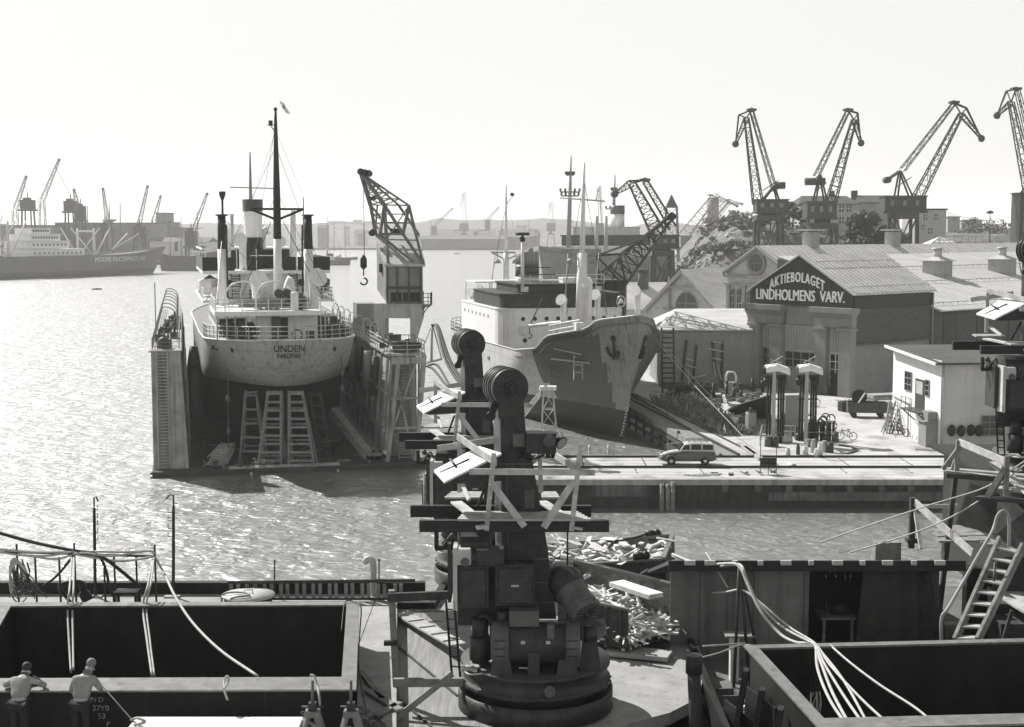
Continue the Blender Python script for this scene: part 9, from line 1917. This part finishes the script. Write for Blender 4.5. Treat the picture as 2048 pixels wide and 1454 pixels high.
def bike(px, py, ang, label):
    c = y_(px, py); f = Frame(c.x, c.y, ang, QZ); o = root('bicycle', c, label, 'bicycle', 'bicycles in the yard')
    for v in (-.55,.55): mb = MB(); mb.tube([f.w(0,v+.34*math.cos(t),.35+.34*math.sin(t)) for t in [i*.42 for i in range(16)]], .035, 5); mb.build('wheel', M['black'], o)
    mb = MB()
    for p, q in (((-.55,.35),(-.15,.85)),((-.55,.35),(-.05,.32)),((-.15,.85),(-.05,.32)),((-.15,.8),(.4,.85)),((-.05,.32),(.4,.85)),((.4,.95),(.55,.35))): mb.tube([f.w(0,*p), f.w(0,*q)], .03, 4)
    mb.build('frame', M['dgrey'], o); mb = MB(); mb.beam(f.w(0,-.3,.95), f.w(0,-.02,.95), .14,.06); mb.build('saddle', M['black'], o); mb = MB(); mb.tube([f.w(-.28,.4,1.02), f.w(0,.46,.98), f.w(.28,.4,1.02)], .025, 4); mb.build('handlebar', M['grey'], o)
bike(1693,880,80,'bicycle leaning at the right end of the gas bottle heap'); bike(1801,872,40,'bicycle parked against the ladders by the white house wall'); bike(1790,868,55,'second bicycle parked close behind the first at the white house')
ls = root('ladder_heap', y_(1782,868), 'heap of pale ladders and poles leaning by the white house corner', 'ladders')
for i in range(4): mb = MB(); c = y_(1772+i*6, 868); ladder(mb, c, c+V((.9+.15*i,1.2,3.0-.2*i)), .5, 7, (1,-.5,0), .05, .04); mb.build('ladder', M['woodg'], ls)
mb = MB(); [mb.tube([y_(R.uniform(1762,1795),R.uniform(858,876)), y_(R.uniform(1775,1795),865)+Z*R.uniform(1.5,3)], .05, 4) for _ in range(9)]; mb.parts('pole', M['wood2'], ls)
drum(1821,868,'lgrey','grey drum by the white wall left of the steps'); drum(1841,876,'rust','rusty drum under the landing of the white house'); drum(1851,880,'dgrey','dark drum between the landing post and the cupboard')
for i, (px, py, l) in enumerate(((1828,876,'pale paint tin standing first in line on the ground by the white wall'),(1836,879,'pale paint tin standing second in line by the white wall'),(1845,883,'pale paint tin standing third in line, nearest the cupboard'))): c = y_(px,py); mb = MB(); mb.lathe([(.2,0),(.2,.4),(.17,.42)], c, 10); tag(mb.build('paint_tin', M['white2'], origin=c), l, 'tin', 'paint tins by the white wall')
mb = MB(); c = y_(1860,900); mb.box(c+Z*.04, (2.4,.9,.06), -.3); o = mb.build('plank', M['woodg'], origin=c); tag(o, 'flat board lying on the ground before the cupboard', 'plank')
mb = MB(); mb.tube(smoothpath([y_(1678,890)+Z*.06, y_(1690,893)+Z*.06, y_(1708,897)+Z*.06, y_(1712,903)+Z*.06, y_(1695,908)+Z*.06, y_(1680,905)+Z*.06]), .07, 5); o = mb.build('ground_hose', M['dgrey'], origin=y_(1700,897)); tag(o, 'dark hose looping on the ground right of the drums', 'hose')
# tall ladder and staging frames by the low building
lo = root('tall_ladder', y_(1335,792), 'tall dark ladder standing upright beside the freighter bow', 'ladder'); mb = MB(); a2 = y_(1337,786); ladder(mb, a2, P(1335,655,a2.y), 1.35, 12, (1,0,0), .11, .1); mb.build('ladder', M['woodd'], lo)
fs = root('staging_frame', y_(1410,780), 'leaning timber staging frame with pale boards before the low building', 'staging'); Yf = y_(1410,775).y
def sp2(x, y, d=0): return P(x, y, Yf+d)
mb = MB()
for p, q in ((((1363,770),(1373,680))), ((1385,772),(1393,690)), ((1443,775),(1445,682)), ((1430,742),(1425,684))): mb.beam(sp2(*p), sp2(*q), .26, .2, (0,1,0))
for p, q in (((1373,684),(1428,683)),((1392,690),(1446,684)),((1374,698),(1445,700)),((1392,706),(1442,704)),((1390,738),(1446,736)),((1384,752),(1430,745)),((1372,718),(1382,704)),((1368,735),(1398,716))): mb.beam(sp2(*p,.3), sp2(*q,.3), .14, .12)
mb.build('frame', M['woodd'], fs); mb = MB()
for p, q in (((1416,697),(1446,703)),((1425,683),(1446,686)),((1372,718),(1388,722)),((1370,729),(1392,736)),((1376,738),(1378,772)),((1425,716),(1444,720)),((1427,724),(1431,752)),((1436,735),(1443,760)),((1384,756),(1412,750))): mb.beam(sp2(*p,-.3), sp2(*q,-.3), .2, .12)
mb.parts('board', M['wood'], fs)
ar = root('arch_rib', y_(1465,780), 'large dark curved timber rib leaning against the low building wall', 'rib frame'); mb = MB()
pts_ = [sp2(x, y, 1.2) for x, y in ((1443,690),(1452,678),(1463,680),(1475,700),(1488,730),(1496,770))]; mb.tube(smoothpath(pts_), .16, 5); mb.beam(sp2(1445,684,1.2), sp2(1470,686,1.2), .15); mb.beam(sp2(1447,700,1.2), sp2(1480,700,1.2), .12); mb.beam(sp2(1447,760,1.1), sp2(1475,730,1.1), .2); mb.beam(sp2(1440,742,1.1), sp2(1492,748,1.1), .12); mb.beam(sp2(1460,720,1.1), sp2(1474,700,1.1), .2); mb.build('frame', M['woodd'], ar)
wa = root('white_arch', y_(1462,765), 'white arched hatch frame standing on a grey box in the yard', 'frame'); Ya = Yf-6; mb = MB(); mb.tube([P(x,y,Ya) for x, y in ((1452,765),(1452,752),(1456,744),(1468,744),(1472,752),(1472,765))], .13, 6); mb.build('frame', M['white'], wa); a3, b3 = P(1452,765,Ya), P(1472,786,Ya); mb = MB(); mb.zbox(a3.x, b3.x, Ya, Ya+1, b3.z, a3.z); mb.build('box', M['grey'], wa)
ta = root('tank_pair', y_(1385,795), 'pair of dark horizontal tanks lying beyond the weeds', 'tank'); mb = MB(); Yk = y_(1385,797).y
for i in (0,1): mb.cyl(P(1349+i*22,783+i,Yk+1.5*(1-i)), P(1405+i*15,786,Yk+1.5*(1-i)), .85,.85,14)
mb.parts('shell', M['steel'], ta)
bw_ = root('plate_heap', y_(1500,820), 'big dark bent plate and beams heaped left of the hooded posts', 'plates'); mb = MB(); mb.add([y_(1455,822)+Z*0,y_(1540,835)+Z*0,P(1541,790,128),P(1470,812,130),y_(1455,818)+Z*0,y_(1540,829)+Z*0,P(1541,788,129),P(1470,810,131)], [(0,1,2,3),(7,6,5,4),(0,4,5,1),(1,5,6,2),(2,6,7,3),(3,7,4,0)]); mb.build('bent_plate', M['black'], bw_)
mb = MB(); [mb.beam(y_(1465+R.uniform(0,60),R.uniform(832,862))+Z*.2, y_(1470+R.uniform(0,60),R.uniform(832,862))+Z*R.uniform(.2,.8), .2,.15) for _ in range(14)]; mb.parts('beam', M['woodg'], bw_)
for i, (px, py, m, sz, l) in enumerate(((1485,862,'rust',(1.6,1.5,1.3),'rusty block with a pale top beside the jetty end'),(1501,868,'grey',(.8,.8,2.0),'narrow grey upright tank behind the jetty end'),(1478,855,'lgrey',(1.1,.9,1.0),'pale box on the bank between weeds and jetty end'),(1345,775,'dgrey',(2.6,1.2,.7),'low dark machine bed near the tall ladder'),(1425,772,'black',(2.2,1.6,1.3),'rounded black boiler end below the staging frame'))):
    c = y_(px, py); o = root('machine_block', c, l, 'machine'); mb = MB(); mb.box(c+Z*sz[2]/2, sz, .3); mb.build('body', M[m], o, .08); mb = MB(); mb.box(c+Z*(sz[2]+.06), (sz[0]*.9,sz[1]*.9,.1), .3); mb.cyl(c+Z*sz[2], c+Z*(sz[2]+.4), .15,.12,8); mb.build('top', M['dgrey' if m != 'dgrey' else 'grey'], o)
mb = MB(); 
for i in range(150): c = y_(R.uniform(1340,1520), R.uniform(772,815)); mb.box(c+Z*.15, (R.uniform(.2,1.6),R.uniform(.1,.5),R.uniform(.1,.55)), R.random()*3)
o = mb.build('yard_junk', M['rust'], origin=y_(1450,790)); tag(o, 'low clutter of scrap iron and timber strewn across the yard', 'scrap', kind='stuff')
mb = MB()
for i in range(8): c = y_(1395+i*18+R.uniform(-5,5), R.uniform(782,800)); mb.tube([c, c+Z*R.uniform(.9,1.9)], .18, 7); mb.sph(c+Z*1.6, .2, 6)
for q in mb.parts('bitt', M['black']): tag(q, 'dark iron bitt standing in the row of stumps in the yard', 'bitt', 'iron bitts in the yard')
mb = MB(); p, q = P(1290,655,140), y_(1512,900); mb.tube([p, p.lerp(q,.5)-Z*.3, q], .035, 4); o = mb.build('mooring_wire', M['rope'], origin=q); tag(o, 'long pale mooring wire from the freighter bow down to the jetty end', 'mooring line')
mb = MB(); mb.tube([P(1300,662,141), y_(1492,868)], .03, 4); o = mb.build('mooring_wire', M['rope'], origin=y_(1492,868)); tag(o, 'second shorter mooring wire running above the weeds', 'mooring line')
mb = MB()
for px, py in ((1490,898),(1478,890)): a4, b4 = y_(px,py)+Z*.15, y_(px+32,py+24)+Z*.15; mb.beam(a4, b4, .35, .25)
for i, q in enumerate(mb.parts('baulk', M['wood2'])): tag(q, ['thick pale timber baulk at the jetty end nearest the rails','second timber baulk lying beside it at the jetty end'][i], 'timber')
# men on the dock floor
def sit(): return dict(pel=(0,0,.42), sp1=(0,.06,.6), sp2=(0,.12,.82), nk=(0,.18,.95), hd0=(0,.24,1.05), hd1=(0,.28,1.17), shL=(-.2,.12,.83), elL=(-.3,.3,.65), wrL=(-.12,.42,.55), shR=(.2,.12,.83), elR=(.3,.3,.65), wrR=(.12,.42,.55), hpL=(-.1,.05,.42), knL=(-.16,.45,.5), anL=(-.16,.42,.09), toL=(-.17,.58,.05), hpR=(.1,.05,.42), knR=(.16,.45,.5), anR=(.16,.42,.09), toR=(.17,.58,.05))
for px, py, sh_, tn, l in ((773,922,'canvas',2.2,'man in a white shirt sitting at the dock floor edge'),(757,921,'trouser',-1.5,'man in dark clothes sitting behind the white shirted man'),(742,921,'trouser',-.6,'man in dark clothes sitting farthest left of the three on the dock floor')):
    c = G(px, py, .5); person(c, l, sit(), sh_, 'trouser', 'hair', 1.05, tn, 'men resting on the dock floor', False, 1)
HAZE = .00018
# ================================================================ haze
hz = bpy.data.materials.new('harbour_haze'); hz.use_nodes = True; t = hz.node_tree
t.nodes.remove(t.nodes['Principled BSDF'])
pv = t.nodes.new('ShaderNodeVolumePrincipled'); pv.inputs['Color'].default_value = (.97, .96, .94, 1)
pv.inputs['Density'].default_value = HAZE; pv.inputs['Anisotropy'].default_value = .25
t.links.new(pv.outputs[0], t.nodes['Material Output'].inputs['Volume'])
mb = MB(); mb.zbox(-7100, 7100, -80, 9100, -3, 130)
o = mb.build('haze', hz); o['kind'] = 'stuff'
